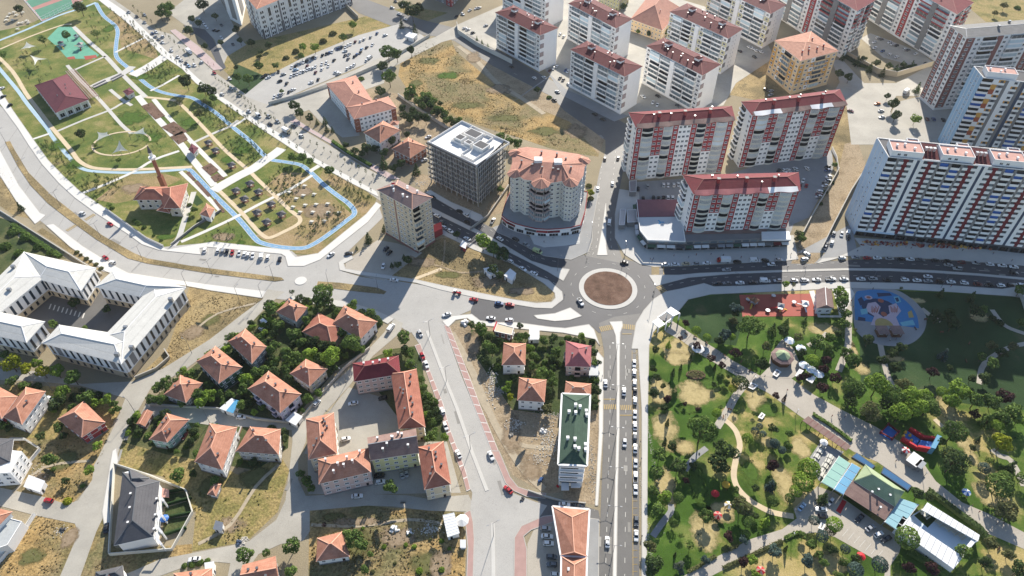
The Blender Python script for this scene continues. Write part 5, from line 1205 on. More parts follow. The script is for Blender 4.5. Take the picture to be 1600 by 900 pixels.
# green roofed long block
root, poly = block('apartment_block', 'long block with green tiled hipped roof and white eaves beside the lower road', 'apartment block', [(875, 727), (916, 728), (920, 618), (878, 617)], 16.0, 'render_white', plan=inset(L([(872, 727), (917, 729), (922, 618), (878, 616)], 16.0), .8))
for w in walls(root, poly, 2.5, 15.8, 4):
 if w.faces_camera():
  if w.len < 16:
   for f in range(4): w.strip(.3, w.len - 2.2, w.z0 + f * w.fh + .1, w.z0 + f * w.fh + 2.2, 'pane_dark', .06, 'glass_band'); w.strip(0, w.len, w.z0 + f * w.fh + 2.25, w.z0 + f * w.fh + 2.9, 'trim_white', .9, 'balcony_front')
  else: w.fill('wwwwwwwwww', {'w': (1, W(.4, .45))}, random.Random(1))
o, hz, c = roof_hip(root, L([(872, 727), (917, 729), (922, 618), (878, 616)], 16), 16, 2.6, 'tile_green', 0, 'tile_green', 1.0, thick=.5)
k = MB()
for a, b in zip(c, c[1:] + c[:1]): k.bar((a.x, a.y, 16.5), (b.x, b.y, 16.5), .8, .3)
k.build('gutter', MATS['trim_white'], o)
pts = []
for (u, v) in [(899, 637), (899, 649), (898, 690), (898, 702), (889, 645), (906, 638), (916, 642), (917, 648), (887, 686), (904, 703), (915, 694), (915, 702)]:
 p = P(u, v, 18.2); pts.append((p.x, p.y, hz(p.x, p.y)))
chimneys(o, pts, .9, 1.6, ('trim_white', 'trim_white'))
for (px, zz) in [([(877, 766), (889, 766), (889, 751), (877, 751)], 2.6), ([(892, 762), (907, 762), (907, 751), (892, 751)], 2.6)]:
 mb = MB(); mb.prism(L(px, zz), zz - .2, zz); mb.build('canopy', MATS['metal_white'], root)
# two ended orange roof building at the bottom
root, poly = block('commercial_building', 'wedge shaped building with bright orange roof and white eaves at the bottom edge', 'shop building', None, 9.0, 'render_white', plan=inset(L([(876, 868), (917, 870), (921, 796), (862, 791)], 9), .8))
o, hz, c = roof_hip(root, L([(876, 868), (917, 870), (921, 797), (863, 792)], 9), 9, 3.0, 'tile_orange', 0, 'ridge_tile', .9, thick=.4, near_gable=True)
k = MB()
for a, b in zip(c, c[1:] + c[:1]): k.bar((a.x, a.y, 9.4), (b.x, b.y, 9.4), .7, .3)
k.build('gutter', MATS['trim_white'], o)
o2, hz, c = roof_hip(root, L([(876, 935), (915, 935), (917, 872), (877, 870)], 9), 9.02, 2.6, 'tile_orange', 0, 'ridge_tile', .9, thick=.4)
mb = MB(); mb.prism(inset(L([(876, 935), (915, 935), (917, 872), (877, 870)], 9), .8), 0, 9); mb.build('wing_wall', MATS['render_white'], root)
k = MB()
for a, b in zip(c, c[1:] + c[:1]): k.bar((a.x, a.y, 9.43), (b.x, b.y, 9.43), .7, .3)
k.build('gutter', MATS['trim_white'], o2)
chimneys(o2, [(P(889, 891, 10).x, P(889, 891, 10).y, 10.2)], .9, .8, ('metal_grey', 'metal_white'), 'skylight')
# dark grey roofed terrace with fenced lawns
root, poly = block('terraced_house', 'long dark grey roofed row house with small fenced lawns behind', 'row house', None, 7.0, 'render_white', plan=inset(L([(180, 852), (240, 840), (250, 752), (233, 745), (204, 733), (191, 737)], 7.0), .6))
o, hz, c = roof_hip(root, L([(178, 853), (240, 839), (250, 752), (192, 738)], 7), 7, 3.2, 'tile_grey', 0, 'trim_grey', .9)
o3, hz3, c3 = roof_hip(root, L([(196, 775), (232, 757), (234, 747), (203, 733)], 7), 7.03, 2.4, 'tile_grey', 0, 'trim_grey', .8)
for (u, v) in [(207, 775), (206, 797), (203, 820), (244, 778), (242, 803), (240, 825)]:
 p = P(u, v, 8.8); z = hz(p.x, p.y); chimneys(o, [(p.x, p.y, z)], .5, 1.2, ('trim_grey', 'trim_white'))
for i, v in enumerate((770, 795, 820, 838)):
 a, b = P(246 - i * 1.2, v, 6.2), P(256 - i * 1.2, v + 13, 4.8); mb = MB(); mb.bar(a, b, .8, .3); mb.bar((b.x, b.y, 0), b, .5, .5); mb.build('pergola_arm', MATS['trim_white'], root)
sheets('lawn', 'greenery', .1, [[(258, 772), (290, 768), (296, 776), (258, 790)], [(258, 794), (296, 782), (302, 800), (258, 808)], [(256, 812), (300, 806), (290, 826), (254, 838)]])
E2 = [(172, 866), (180, 727), (236, 745), (292, 768), (302, 802), (270, 860), (172, 868)]
f = empty('garden_wall', P(236, 800), 0, 'pale garden wall round the dark roofed row house and its lawns', 'wall')
for a, b in zip(E2, E2[1:]):
 A, B = P(*a), P(*b); mb = MB(); mb.bar((A.x, A.y, .9), (B.x, B.y, .9), .3, 1.8); mb.build('wall_run', MATS['render_pale'], f)
for a, b in (((256, 791), (300, 779)), ((255, 811), (302, 802)), ((254, 838), (292, 826)), ((256, 771), (290, 766))):
 A, B = P(*a), P(*b); mb = MB(); mb.bar((A.x, A.y, .8), (B.x, B.y, .8), .5, 1.6); o = mb.build('hedge', MATS['lush']); tag(o, f'clipped dark hedge dividing the lawns of the row house, {["uppermost but one", "third from the top", "lowest", "uppermost"][[791, 811, 838, 771].index(a[1])]}', 'hedge', 'hedges between the small lawns')
root, poly = block('shed', 'pink pergola hut on the lawn behind the row house', 'shed', [(250, 777), (264, 777), (264, 765), (252, 762)], 2.6, None)
mb = MB(); mb.prism(poly, 2.4, 2.6, bottom=True); mb.build('roof', MATS['terrace_pink'], root); posts(root, inset(poly, .3), 2.4, .15, 'wood_brown')
house([(146, 912), (195, 905), (192, 884), (150, 894)], 6, 'dark grey roof cut off by the bottom edge below the row house', 'render_white', 'tile_grey', 2, ch=1, ridge='trim_grey', group=None)
# white modern house lower left and its neighbour
root, poly = block('apartment_block', 'white modern house with square dark windows on the left edge', 'house', [(-40, 742), (15, 738), (34, 705), (-20, 700)], 9, 'render_bright')
for w in walls(root, poly, .6, 8.9, 3):
 if w.faces_camera(): w.fill('www' if w.len < 14 else 'wwww', {'w': (1, W(.45, .5, 'trim_white', 'pane'))}, random.Random(4))
roof_hip(root, L([(-42, 744), (17, 722), (22, 686), (-20, 684)], 9), 9, 2, 'tile_grey', 0, 'trim_grey')
root, poly = block('house', 'house with orange roof edge and long grey lean-to on the left edge', 'house', [(-40, 870), (12, 852), (35, 815), (-20, 800)], 5, 'render_white')
roof_flat(root, poly, 5, 'metal_roof_dull', .3, 'render_bright')
roof_hip(root, L([(-40, 835), (-5, 826), (20, 800), (-20, 790)], 7.5), 7.5, 1.5, 'tile_orange', 0)
mb = MB(); mb.prism(inset(L([(-40, 835), (-5, 826), (20, 800), (-20, 790)], 7.5), .6), 4.9, 7.5); mb.build('wall', MATS['render_white'], root)
# small sheds
for px, h, m, lb in [
 ([(38, 760), (62, 768), (70, 753), (46, 744)], 2.6, 'metal_white', 'white steel shed on the dry lot beside the red parked car'),
 ([(334, 826), (346, 829), (348, 818), (338, 815)], 2.6, 'metal_grey', 'small pale box hut alone in the brown grass'),
 ([(344, 638), (364, 645), (374, 628), (362, 624)], 3, 'metal_white', 'small white hut with pale and bright blue roof sheets in the garden'),
 ([(693, 806), (700, 838), (717, 833), (709, 803)], 3, 'metal_white', 'white ribbed container shed beside the red pavement'),
 ([(720, 855), (727, 855), (727, 845), (720, 845)], 1.6, 'metal_white', 'small white tank box by the container shed'),
 ([(447, 656), (462, 664), (472, 652), (460, 645)], 2.4, 'metal_white', 'white lean-to roof at the corner of the lilac house'),
 ([(826, 530), (842, 530), (842, 516), (828, 515)], 2.8, 'metal_white', 'white flat roofed shed in the garden below the junction'),
 ([(756, 420), (766, 430), (778, 424), (776, 416)], 3, 'metal_white', 'white roofed kiosk under the trees on the dry triangle'),
 ([(788, 430), (800, 438), (806, 428), (797, 421)], 3, 'metal_white', 'white kiosk with red trim on the dry triangle beside the avenue'),
 ([(719, 384), (727, 388), (729, 381), (723, 377)], 2.8, 'render_red', 'tiny red and white booth on the dry lot by the pavement'),
 ([(633, 56), (645, 60), (652, 54), (640, 51)], 3.2, 'metal_white', 'white roofed red guard cabin at the car park entrance'),
 ([(921, 586), (934, 586), (934, 572), (922, 572)], 2.6, 'metal_grey', 'pale lean-to beside the pink roofed house'),
 ([(313, 335), (328, 340), (335, 327), (323, 319)], 3.4, 'tile_orange', 'small square orange roofed kiosk in the mosque garden'),
 ([(322, 893), (333, 895), (334, 879), (321, 881)], 2.6, 'metal_white', 'white box caravan beside the hedge near the bottom edge'),
]:
 root, poly = block('shed', lb, 'shed', px, h, 'render_white' if m != 'render_red' else m)
 if m == 'tile_orange': roof_hip(root, L(px, h), h, 1.6, m, .3)
 else:
  mb = MB(); q = inset(poly, -.25); a, b, c, d = q; mb.add([(a.x, a.y, h), (b.x, b.y, h), (c.x, c.y, h + .35), (d.x, d.y, h + .35), (a.x, a.y, h + .1), (b.x, b.y, h + .1), (c.x, c.y, h + .45), (d.x, d.y, h + .45)], [(4, 5, 6, 7), (3, 2, 1, 0), (0, 1, 5, 4), (1, 2, 6, 5), (2, 3, 7, 6), (3, 0, 4, 7)])
  ro = mb.build('roof', MATS['metal_white' if m == 'render_red' else m], root)
  if 'ribbed' in lb:
   for t in range(9):
    k = MB(); e0, e1 = a.lerp(b, t / 8), d.lerp(c, t / 8); k.bar((e0.x, e0.y, h + .13), (e1.x, e1.y, h + .48), .15, .06); k.build('roof_rib', MATS['metal_white'], ro)
  if 'blue roof' in lb:
   k = MB(); e = [a.lerp(b, .5), b, c, d.lerp(c, .5)]; k.add([(x.x, x.y, z) for x, z in zip(e, (h + .13, h + .13, h + .48, h + .48))], [(0, 1, 2, 3)]); k.build('roof_sheet', MATS['paint_blue'], ro)
 for w in walls(root, poly, 0, h, 1):
  if w.faces_camera() and w.len > 2: w.item(win_mesh(.9, 1.8 if h > 2 else .8, 'trim_grey', 'pane_dark', 0), 'door', w.len * .3, .1);
# flat roofed shops in the garden at the junction
root, poly = block('shop', 'flat cream roofed shop with a red sign end below the parked white cars', 'shop', [(772, 518), (800, 524), (803, 512), (777, 505)], 3.6, 'render_brown')
roof_flat(root, poly, 3.6, 'render_cream', .3, 'trim_white'); mb = MB(); a, b = P(771, 517, 4), P(776, 504, 4); mb.bar((a.x, a.y, 4), (b.x, b.y, 4), .5, 1.5); mb.build('sign_board', MATS['flag_red'], root)
for w in walls(root, poly, 0, 3.6, 1):
 if w.faces_camera(): w.fill('www', {'w': (1, W(.6, .6))})
# white roofed school round a courtyard
SW = 'tile_weathered'
root, poly = block('school', 'large white roofed school wrapped round a paved courtyard', 'school', None, 1, None, plan=[P2(x, y) for x, y in ((0, 500), (60, 590), (210, 590), (295, 470), (160, 430))])
def school_wing(px, h=11.5, side_skip=()):
 eav = L(px, h); pl_ = inset(eav, .9);
 mb = MB(); mb.prism(pl_, 0, 4.2); mb.build('lower_wall', MATS['render_beige'], root)
 mb = MB(); mb.prism(pl_, 4.2, h); mb.build('upper_wall', MATS['render_white'], root)
 if sum(pl_[i - 1].x * pl_[i].y - pl_[i].x * pl_[i - 1].y for i in range(4)) < 0: pl_ = pl_[::-1]
 for w in walls(root, pl_, 0, h, 1):
  if not w.faces_camera(): continue
  n = max(2, int(w.len / 3.4))
  w.strip(0, w.len, 4.05, 4.4, 'trim_white', .15, 'floor_band')
  for i in range(n):
   x = w.len * (i + .5) / n
   if w.len > 30 and i in (1, n - 2): w.strip(x - 1.4, x + 1.4, 4.4, h, 'render_grey', .08, 'wall_panel'); continue
   w.item(win_mesh(1.3, 5.4, 'trim_grey', 'pane', 0), 'window', x, 5.0); w.item(win_mesh(1.3, 2.2, 'trim_grey', 'pane_dark', 0), 'window', x, 1.0)
 return roof_hip(root, eav, h, 2.1, 'metal_roof', 0, 'trim_white', 1.0, thick=.3)
A = school_wing([(66, 537), (190, 569), (216, 527), (93, 508)])
A = school_wing([(190, 570), (291, 450), (240, 446), (162, 526)], 11.55)
A = school_wing([(148, 449), (218, 464), (291, 449), (176, 424)], 11.6)
A = school_wing([(-30, 520), (42, 536), (71, 503), (0, 488)])
A = school_wing([(-90, 520), (0, 490), (72, 432), (38, 394)], 11.62)
A = school_wing([(61, 437), (127, 455), (151, 419), (38, 394)], 11.58)
for (u, v) in [(182, 553), (205, 542), (196, 511), (266, 467), (20, 416), (14, 452)]:
 p = P(u, v, 14); mb = MB(); mb.box((p.x, p.y, 12.2), (1.8, 1.2, 2.4)); mb.build('roof_hatch', MATS['metal_grey'], root)
p = P(36, 464, 4.5); mb = MB(); q = L([(28, 470), (38, 476), (52, 463), (42, 457)], 4.5); mb.prism(q, 4.2, 4.5, bottom=True); o = mb.build('entrance_canopy', MATS['tile_maroon'], root); posts(root, inset(q, .4), 4.2, .9, 'render_beige', 'canopy_post')
sheet('school_courtyard', [(60, 455), (130, 470), (165, 450), (215, 480), (165, 525), (90, 515), (40, 510), (45, 480)], 'asphalt_old', .08)
for i in range(9):
 A, B = P2(80 + i * 6.5, 475 + i * 1.8), P2(77 + i * 6.5, 483 + i * 1.8); d = (B - A).normalized(); n = Vector((-d.y, d.x)) * .3
 mb = MB(); mb.add([(x.x, x.y, .1) for x in (A - n, B - n, B + n, A + n)], [(0, 1, 2, 3)]); mb.build('court_line', MATS['line_white'])['kind'] = 'structure'
# peach roofed school by the car park
root, poly = block('school', 'L shaped two storey school with terracotta roof and white walls below the car park', 'school', None, 1, None, plan=L([(520, 190), (560, 210), (620, 190), (560, 130)]))
def wing2(px, h, nf, wall, roof, rise=3.2, end='brick_red'):
 eav = L(px, h); pl_ = inset(eav, .6)
 if sum(pl_[i - 1].x * pl_[i].y - pl_[i].x * pl_[i - 1].y for i in range(4)) < 0: pl_ = pl_[::-1]
 mb = MB(); mb.prism(pl_, 0, h); mb.build('wall', MATS[wall], root)
 for w in walls(root, pl_, .6, h - .2, nf):
  if w.faces_camera():
   w.fill('w' * max(2, int(w.len / 2.6)), {'w': (1, W(.55, .5))})
   w.strip(-.05, min(3.2, w.len * .15), 0, h - .02, end, .12, 'brick_panel'); w.strip(w.len - min(3.2, w.len * .15), w.len + .05, 0, h - .02, end, .12, 'brick_panel')
 o, hz, c = roof_hip(root, eav, h, rise, roof, 0); chimneys(o, roof_spots(c, hz, 2, random.Random(int(px[0][0]))), .7, 1.3)
wing2([(553, 187), (620, 169), (607, 151), (541, 168)], 10, 3, 'render_bright', 'tile_peach'); wing2([(541, 168), (584, 160), (556, 118), (509, 131)], 10.05, 3, 'render_bright', 'tile_peach')
house([(607, 197), (622, 196), (624, 190), (612, 189)], 5, 'small terracotta roofed annex behind the pale blue villa', 'render_white', 'tile_peach', 1, ch=0, group=None)
# purple roofed park pavilion
root, poly = block('park_pavilion', 'park building with purple metal roof and glazed front beside the pergola', 'pavilion', None, 5.5, 'render_pale', plan=inset(L([(87, 177), (139, 156), (105, 116), (54, 134)], 5.5), .8))
for w in walls(root, poly, .3, 5.2, 1):
 if w.faces_camera():
  n = max(2, int(w.len / 4.5))
  for i in range(n): w.item(win_mesh(3.0, 2.8, 'trim_white', 'pane_dark', 1), 'window', w.len * (i + .5) / n, .8)
  for i in range(n + 1): w.strip(min(max(w.len * i / n, .3), w.len - .3) - .25, min(max(w.len * i / n, .3), w.len - .3) + .25, 0, 5.3, 'render_bright', .5, 'column')
o, hz, c = roof_hip(root, L([(87, 177), (139, 156), (105, 116), (54, 134)], 5.5), 5.5, 3.4, 'tile_purple', 0, 'tile_purple', .8)
chimneys(o, roof_spots(c, hz, 4, random.Random(12), .2, .6), .4, .9, ('metal_grey', 'trim_grey'), 'vent_pipe')
root = empty('pergola', P(130, 138), 0, 'long slatted shade pergola along the purple roofed pavilion', 'pergola'); a, b = L([(112, 115), (150, 158)]);
for k_ in range(9):
 s = (k_ - 4) * .75; d = (b - a).normalized(); n = Vector((-d.y, d.x)) * s; mb = MB(); mb.bar((a.x + n.x, a.y + n.y, 3), (b.x + n.x, b.y + n.y, 3), .3, .2); mb.build('slat', MATS['render_brown' if k_ % 2 else 'render_taupe'], root)
posts(root, [(p.x - math.sin(an) * s, p.y + math.cos(an) * s) for p, an in walk([a, b], 5) for s in (-2.8, 2.8)], 2.9, .2, 'wood_brown')
# mosque
root, poly = block('mosque', 'small mosque with orange tiled roof and red brick minaret', 'mosque', None, 7.5, 'stone', plan=inset(L([(209, 313), (260, 311), (270, 322), (283, 318), (293, 287), (250, 292), (218, 293)], 7.5), .5) if False else L([(213, 311), (259, 310), (262, 321), (280, 322), (289, 291), (247, 293), (222, 295)], 7.5))
for w in walls(root, poly, .3, 7.4, 2):
 if w.faces_camera() and w.len > 3: w.fill('w' * max(1, int(w.len / 3.6)), {'w': (1, W(.42, .55, 'trim_white', 'pane_dark', 0))}); w.strip(0, w.len, 4.4, 7.4, 'render_white', .03, 'wall_panel') if False else None
roof_hip(root, L([(208, 313), (262, 313), (262, 292), (219, 292)], 7.5), 7.5, 3.0, 'tile_red', 0); roof_hip(root, L([(256, 326), (282, 326), (294, 287), (246, 296)], 7.5), 7.53, 3.6, 'tile_red', 0); roof_hip(root, L([(245, 330), (266, 334), (270, 318), (258, 314)], 5), 5.2, 1.4, 'tile_red', 0)
b = P2(257, 292); mb = MB(); mb.box((b.x, b.y, 0), (2.6, 2.6, 8)); mb.cyl((b.x, b.y, 8), 1.05, 12.5, 12); mn = mb.build('minaret', MATS['brick_red'], root)
mb = MB(); mb.cyl((b.x, b.y, 19.2), 1.2, .8, 14, r2=2.0); mb.cyl((b.x, b.y, 20), 2.0, 1.0, 14); mb.cyl((b.x, b.y, 20.4), .9, 3.6, 12); mb.build('minaret_balcony', MATS['trim_white'], mn)
mb = MB(); mb.cyl((b.x, b.y, 24), 1.15, 4.6, 12, r2=.06); mb.cyl((b.x, b.y, 28.4), .1, 1.4, 6); mb.build('minaret_spire', MATS['tile_grey'], mn)
# government building at the top left
root, poly = block('public_building', 'large white public building with arched dark windows and orange roof at the top', 'public building', None, 1, None, plan=L([(424, 75), (540, 30), (520, 0), (400, 0)]))
def gov(px, h, base=8.0, nf=6, roof='tile_orange'):
 eav = L(px, h); pl_ = inset(eav, .4)
 if sum(pl_[i - 1].x * pl_[i].y - pl_[i].x * pl_[i - 1].y for i in range(4)) < 0: pl_ = pl_[::-1]
 mb = MB(); mb.prism(pl_, 0, base); mb.build('plinth', MATS['render_dark'], root); mb = MB(); mb.prism(pl_, base, h); mb.build('wall', MATS['render_white'], root)
 for w in walls(root, pl_, 0, h, 1):
  if not w.faces_camera(): continue
  n = max(2, int(w.len / 6))
  for i in range(n):
   x = w.len * (i + .5) / n
   w.strip(x - 1.9, x + 1.9, .3, base, 'render_white', .1, 'wall_panel')
   tall = i % 3 == 1
   for f in range(nf):
    z = 1.2 + f * (h - 2) / nf
    if tall and f >= nf - 2: continue
    for e in (-.85, .85): w.item(win_mesh(1.1, 1.7, 'trim_grey', 'pane_dark', 0), 'window', x + e, z, .1)
   if tall: w.strip(x - 1.9, x + 1.9, h * .62, h * .96, 'trim_white', .35, 'window_surround'); w.item(win_mesh(2.6, round(h * .27, 1), 'trim_white', 'pane_dark', 1), 'arched_window', x, h * .65, .36)
  for i in range(1, n): w.strip(w.len * i / n - .6, w.len * i / n + .6, 0, h, 'render_grey' if i % 3 == 0 else 'render_white', .4, 'pier')
 return roof_hip(root, eav, h, 3, roof, 0)
gov([(401, 15), (456, -8), (420, -40), (378, -12)], 24.0); gov([(452, -4), (545, -36), (535, -66), (440, -34)], 23.0)
w_ = None
root2 = root
pts = L([(347, 0), (360, 30), (378, 40), (384, 10), (370, -20)], 0); mb = MB(); mb.prism(pts, 0, 26); o = mb.build('entrance_tower', MATS['render_white'], root)
for w in walls(root, pts, 0, 26, 1):
 if w.faces_camera() and w.len > 4: w.strip(w.len * .3, w.len * .7, 3, 25, 'render_grey', .3, 'stair_glazing')
# other buildings on the top edge
house([(985, 30), (1035, 48), (1066, 14), (1020, -15)], 10, 'pale peach school with terracotta roof at the top edge', 'render_peach', 'tile_peach', 3, 'school', ch=2, group=None, name='school')
house([(935, -12), (968, 2), (985, -12), (960, -25)], 9, 'pale yellow building at the top edge left of the peach school', 'render_yellow', 'tile_brown', 3, 'building', ch=0, group=None, name='building')
for px, h, lb, sd in [([(664, -62), (702, -46), (716, -60), (680, -76)], 30, 'grey and red tower cut off by the top edge beside the crossroads', 1), ([(704, -60), (742, -66), (752, -82), (712, -78)], 30, 'red based tower at the top edge beside two parked white cars', 2)]:
 root, poly = block('apartment_block', lb, 'apartment block', px, h, 'render_white')
 for w in walls(root, poly, 0, h, 9):
  if w.faces_camera(): w.fill('rwwr', {'w': (1.3, W(.4, .45, back=('render_grey', 'render_grey', 'render_grey', 'render_pale', 'render_pale', 'render_pale', 'render_pale', 'render_pale', 'render_pale'))), 'r': (1, W(.45, .45, back='render_red'))}, random.Random(sd))
 roof_hip(root, poly, h, 2.5, 'tile_maroon', .5)
# walls and fences along the lots
def gwall(px, h, label, m='render_pale', t=.35, piece=None):
 f = empty('boundary_wall', P(*px[len(px) // 2]), 0, label, 'wall')
 for a, b in zip(px, px[1:]):
  A, B = P(*a), P(*b); mb = MB(); mb.bar((A.x, A.y, h / 2), (B.x, B.y, h / 2), t, h); mb.build('wall_run', MATS[m], f)
  mb = MB(); mb.bar((A.x, A.y, h + .04), (B.x, B.y, h + .04), t + .14, .1); mb.build('coping', MATS['kerb'], f)
for px, h, lb, m in [
 ([(420, 164), (470, 150), (540, 126), (600, 100), (672, 57)], 2.2, 'long pale retaining wall below the crowded car park', 'render_pale'),
 ([(714, 40), (716, 53), (745, 72), (800, 100)], 3.5, 'high pale retaining wall of the empty white car park', 'render_pale'),
 ([(560, 30), (540, 10), (520, -10)], 3, 'beige retaining wall by the public building at the top', 'render_beige'),
 ([(1307, 80), (1370, 115), (1400, 120), (1456, 103)], 4, 'curved beige retaining wall round the conifers of the gated car park', 'render_beige'),
 ([(1310, 266), (1297, 290), (1270, 335), (1248, 378)], 2.2, 'low wall between the car park and the dirt road', 'render_pale'),
 ([(1354, 262), (1328, 302), (1300, 356), (1282, 393)], 3, 'pale wall along the right side of the dirt road', 'render_pale'),
 ([(1299, 233), (1306, 248), (1309, 268)], 2, 'short white wall at the end of the dry grass beside the red block', 'render_bright'),
 ([(18, 688), (40, 688), (64, 703), (26, 750)], 1.6, 'white bent wall around the yellow grass beside the modern house', 'render_bright'),
 ([(56, 805), (30, 845), (0, 880)], 2, 'white straight wall beside the lean-to on the left edge', 'render_bright'),
 ([(0, 330), (55, 365), (130, 412), (160, 430)], 1.2, 'low stone wall with posts above the white roofed school', 'stone'),
 ([(256, 386), (230, 374), (165, 327)], 1.4, 'low white wall between the mosque garden and the boulevard', 'render_white'),
 ([(268, 384), (305, 355), (346, 330)], 1.4, 'grey wall along the right side of the mosque garden', 'render_grey'),
 ([(578, 545), (540, 575), (505, 615), (470, 656)], 1.5, 'stone wall between the leafy gardens and the lane', 'stone'),
 ([(455, 662), (400, 656), (342, 640), (235, 634)], 1.3, 'low garden wall above the shaded lane', 'stone'),
 ([(212, 592), (245, 578), (266, 560), (258, 548)], 1.6, 'beige retaining wall below the school corner', 'render_beige'),
 ([(348, 735), (366, 700), (378, 668)], 1.0, 'pink brick garden path wall between two orange roofed houses', 'terrace_pink'),
 ([(825, 768), (848, 776), (880, 785), (915, 788)], 1.2, 'low kerb wall around the yard of the green roofed block', 'raw_concrete'),
 ([(735, 360), (762, 340), (795, 292)], 1.8, 'grey fence wall beside the lane under the construction frame', 'raw_concrete'),
 ([(622, 150), (680, 190), (704, 205)], 2, 'stone wall along the tree lined back lane', 'stone'),
 ([(1588, 452), (1596, 470), (1606, 500)], 2, 'pale wall on the right edge of the shaded park', 'render_pale'),
]: gwall(px, h, lb, m)
# trees and shrubs
RT = random.Random(5)
def G(r, g, b): return (r, g, b)
LEAF = {
 'green': mat_leaf('leaf_green', G(.035, .062, .016), G(.07, .112, .028), G(.13, .18, .05)),
 'bright': mat_leaf('leaf_bright', G(.07, .115, .016), G(.12, .185, .026), G(.19, .26, .05)),
 'dark': mat_leaf('leaf_dark', G(.022, .038, .016), G(.042, .066, .024), G(.075, .102, .038)),
 'olive': mat_leaf('leaf_olive', G(.055, .062, .026), G(.1, .108, .045), G(.155, .155, .07)),
 'yellow': mat_leaf('leaf_yellow', G(.12, .15, .012), G(.2, .22, .02), G(.3, .3, .04)),
 'purple': mat_leaf('leaf_purple', G(.03, .014, .018), G(.05, .024, .027), G(.085, .045, .045)),
 'blue': mat_leaf('leaf_blue', G(.03, .05, .045), G(.055, .085, .078), G(.1, .14, .125)),
 'silver': mat_leaf('leaf_silver', G(.08, .1, .075), G(.13, .15, .115), G(.19, .21, .16)),
 'dry': mat_leaf('leaf_dry', G(.1, .07, .035), G(.15, .11, .05), G(.2, .15, .07)),
}
mat('bark', '5b4a3a', .9, .15, 1.0)
def leafquad(mb, c, n, s, r):
 """a bent leaf spray: two triangles with a fold"""
 n = n.normalized(); t = n.cross(Vector((r.uniform(-1, 1), r.uniform(-1, 1), r.uniform(-1, 1))))
 if t.length < 1e-3: return
 t.normalize(); b = n.cross(t); k = s * r.uniform(.7, 1.3)
 f = n * k * r.uniform(-.25, .25)
 mb.add([c - t * k, c - b * k * .7 + f, c + t * k, c + b * k * .7 + f], [(0, 1, 2), (0, 2, 3)])
for _k, _f in (('green', 1.45), ('bright', 1.45), ('dark', 1.3), ('olive', 1.2), ('yellow', 1.2), ('blue', 1.25)):
 for e in LEAF[_k].node_tree.nodes['Color Ramp'].color_ramp.elements: e.color = (*(min(1, x * _f) for x in e.color[:3]), 1)
def rndu(r):
 z = r.uniform(-1, 1); a = r.uniform(0, 6.283); s = math.sqrt(1 - z * z); return Vector((s * math.cos(a), s * math.sin(a), z))
def crown_mesh(kind, seed):
 r = random.Random(seed); mb = MB()
 if kind in ('broad', 'big', 'sparse'):
  n = {'broad': 900, 'big': 2600, 'sparse': 420}[kind]; s = {'broad': .12, 'big': .072, 'sparse': .12}[kind]
  lobes = [(Vector((0, 0, 0)), .62)]
  for i in range({'broad': 9, 'big': 16, 'sparse': 7}[kind]):
   d = rndu(r); d.z = d.z * .75 + .12; lobes.append((d * r.uniform(.5, .72), r.uniform(.26, .44)))
  tot = sum(l[1] ** 2 for l in lobes)
  for c, q in lobes:
   for i in range(int(n * q * q / tot)):
    d = rndu(r)
    p = c + d * q * r.uniform(.82, 1.05)
    if p.z < -.62: continue
    if any((p - c2).length < q2 * .7 for c2, q2 in lobes): continue
    leafquad(mb, p, d + rndu(r) * .7 + Vector((0, 0, .25)), s, r)
 elif kind == 'ball':
  for i in range(1100):
   d = rndu(r)
   if d.z < -.75: continue
   bump = 1 + .05 * math.sin(d.x * 9 + seed) * math.sin(d.y * 8) + .04 * math.sin(d.z * 11)
   leafquad(mb, Vector((d.x, d.y, d.z * .85)) * bump * r.uniform(.93, 1.02), d + rndu(r) * .5, .1, r)
 elif kind == 'conifer':            # unit: base radius 1, height 3, base at z=0
  for k in range(13):
   z = .15 + k * .21; rad = (1 - k / 13.2) * 1.02
   for i in range(max(5, int(16 * rad))):
    a = r.uniform(0, 6.283)
    for j in range(4):
     t = rad * (.35 + .65 * (j + r.random()) / 4)
     p = Vector((math.cos(a) * t, math.sin(a) * t, z - t * .28 + r.uniform(-.06, .06)))
     leafquad(mb, p, Vector((math.cos(a) * .5, math.sin(a) * .5, 1)) + rndu(r) * .6, .13, r)
 elif kind == 'cypress':            # unit: radius 1, height 5
  for i in range(500):
   t = r.random() ** 1.2; a = r.uniform(0, 6.283); rad = (1 - t) ** .7 * r.uniform(.75, 1.05)
   leafquad(mb, Vector((math.cos(a) * rad, math.sin(a) * rad, t * 5)), Vector((math.cos(a), math.sin(a), .4)) + rndu(r) * .5, .2, r)
 elif kind == 'shrub':
  for i in range(300):
   d = rndu(r); d.z = abs(d.z)
   leafquad(mb, Vector((d.x, d.y, d.z * .9)) * r.uniform(.75, 1.05), d + rndu(r) * .8, .17, r)
 me = mb.mesh('crown', [LEAF['green']])
 return me
CROWN = {k: [crown_mesh(k, i * 7 + 3) for i in range(3)] for k in ('broad', 'big', 'sparse', 'ball', 'conifer', 'cypress', 'shrub')}
def trunk_mesh(hh, rad, limbs=True, seed=1):
 r = random.Random(seed); mb = MB(); mb.cyl((0, 0, 0), rad, hh, 6, 0, rad * .55)
 if limbs:
  for i in range(4):
   a = i * 1.57 + r.uniform(-.4, .4); z = hh * r.uniform(.55, .8)
   mb.bar((0, 0, z), (math.cos(a) * hh * .35, math.sin(a) * hh * .35, z + hh * .4), rad * .6)
 return mb.mesh('trunk', [MATS['bark']])
TRUNK = [trunk_mesh(1, .07, True, 1), trunk_mesh(1, .06, True, 2), trunk_mesh(1, .05, False, 3)]
def ppm(u, v, z=0):
 a, b = (u - 800) / CAM_F, -(v - 450) / CAM_F
 return CAM_F / ((CAM_H - z) / -(-math.sin(_th) + b * math.cos(_th)))
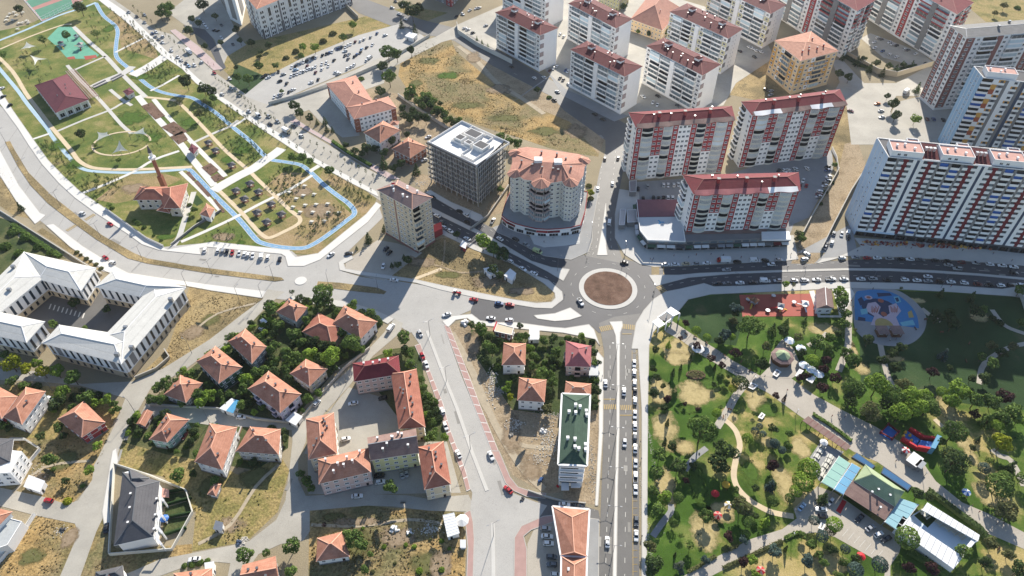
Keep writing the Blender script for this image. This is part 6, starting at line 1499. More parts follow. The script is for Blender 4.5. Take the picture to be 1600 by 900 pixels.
NAMES = {'broad': 'broadleaf_tree', 'big': 'shade_tree', 'sparse': 'thin_tree', 'ball': 'round_tree', 'conifer': 'conifer_tree', 'cypress': 'cypress_tree', 'shrub': 'shrub'}
LOOK = {'broad': '{} tree', 'big': 'large {} tree', 'sparse': 'thin {} tree', 'ball': '{} round tree', 'conifer': '{} conifer', 'cypress': 'narrow {} cypress', 'shrub': 'low {} shrub'}
COLN = {'green': 'mid green', 'bright': 'bright green', 'dark': 'dark green', 'olive': 'olive', 'yellow': 'yellow green', 'purple': 'dark purple', 'blue': 'blue grey', 'silver': 'silvery', 'dry': 'dry brown'}
def tree(kind, leaf, u, v, rp, place, name=None):
 rr = rp / ppm(u, v, 3) * (1.1 if u > 1010 and v > 440 and kind != 'big' else 1.0)
 if kind in ('broad', 'big', 'sparse'): zc = rr * RT.uniform(1.25, 1.5)
 elif kind == 'ball': zc = rr * 1.9 if rr < 3 else rr * 1.4
 elif kind == 'shrub': zc = rr * .3
 elif kind == 'conifer': zc = rr * 1.3
 else: zc = rr * 2.2
 p = P(u, v, zc)
 root = empty(name or ({'purple': 'purple_leaf_tree', 'blue': 'blue_grey_tree', 'olive': 'olive_tree', 'dark': 'dark_tree'}.get(leaf, 'broadleaf_tree') if kind == 'broad' else NAMES[kind]), (p.x, p.y, 0), 0, None, 'shrub' if kind == 'shrub' else 'tree', 'shrubs' if kind == 'shrub' else 'trees ' + place)
 me = RT.choice(CROWN[kind]); rz = RT.uniform(0, 6.28)
 z0 = {'shrub': .05, 'conifer': .3, 'cypress': .1}.get(kind, zc)
 c = put(me, 'crown', root, (0, 0, z0), rz, scale=(rr, rr * RT.uniform(.9, 1.1), rr * (RT.uniform(.85, 1.0) if kind != 'cypress' else 1)))
 c.material_slots[0].link = 'OBJECT'; c.material_slots[0].material = LEAF[leaf]
 if kind != 'shrub':
  th = zc * .95 if kind not in ('conifer', 'cypress') else rr * 2.2
  put(TRUNK[2 if kind in ('conifer', 'cypress', 'ball') else RT.randrange(2)], 'trunk', root, (0, 0, 0), rz, scale=(th * .6, th * .6, th))
 register(root, LOOK[kind].format(COLN[leaf]), place, u, v)
def trees(place, spec):
 """spec: 'kind colour u,v,r u,v,r; kind colour ...'"""
 for part in spec.split(';'):
  w = part.split()
  if not w: continue
  for t in w[2:]:
   u, v, r = (float(x) for x in t.split(','))
   tree(w[0], w[1], u, v, r, place)
trees('beside the boulevard corner houses', 'big green 505,458,18; broad green 503,470,14 422,482,13 434,507,11 481,500,11 458,521,13 550,477,10 578,491,12 535,519,11 470,536,10; broad dark 467,465,7 478,468,6 586,500,10 535,543,9 490,533,11 503,540,9; big green 550,536,17; broad bright 424,501,7; sparse dark 455.5,456,5')
trees('in the thick garden grove below the corner houses', 'broad green 424,546,10 448,555,13 463,560,11 499,558,10 430,566,9 446,577,10 378,609,11 389,599,9 401,582,11 413,578,9 375,590,8; big bright 518,556,17; broad bright 484,554,13')
trees('in the gardens along the side street fork', 'broad green 260,596,11 245,606,10 237,623,10 251,624,10 297,585,10 284,629,8 311,617,11 326,603,9 344,615,9 359,615,8 377,633,9; broad bright 329,617,12 314,629,11 215,648,8 398,644,6; broad dark 204,659,6 257,648,9 246,654,7 216,672,8 302,675,9 297,690,8 444,686,7; broad green 482,623,9 497,614,8 473,641,5')
trees('between the maroon roofed block and the lower street', 'broad green 630,527,13 640,553,10 642,570,11 658,593,7 662,606,7; broad dark 634,548,10 662,620,5 671,648,7; broad bright 607,551,9; broad silver 643,571,9; broad green 677,681,9 668,684,7')
trees('around the low blocks and the cross street', 'broad green 611,760,13 479,752,11 470,740,8 486,763,7')
trees('in the gardens below the junction', 'broad green 750,514,13 769,546,12 761,540,8 813,527,9 821,525,8 849,532,8 868,548,9 833,556,8 831,572,8 846,582,11 860,585,9 865,597,9; broad dark 737,507,7 766,527,8 782,533,6 813,509,6 864,528,8 864,561,8 857,610,8 856,612,8; broad olive 856,638,10; broad yellow 797,620,7; broad dark 933,566,7 929,550,7 932,610,9 931,625,7 931,636,6; shrub green 805,538,5 825,545,5 840,560,6 850,568,5 822,590,6 836,592,6 875,570,5 842,545,5 878,535,4 890,527,4 795,535,4')
trees('on the dry triangle by the avenue', 'broad bright 754,378,14; broad green 771,388,14; broad dark 786,398,13 770,421,9 780,430,8 714,366,7 637,406,8 621,413,7; conifer dark 631,401,4 612,414,4 575,371,7 600,356,5 557,387,3')
trees('in the row before the white roofed school', 'broad yellow 16,567,16 40,576,11 66,580,12; broad bright 88,580,12 57,567,9; broad green 114,589,14 6,553,8')
trees('among the lower left houses', 'broad bright 96,613,12; broad dark 96,626,9 84,633,11 64,681,8 100,681,7 13,669,7; broad green 132,621,13 18,595,9 34,604,8 178,631,8 174,643,6')
trees('on the yellow lot beside the sloping street', 'broad green 78,718,13; broad bright 153,696,8 138,735,9; broad dark 103,751,7; shrub green 129,759,4 83,733,4; shrub yellow 105,783,7')
trees('in the white roofed school courtyard', 'broad dark 114,473,9 166,483,8; broad green 82,507,8 133,513,6')
trees('behind the dark roofed row house', 'broad green 278,743,13 335,751,9; broad dark 302,740,8')
trees('near the bottom edge', 'broad green 384,867,15 454,853,15 555,845,17 545,838,11 565,852,11 415,864,7 454,894,11 570,890,8; shrub green 288,884,5 300,882,6 312,879,6 324,876,5; broad green 579,866,6; sparse purple 507,820,5; shrub bright 600,854,4 634,851,4 647,854,4 702,857,3 690,845,4 690,890,5 567,825,3 655,892,6; shrub olive 582,893,4 617,880,3 640,836,3 672,843,3')
trees('beside the boulevard on the left', 'conifer dark 30,322,6; shrub olive 120,394,4 126,398,3 135,404,4 142,408,3 150,413,4 158,419,4; shrub green 20,362,9 40,370,9 60,385,8 80,394,7 8,385,9 30,395,8')
trees('at the upper end of the park promenade', 'ball bright 1088,516,7 1105,527,6 1144,526,5; big green 1174,510,20; broad olive 1146,502,7 1196,541,8; broad purple 1072,505,6 1064,528,4 1090,541,7 1111,559,7 1129,571,6 1150,552,9; broad blue 1133,523,9 1150,481,9 1126,531,7; conifer green 1208,512,8 1229,504,7; broad dark 1150,489,7 1192,570,12 1124,533,8')
trees('on the dry lawn near the park gate', 'conifer bright 1045,538,5; broad dark 1024,546,7 1021,576,6 1027,590,7 1022,615,8 1037,636,6; cypress dark 1052,581,3 1064,574,2.6 1079,559,2.6 1117,573,2.6; broad green 1126,586,4 1138,588,4 1135,597,5 1130,606,3; broad dark 1115,601,5 1036,603,5; ball dark 1157,598,11; ball yellow 1145,607,6; broad purple 1043,624,7 1070,631,4 1090,640,4; cypress dark 1043,660,3.2 1039,690,3.2; sparse green 1148,643,4 1178,646,4 1126,636,5')
trees('along the lower road side of the park', 'big green 1097,672,24; ball bright 1120,645,7; broad dark 1051,697,9 1060,727,13 1133,703,17 1124,726,18 1084,729,8; broad green 1031,711,11 1027,738,10 1022,768,9 1028,798,12; broad bright 1039,779,12; ball green 1060,777,8; broad green 1103,807,11; sparse green 1052,814,7 1064,837,5 1079,852,8; broad purple 1072,751,6 1139,838,8; broad olive 1159,792,16 1016,855,10; broad dark 1022,884,17; broad silver 1060,884,8; broad blue 1064,894,6 1102,875,7; cypress dark 1055,866,2.4')
trees('along the small winding park path', 'ball bright 1168,685,8; ball blue 1187,666,5 1180,673,6 1192,678,5 1211,693,7 1222,703,6; broad dark 1208,669,8 1180,763,6; broad green 1232,697,6 1234,678,7 1150,766,6; broad purple 1207,727,10 1213,618,6; cypress purple 1226,622,3; conifer blue 1205,757,8; ball green 1169,814,9 1208,783,8 1234,778,7 1166,834,6; conifer bright 1198,813,8; broad dark 1180,805,6; broad blue 1162,843,7; sparse bright 1187,825,4 1217,810,3')
trees('along the lower park road', 'broad purple 1162,879,9; broad bright 1175,875,8 1181,897,7; broad blue 1211,860,11; cypress dark 1228,857,3')
trees('around the restaurant car park', 'conifer dark 1288,777,10; ball blue 1272,813,7 1285,838,9 1321,858,7 1337,890,11 1375,882,11; ball bright 1304,819,11; ball dark 1298,829,7; broad green 1268,850,8 1280,868,7 1288,880,7 1318,879,8 1309,898,7 1255,838,6; broad blue 1262,877,11; broad dark 1300,858,8 1339,877,10; ball green 1418,840,16; broad purple 1421,888,10 1456,888,11; ball bright 1264,733,15 1255,752,14 1244,767,9; broad dark 1211,695,6 1221,705,5 1207,755,7; ball green 1207,782,6')
trees('around the park cafe umbrellas', 'broad green 1279,537,13 1297,528,9 1319,506,9 1321,488,9 1316,473,12 1295,543,8; broad dark 1310,522,7 1253,551,8 1225,516,9; broad bright 1315,459,12 1228,444,6; ball bright 1270,563,9; broad green 1322,551,10 1333,565,14; sparse olive 1247,527,8 1336,515,3 1333,539,4 1240,445,4; broad purple 1291,563,8 1288,577,8 1262,587,6 1304,590,9 1285,605,9 1250,590,7; conifer green 1258,500,5')
trees('in the big grove above the plaza', 'big green 1332,608,18 1395,616,18 1451,634,18; big bright 1372,601,21 1422,619,18 1434,636,18; big olive 1413,603,15 1362,643,18; big dark 1330,626,13 1384,630,12; big bright 1407,645,18 1444,619,14; broad bright 1499,607,17 1488,627,14; ball bright 1472,612,8; broad green 1525,625,13 1552,627,13; broad purple 1570,618,12 1524,646,8; conifer green 1545,655,11; ball bright 1559,664,8; broad green 1568,651,13 1586,644,14; broad bright 1593,654,11')
trees('in the shaded part of the park', 'broad purple 1458,582,9; broad dark 1540,591,10 1518,591,7 1566,552,9 1380,563,9 1357,531,10 1408,543,9 1394,552,8 1401,572,9 1465,495,11 1484,490,9 1489,506,11 1526,486,10; broad olive 1582,541,9 1550,540,8; broad green 1534,557,8 1550,568,10 1538,483,7 1595,452,10 1597,504,8; conifer blue 1476,553,8; conifer dark 1471,457,6 1519,463,7; shrub dark 1552,497,5 1562,504,6; sparse dark 1408,450,3 1485,575,6')
trees('at the lower right corner of the park', 'big green 1491,674,20; big dark 1490,721,25; broad yellow 1567,692,16; conifer dark 1580,730,12 1529,686,5; ball blue 1538,731,8; ball green 1562,758,18 1570,746,10 1598,747,8; broad olive 1575,800,16 1550,847,10 1577,867,9; broad dark 1435,772,11 1450,777,7 1592,890,14 1520,700,6; sparse green 1545,720,6; broad green 1505,860,12 1470,690,8; broad dark 1540,880,11')
trees('between the avenue and the terracotta school', 'broad dark 459,164,9 468,176,8 483,184,8; conifer dark 495,190,4 507,188,5 510,200,5 519,202,4; broad green 440,142,4')
trees('along the back lane below the car park', 'broad green 606,81,14 620,84,10 608,120,13; broad dark 642,78,8 596,103,9 594,142,9; conifer dark 648,45,6 627,36,6; shrub green 564,123,5')
trees('in the row along the dry grass slope', 'broad green 641,141,11 653,156,9 665,150,9 671,163,8 684,172,9 695,178,8 704,186,7 714,190,6 636,148,7')
trees('around the villas by the avenue', 'broad dark 641,184,10 653,181,9 665,184,9 644,174,8 629,169,7 632,181,8 612,219,9 573,231,9 587,232,7 627,255,8 636,210,6; conifer dark 599,253,9 650,263,8; broad green 783,214,10 795,219,9 809,224,10 782,295,6; broad yellow 923,301,7; shrub olive 923,310,5 920,290,5; broad dark 600,238,8 615,262,7 540,226,6 555,236,7 565,240,6')
trees('on the grounds of the public building', 'broad bright 551,39,7 491,73,8 473,73,7; broad green 536,58,7 471,87,6 431,102,6 387,123,9 371,120,8 404,103,8; broad dark 407,81,5 404,88,5 369,105,5 392,66,7 375,63,6 336,25,6 369,46,7 420,70,6; shrub olive 462,80,6 447,90,5 505,64,6 520,52,6')
trees('along the avenue at the top', 'broad dark 315,7,10 300,29,7 310,36,6 295,47,8 320,72,6 345,66,5; broad green 256,14,10 265,10,9 262,22,7 250,21,8; broad dark 644,15,14 630,8,9 655,12,9')
trees('in the gated car park of the high rises', 'conifer dark 1317,88,5 1340,95,6 1360,105,6 1380,112,6 1400,108,6 1425,102,6; broad dark 1350,92,6 1370,98,6 1390,103,6 1412,100,6')
trees('near the back street of the high rises', 'conifer dark 1435,136,7; broad dark 1397,162,10 1400,180,9 1387,150,6 1327,120,8 1312,115,7; broad bright 1431,185,9; broad olive 1555,20,5 1570,8,6; shrub green 1590,12,5')
trees('by the wall of the dirt road', 'broad dark 1249,365,8 1246,373,6; broad green 1253,371,8 1304,257,5; shrub dark 1300,285,4 1290,300,4 1282,318,4')
trees('among the white blocks', 'broad dark 1015,52,6 840,140,6 975,10,6; broad green 1040,49,7 997,49,4; conifer green 762,72,3 753,66,3 745,60,2.5; shrub green 858,152,4')
trees('in the upper left park', 'broad dark 29,14,8 125,11,11 126,209,9; sparse green 67,62,8 149,52,7 4,85,7 150,284,5 170,320,5 147,227,5 185,250,5; broad green 102,55,8; broad dark 290,126,13 318,137,11 329,143,9; broad green 333,153,7 514,266,9 472,246,9 457,245,8 484,252,7; sparse olive 280,160,8 310,177,9 320,158,6; broad green 215,350,6 303,327,6')
trees('in the mosque garden', 'shrub green 225,355,4 210,345,4 175,325,4 252,375,3 240,368,3 296,320,4 310,345,3; sparse green 276,352,3 295,335,4')
def PX(p):
 d = p.y * math.cos(_th) + CAM_H * math.sin(_th); return 800 + CAM_F * p.x / d, 450 - CAM_F * (p.y * math.sin(_th) - CAM_H * math.cos(_th)) / d
def fill_trees(place, px, n, r0, r1, seed, kinds='broad green'):
 r = random.Random(seed); q = L(px); x0, x1 = min(p.x for p in q), max(p.x for p in q); y0, y1 = min(p.y for p in q), max(p.y for p in q); k = t = 0; got = []
 while k < n and t < 4000:
  t += 1; p = Vector((r.uniform(x0, x1), r.uniform(y0, y1))); rad = r.uniform(r0, r1)
  if not inpoly(p, q) or any(inpoly(p, f) for f in FOOT) or any((p - g).length < (rad + h) * .7 for g, h in got): continue
  got.append((p, rad)); kd = r.choice(kinds.split(';')).split(); u, v = PX(p); tree(kd[0], kd[1], u, v - rad * ppm(u, v) * .6, rad * ppm(u, v), place, 'garden_shrub' if kd[0] == 'shrub' else 'garden_tree'); k += 1
_KG = 'broad green;broad green;broad bright;broad dark;shrub green;shrub dark'
fill_trees('filling the gardens below the boulevard corner', [(420, 480), (500, 462), (600, 505), (570, 548), (530, 572), (470, 640), (440, 600)], 40, 1.6, 3.2, 1, _KG)
fill_trees('filling the gardens beside the side street', [(305, 572), (420, 484), (450, 600), (460, 652), (345, 636), (236, 626)], 40, 1.6, 3.0, 2, _KG)
fill_trees('filling the gardens below the junction', [(742, 515), (930, 532), (932, 640), (880, 600), (800, 636), (752, 560)], 46, 1.2, 2.6, 3, _KG)
fill_trees('in the gardens below the shaded lane', [(192, 688), (206, 652), (325, 666), (450, 672), (448, 700), (400, 733), (262, 708)], 26, 1.2, 2.5, 4, _KG)
fill_trees('around the lower left orange houses', [(0, 605), (120, 606), (188, 640), (165, 668), (60, 690), (0, 676)], 18, 1.4, 2.8, 5, _KG)
fill_trees('beside the low blocks along the street', [(625, 550), (655, 542), (664, 600), (690, 660), (698, 690), (672, 690), (655, 600)], 12, 1.2, 2.4, 6, _KG)
fill_trees('in the row along the dry grass slope', [(632, 140), (668, 142), (722, 192), (708, 202), (660, 172), (632, 156)], 16, 2.0, 3.6, 7, 'broad green;broad dark')
# young trees planted in rows
def sapling_mesh(seed):
 r = random.Random(seed); mb = MB(); mb.cyl((0, 0, 0), .05, 1.4, 5, 1)
 for i in range(46):
  d = rndu(r); leafquad(mb, Vector((d.x * .42, d.y * .42, 1.75 + d.z * .85)), d + rndu(r), .17, r)
 return mb.mesh('sapling', [LEAF['dark'], MATS['bark']])
SAP = [sapling_mesh(i) for i in range(4)]
def saplings(px, nu, nv, label, jit=.25, n=16):
 q = L(px); k = 0; f = min(1, (n / (nu * nv)) ** .5); nu, nv = max(2, int(nu * f + .5)), max(2, int(nv * f + .5))
 for i in range(nu):
  for j in range(nv):
   if k >= n: return
   a, b = (i + .5 + RT.uniform(-jit, jit)) / nu, (j + .5 + RT.uniform(-jit, jit)) / nv
   p = (q[0].lerp(q[1], a)).lerp(q[3].lerp(q[2], a), b)
   s = RT.uniform(.8, 1.5); o = put(SAP[RT.randrange(4)], 'young_tree', None, (p.x, p.y, 0), RT.uniform(0, 6), scale=(s, s, s * RT.uniform(.9, 1.3)))
   pl = label.split('young tree ')[1]; tag(o, None, 'young tree', 'young trees ' + pl); register(o, 'small young tree', pl, *PX(p)); k += 1
for px, nu, nv, lb in [
 ([(188, 40), (250, 92), (238, 62), (190, 15)], 3, 5, 'small young tree in the brown strip left of the avenue'),
 ([(168, 12), (180, 34), (236, 75), (215, 48)], 6, 3, 'small young tree between the blue track and the avenue pavement'),
 ([(190, 76), (200, 92), (252, 84), (240, 62)], 6, 3, 'small young tree on the lawn beside the white ramp'),
 ([(222, 112), (250, 136), (280, 114), (258, 94)], 5, 4, 'small young tree below the white ramp'),
 ([(300, 165), (345, 210), (370, 196), (330, 160)], 6, 4, 'small young tree on the green slope below the dark park trees'),
 ([(345, 220), (385, 258), (420, 246), (378, 208)], 6, 4, 'small young tree on the bright lawn beside the blue track'),
 ([(340, 170), (400, 215), (425, 215), (360, 165)], 6, 3, 'small young tree between the blue track and the white pavement'),
 ([(412, 290), (450, 320), (480, 285), (440, 258)], 5, 5, 'small young tree on the dry slope inside the track bend'),
 ([(462, 360), (480, 380), (548, 338), (530, 320)], 7, 4, 'small young tree on the brown lawn inside the track bend'),
 ([(512, 275), (560, 325), (588, 312), (545, 288)], 7, 4, 'small young tree on the brown bank by the cream tower'),
 ([(315, 375), (350, 380), (395, 376), (360, 350)], 6, 4, 'small young tree in the bare patch above the parking bays'),
 ([(60, 225), (110, 285), (125, 270), (80, 222)], 4, 7, 'small young tree on the lawn strip beside the boulevard'),
 ([(110, 285), (150, 325), (205, 285), (150, 275)], 5, 4, 'small young tree on the lawn left of the mosque'),
 ([(20, 100), (60, 150), (90, 110), (40, 80)], 4, 4, 'small young tree on the yellow lawn left of the purple roof'),
 ([(130, 35), (160, 75), (178, 60), (155, 15)], 4, 4, 'small young tree on the green lawn right of the playground'),
]: saplings(px, nu, nv, lb)
for (pts, step, lb) in [([(385, 170), (430, 190)], 5, 'small dark tree in the avenue median near the car park turn'), ([(430, 190), (470, 217), (500, 232), (545, 257), (592, 284)], 6.5, 'small dark tree in the lower avenue median'), ([(210, 15), (254, 52), (280, 76), (316, 110)], 9.5, 'small dark tree in the upper avenue median'), ([(338, 126), (370, 148), (400, 171)], 4.5, 'small dark tree in the middle avenue median'),
  ([(405, 196), (436, 216), (470, 238), (500, 256), (545, 282), (585, 303)], 8.5, 'small round tree in the white pavement beside the avenue'), ([(205, 38), (240, 70), (270, 95), (300, 120)], 9, 'small round tree in the upper white pavement beside the avenue')]:
 for p, a in walk(L(pts), step):
  s = RT.uniform(1.1, 1.7); o = put(SAP[RT.randrange(4)], 'young_tree', None, (p.x, p.y, 0), RT.uniform(0, 6), scale=s); tag(o, None, 'young tree', 'young trees ' + lb.split('tree ')[1]); register(o, lb.split(' tree')[0] + ' tree', lb.split('tree ')[1], *PX(p))
mb = MB(); r = random.Random(8)       # the rest of the young trees, past the first three hundred
for px, n in [([(188, 40), (238, 62), (252, 90), (200, 86)], 26), ([(222, 112), (258, 94), (280, 114), (250, 136)], 22), ([(300, 165), (330, 160), (370, 196), (345, 210)], 28), ([(345, 222), (380, 208), (420, 246), (386, 258)], 34), ([(412, 290), (440, 260), (478, 285), (450, 320)], 30), ([(464, 360), (530, 322), (546, 338), (482, 380)], 34), ([(512, 276), (545, 290), (588, 312), (560, 325)], 34), ([(60, 226), (80, 222), (125, 270), (112, 285)], 26), ([(112, 285), (150, 275), (203, 285), (150, 322)], 26), ([(350, 170), (365, 165), (425, 215), (405, 215)], 24), ([(20, 100), (40, 82), (90, 110), (60, 150)], 18), ([(205, 200), (240, 195), (278, 234), (215, 245)], 14)]:
 q = L(px)
 for i in range(n):
  a, b = r.random(), r.random(); p = (q[0].lerp(q[1], a)).lerp(q[3].lerp(q[2], a), b); me = SAP[i % 4]; k = r.uniform(.8, 1.5); ca, sa = math.cos(i), math.sin(i)
  mb.add([(p.x + (v.co.x * ca - v.co.y * sa) * k, p.y + (v.co.x * sa + v.co.y * ca) * k, v.co.z * k) for v in me.vertices], [tuple(f.vertices) for f in me.polygons], 0)
mb.build('young_saplings', LEAF['dark'])['kind'] = 'stuff'
# low bushes in the park beds and slopes, past telling apart
def bushes(polys, n, m, seed, r0=.35, r1=.9):
 r = random.Random(seed); mb = MB()
 for px in polys:
  q = L(px); x0, x1 = min(p.x for p in q), max(p.x for p in q); y0, y1 = min(p.y for p in q), max(p.y for p in q); ar = abs(sum(q[i - 1].x * q[i].y - q[i].x * q[i - 1].y for i in range(len(q)))) / 2
  d = (q[1] - q[0]).normalized(); nn = Vector((-d.y, d.x))
  for i in range(int(n * ar)):
   p = Vector((r.uniform(x0, x1), r.uniform(y0, y1))); t = (p - q[0]).dot(nn); p = p + nn * (round(t / 2.6) * 2.6 - t + r.uniform(-.35, .35))
   if not inpoly(p, q): continue
   k = r.uniform(r0, r1)
   for j in range(14):
    e = rndu(r); e.z = abs(e.z); leafquad(mb, Vector((p.x, p.y, .05)) + e * k * r.uniform(.6, 1.1), e + rndu(r) * .7, k * .38, r)
 mb.build('low_bushes', LEAF[m])['kind'] = 'stuff'
SL = [[(188, 42), (238, 64), (255, 88), (195, 80)], [(222, 112), (258, 94), (280, 114), (250, 136)], [(300, 165), (330, 160), (372, 196), (345, 212)], [(345, 222), (378, 208), (420, 246), (388, 258)], [(345, 165), (365, 165), (425, 212), (400, 216)], [(412, 292), (440, 260), (478, 285), (450, 322)], [(110, 285), (150, 275), (205, 283), (150, 322)], [(60, 226), (80, 222), (125, 270), (112, 286)], [(168, 12), (215, 48), (240, 78), (182, 36)]]
bushes(SL, .09, 'dark', 1); bushes(SL[1:6], .08, 'bright', 2)
bushes([[(315, 375), (395, 376), (360, 352), (340, 352)], [(462, 360), (530, 322), (548, 338), (480, 380)], [(512, 275), (545, 290), (588, 312), (560, 325)]], .03, 'olive', 3, .25, .6)
bushes([[(226, 168), (237, 162), (256, 181), (244, 186)], [(254, 199), (271, 191), (291, 206), (275, 212)], [(317, 262), (329, 256), (340, 266), (330, 274)], [(330, 277), (340, 272), (350, 279), (337, 284)], [(268, 214), (285, 206), (292, 218), (280, 225)]], .25, 'olive', 4, .3, .6)
bushes([[(640, 92), (680, 70), (720, 110), (690, 150)], [(700, 180), (760, 150), (860, 200), (800, 214)], [(825, 205), (880, 200), (930, 232), (880, 240)]], .03, 'olive', 5, .3, .9)
bushes([[(1020, 560), (1120, 640), (1110, 860), (1020, 880)], [(1160, 620), (1250, 660), (1230, 790), (1160, 760)], [(1245, 850), (1380, 890), (1300, 900), (1200, 895)], [(1440, 660), (1590, 660), (1590, 800), (1500, 770)]], .012, 'dark', 6, .3, .8)
# hedges
def hedge(px, w, h, label, leaf='dark'):
 mb = MB(); r = random.Random(int(px[0][0])); pts = L(px)
 for p, a in walk(pts, .5):
  for i in range(9):
   o = r.uniform(-w / 2, w / 2); n = Vector((-math.sin(a), math.cos(a))) * o; z = h * (1 - (2 * abs(o) / w) ** 3 * .4) * r.uniform(.55, 1.08)
   leafquad(mb, Vector((p.x + n.x + r.uniform(-.3, .3), p.y + n.y + r.uniform(-.3, .3), z)), Vector((r.uniform(-.7, .7), r.uniform(-.7, .7), 1)), .3, r)
 core = MB(); ribbon(pts, w * .8, 0, h * .75, core); mb2 = core; b = len(mb.v); mb.v += core.v; mb.f += [[b + i for i in f] for f in core.f]; mb.m += core.m
 o = mb.build('hedge', LEAF[leaf]); tag(o, label, 'hedge')
hedge([(1448, 768), (1468, 782), (1500, 806), (1530, 828), (1542, 846)], 2.4, 2.4, 'clipped dark hedge along the upper side of the white tent roofs', 'dark')
hedge([(1418, 862), (1445, 878), (1480, 900), (1495, 912)], 3, 1.8, 'clipped hedge below the lower white tent roof', 'green')
hedge([(1130, 888), (1165, 872), (1200, 856), (1222, 846)], 1.4, 1.0, 'low clipped hedge on the lower side of the park road', 'olive')
hedge([(1226, 842), (1240, 835), (1252, 832)], 1.4, 1.0, 'short clipped hedge at the mouth of the restaurant car park', 'green')
hedge([(1076, 894), (1100, 880), (1118, 870)], 1.3, 1.0, 'low clipped hedge on the upper side of the park road near the bottom', 'olive')
hedge([(1132, 862), (1152, 853)], 1.3, 1.0, 'short clipped hedge beside the blue grey bush on the park road', 'olive')
hedge([(1270, 648), (1292, 662), (1312, 676), (1330, 690)], 1.6, 1.2, 'planted hedge strip between the promenade and the pergola', 'green')
hedge([(1310, 84), (1345, 104), (1385, 116), (1430, 104)], 3.0, 2.4, 'dark hedge inside the curved beige retaining wall', 'dark')
hedge([(520, 222), (545, 240), (580, 260)], 2.4, 1.8, 'green hedge along the avenue below the school', 'green')
hedge([(20, 352), (55, 376), (95, 402)], 3.0, 1.6, 'green hedge between the stone wall and the white roofed school', 'green')
# tufts of dry grass and weeds
def tufts(name, polys, n, h, m, seed):
 r = random.Random(seed); mb = MB()
 for px in polys:
  q = L(px); x0, x1 = min(p.x for p in q), max(p.x for p in q); y0, y1 = min(p.y for p in q), max(p.y for p in q)
  ar = abs(sum(q[i - 1].x * q[i].y - q[i].x * q[i - 1].y for i in range(len(q)))) / 2
  c = [Vector((r.uniform(x0, x1), r.uniform(y0, y1))) for _ in range(int(ar / 60) + 2)]
  for i in range(int(n * ar)):
   p = r.choice(c) + Vector((r.gauss(0, 2.5), r.gauss(0, 2.5))) if r.random() < .75 else Vector((r.uniform(x0, x1), r.uniform(y0, y1)))
   if not inpoly(p, q): continue
   k = h * r.uniform(.4, 1.3); a = r.uniform(0, 6.28); w = r.uniform(.15, .45)
   for e in (0, 1.57):
    d = Vector((math.cos(a + e), math.sin(a + e), 0)) * w; b = Vector((p.x, p.y, 0)); t = Vector((r.uniform(-.2, .2), r.uniform(-.2, .2), k))
    mb.add([b - d, b + d, b + d * .8 + t, b - d * .8 + t], [(0, 1, 2, 3)])
 o = mb.build(name, LEAF[m] if m in LEAF else MATS[m]); o['kind'] = 'stuff'; return o
LEAF['straw'] = mat_leaf('leaf_straw', G(.2, .15, .08), G(.3, .22, .115), G(.38, .3, .17), .2)
LEAF['weed'] = mat_leaf('leaf_weed', G(.1, .1, .03), G(.17, .15, .05), G(.26, .21, .08), .2)
STRAWP = [[(640, 90), (660, 66), (705, 66), (740, 115), (850, 200), (900, 235), (810, 215), (700, 180), (640, 145)], [(600, 432), (650, 395), (690, 378), (740, 384), (860, 465), (740, 455)], [(300, 455), (410, 468), (375, 490), (255, 578), (225, 588), (262, 548)], [(0, 240), (24, 292), (56, 340), (20, 336), (-20, 300)],
    [(0, 690), (110, 692), (175, 668), (145, 752), (110, 785), (60, 770), (40, 740)], [(60, 806), (110, 815), (120, 832), (94, 895), (-20, 895)], [(485, 800), (574, 792), (672, 800), (724, 802), (726, 905), (484, 905)], [(180, 858), (300, 852), (300, 862), (180, 895), (130, 898)]]
tufts('dry_grass', STRAWP, .9, .22, 'straw', 3)
tufts('weeds', [[(190, 692), (330, 722), (440, 718), (432, 798), (386, 842), (304, 858), (306, 804), (256, 748)], STRAWP[0], STRAWP[4], STRAWP[6]], .3, .35, 'weed', 4)
# vehicles
def paint(name, c, rough=.3, metal=0.0):
 m, n, l, b = _new('paint_' + name); b.inputs['Base Color'].default_value = (*lin(c), 1); b.inputs['Roughness'].default_value = rough
 b.inputs['Metallic'].default_value = metal; b.inputs['Coat Weight'].default_value = .5; b.inputs['Coat Roughness'].default_value = .08
 return m
PAINT = {'w': paint('white', 'dcdcda'), 's': paint('silver', 'a5a7a8', .35, .4), 'k': paint('black', '17181b'), 'g': paint('grey', '5f6367', .35, .3), 'r': paint('red', 'a01f22'),
   'd': paint('dark_red', '5c1a1e'), 'b': paint('blue', '274a78'), 'e': paint('beige', 'b8a888'), 'o': paint('orange', 'cf7a2c'), 'y': paint('pale_green', 'b9c48e'), 'n': paint('light_blue', '9db6cc')}
CN = {'w': 'white', 's': 'silver', 'k': 'black', 'g': 'grey', 'r': 'red', 'd': 'dark red', 'b': 'blue', 'e': 'beige', 'o': 'orange and white', 'y': 'pale yellow green', 'n': 'light blue'}
MATS['car_glass'] = mat_glass('car_glass', '15191d', .06, .6); mat('tyre', '141414', .8, .05); mat('car_trim', '26282a', .6, .05); mat('head_lamp', 'd8dcdc', .2, .02); mat('tail_lamp', '7d1518', .3, .02)
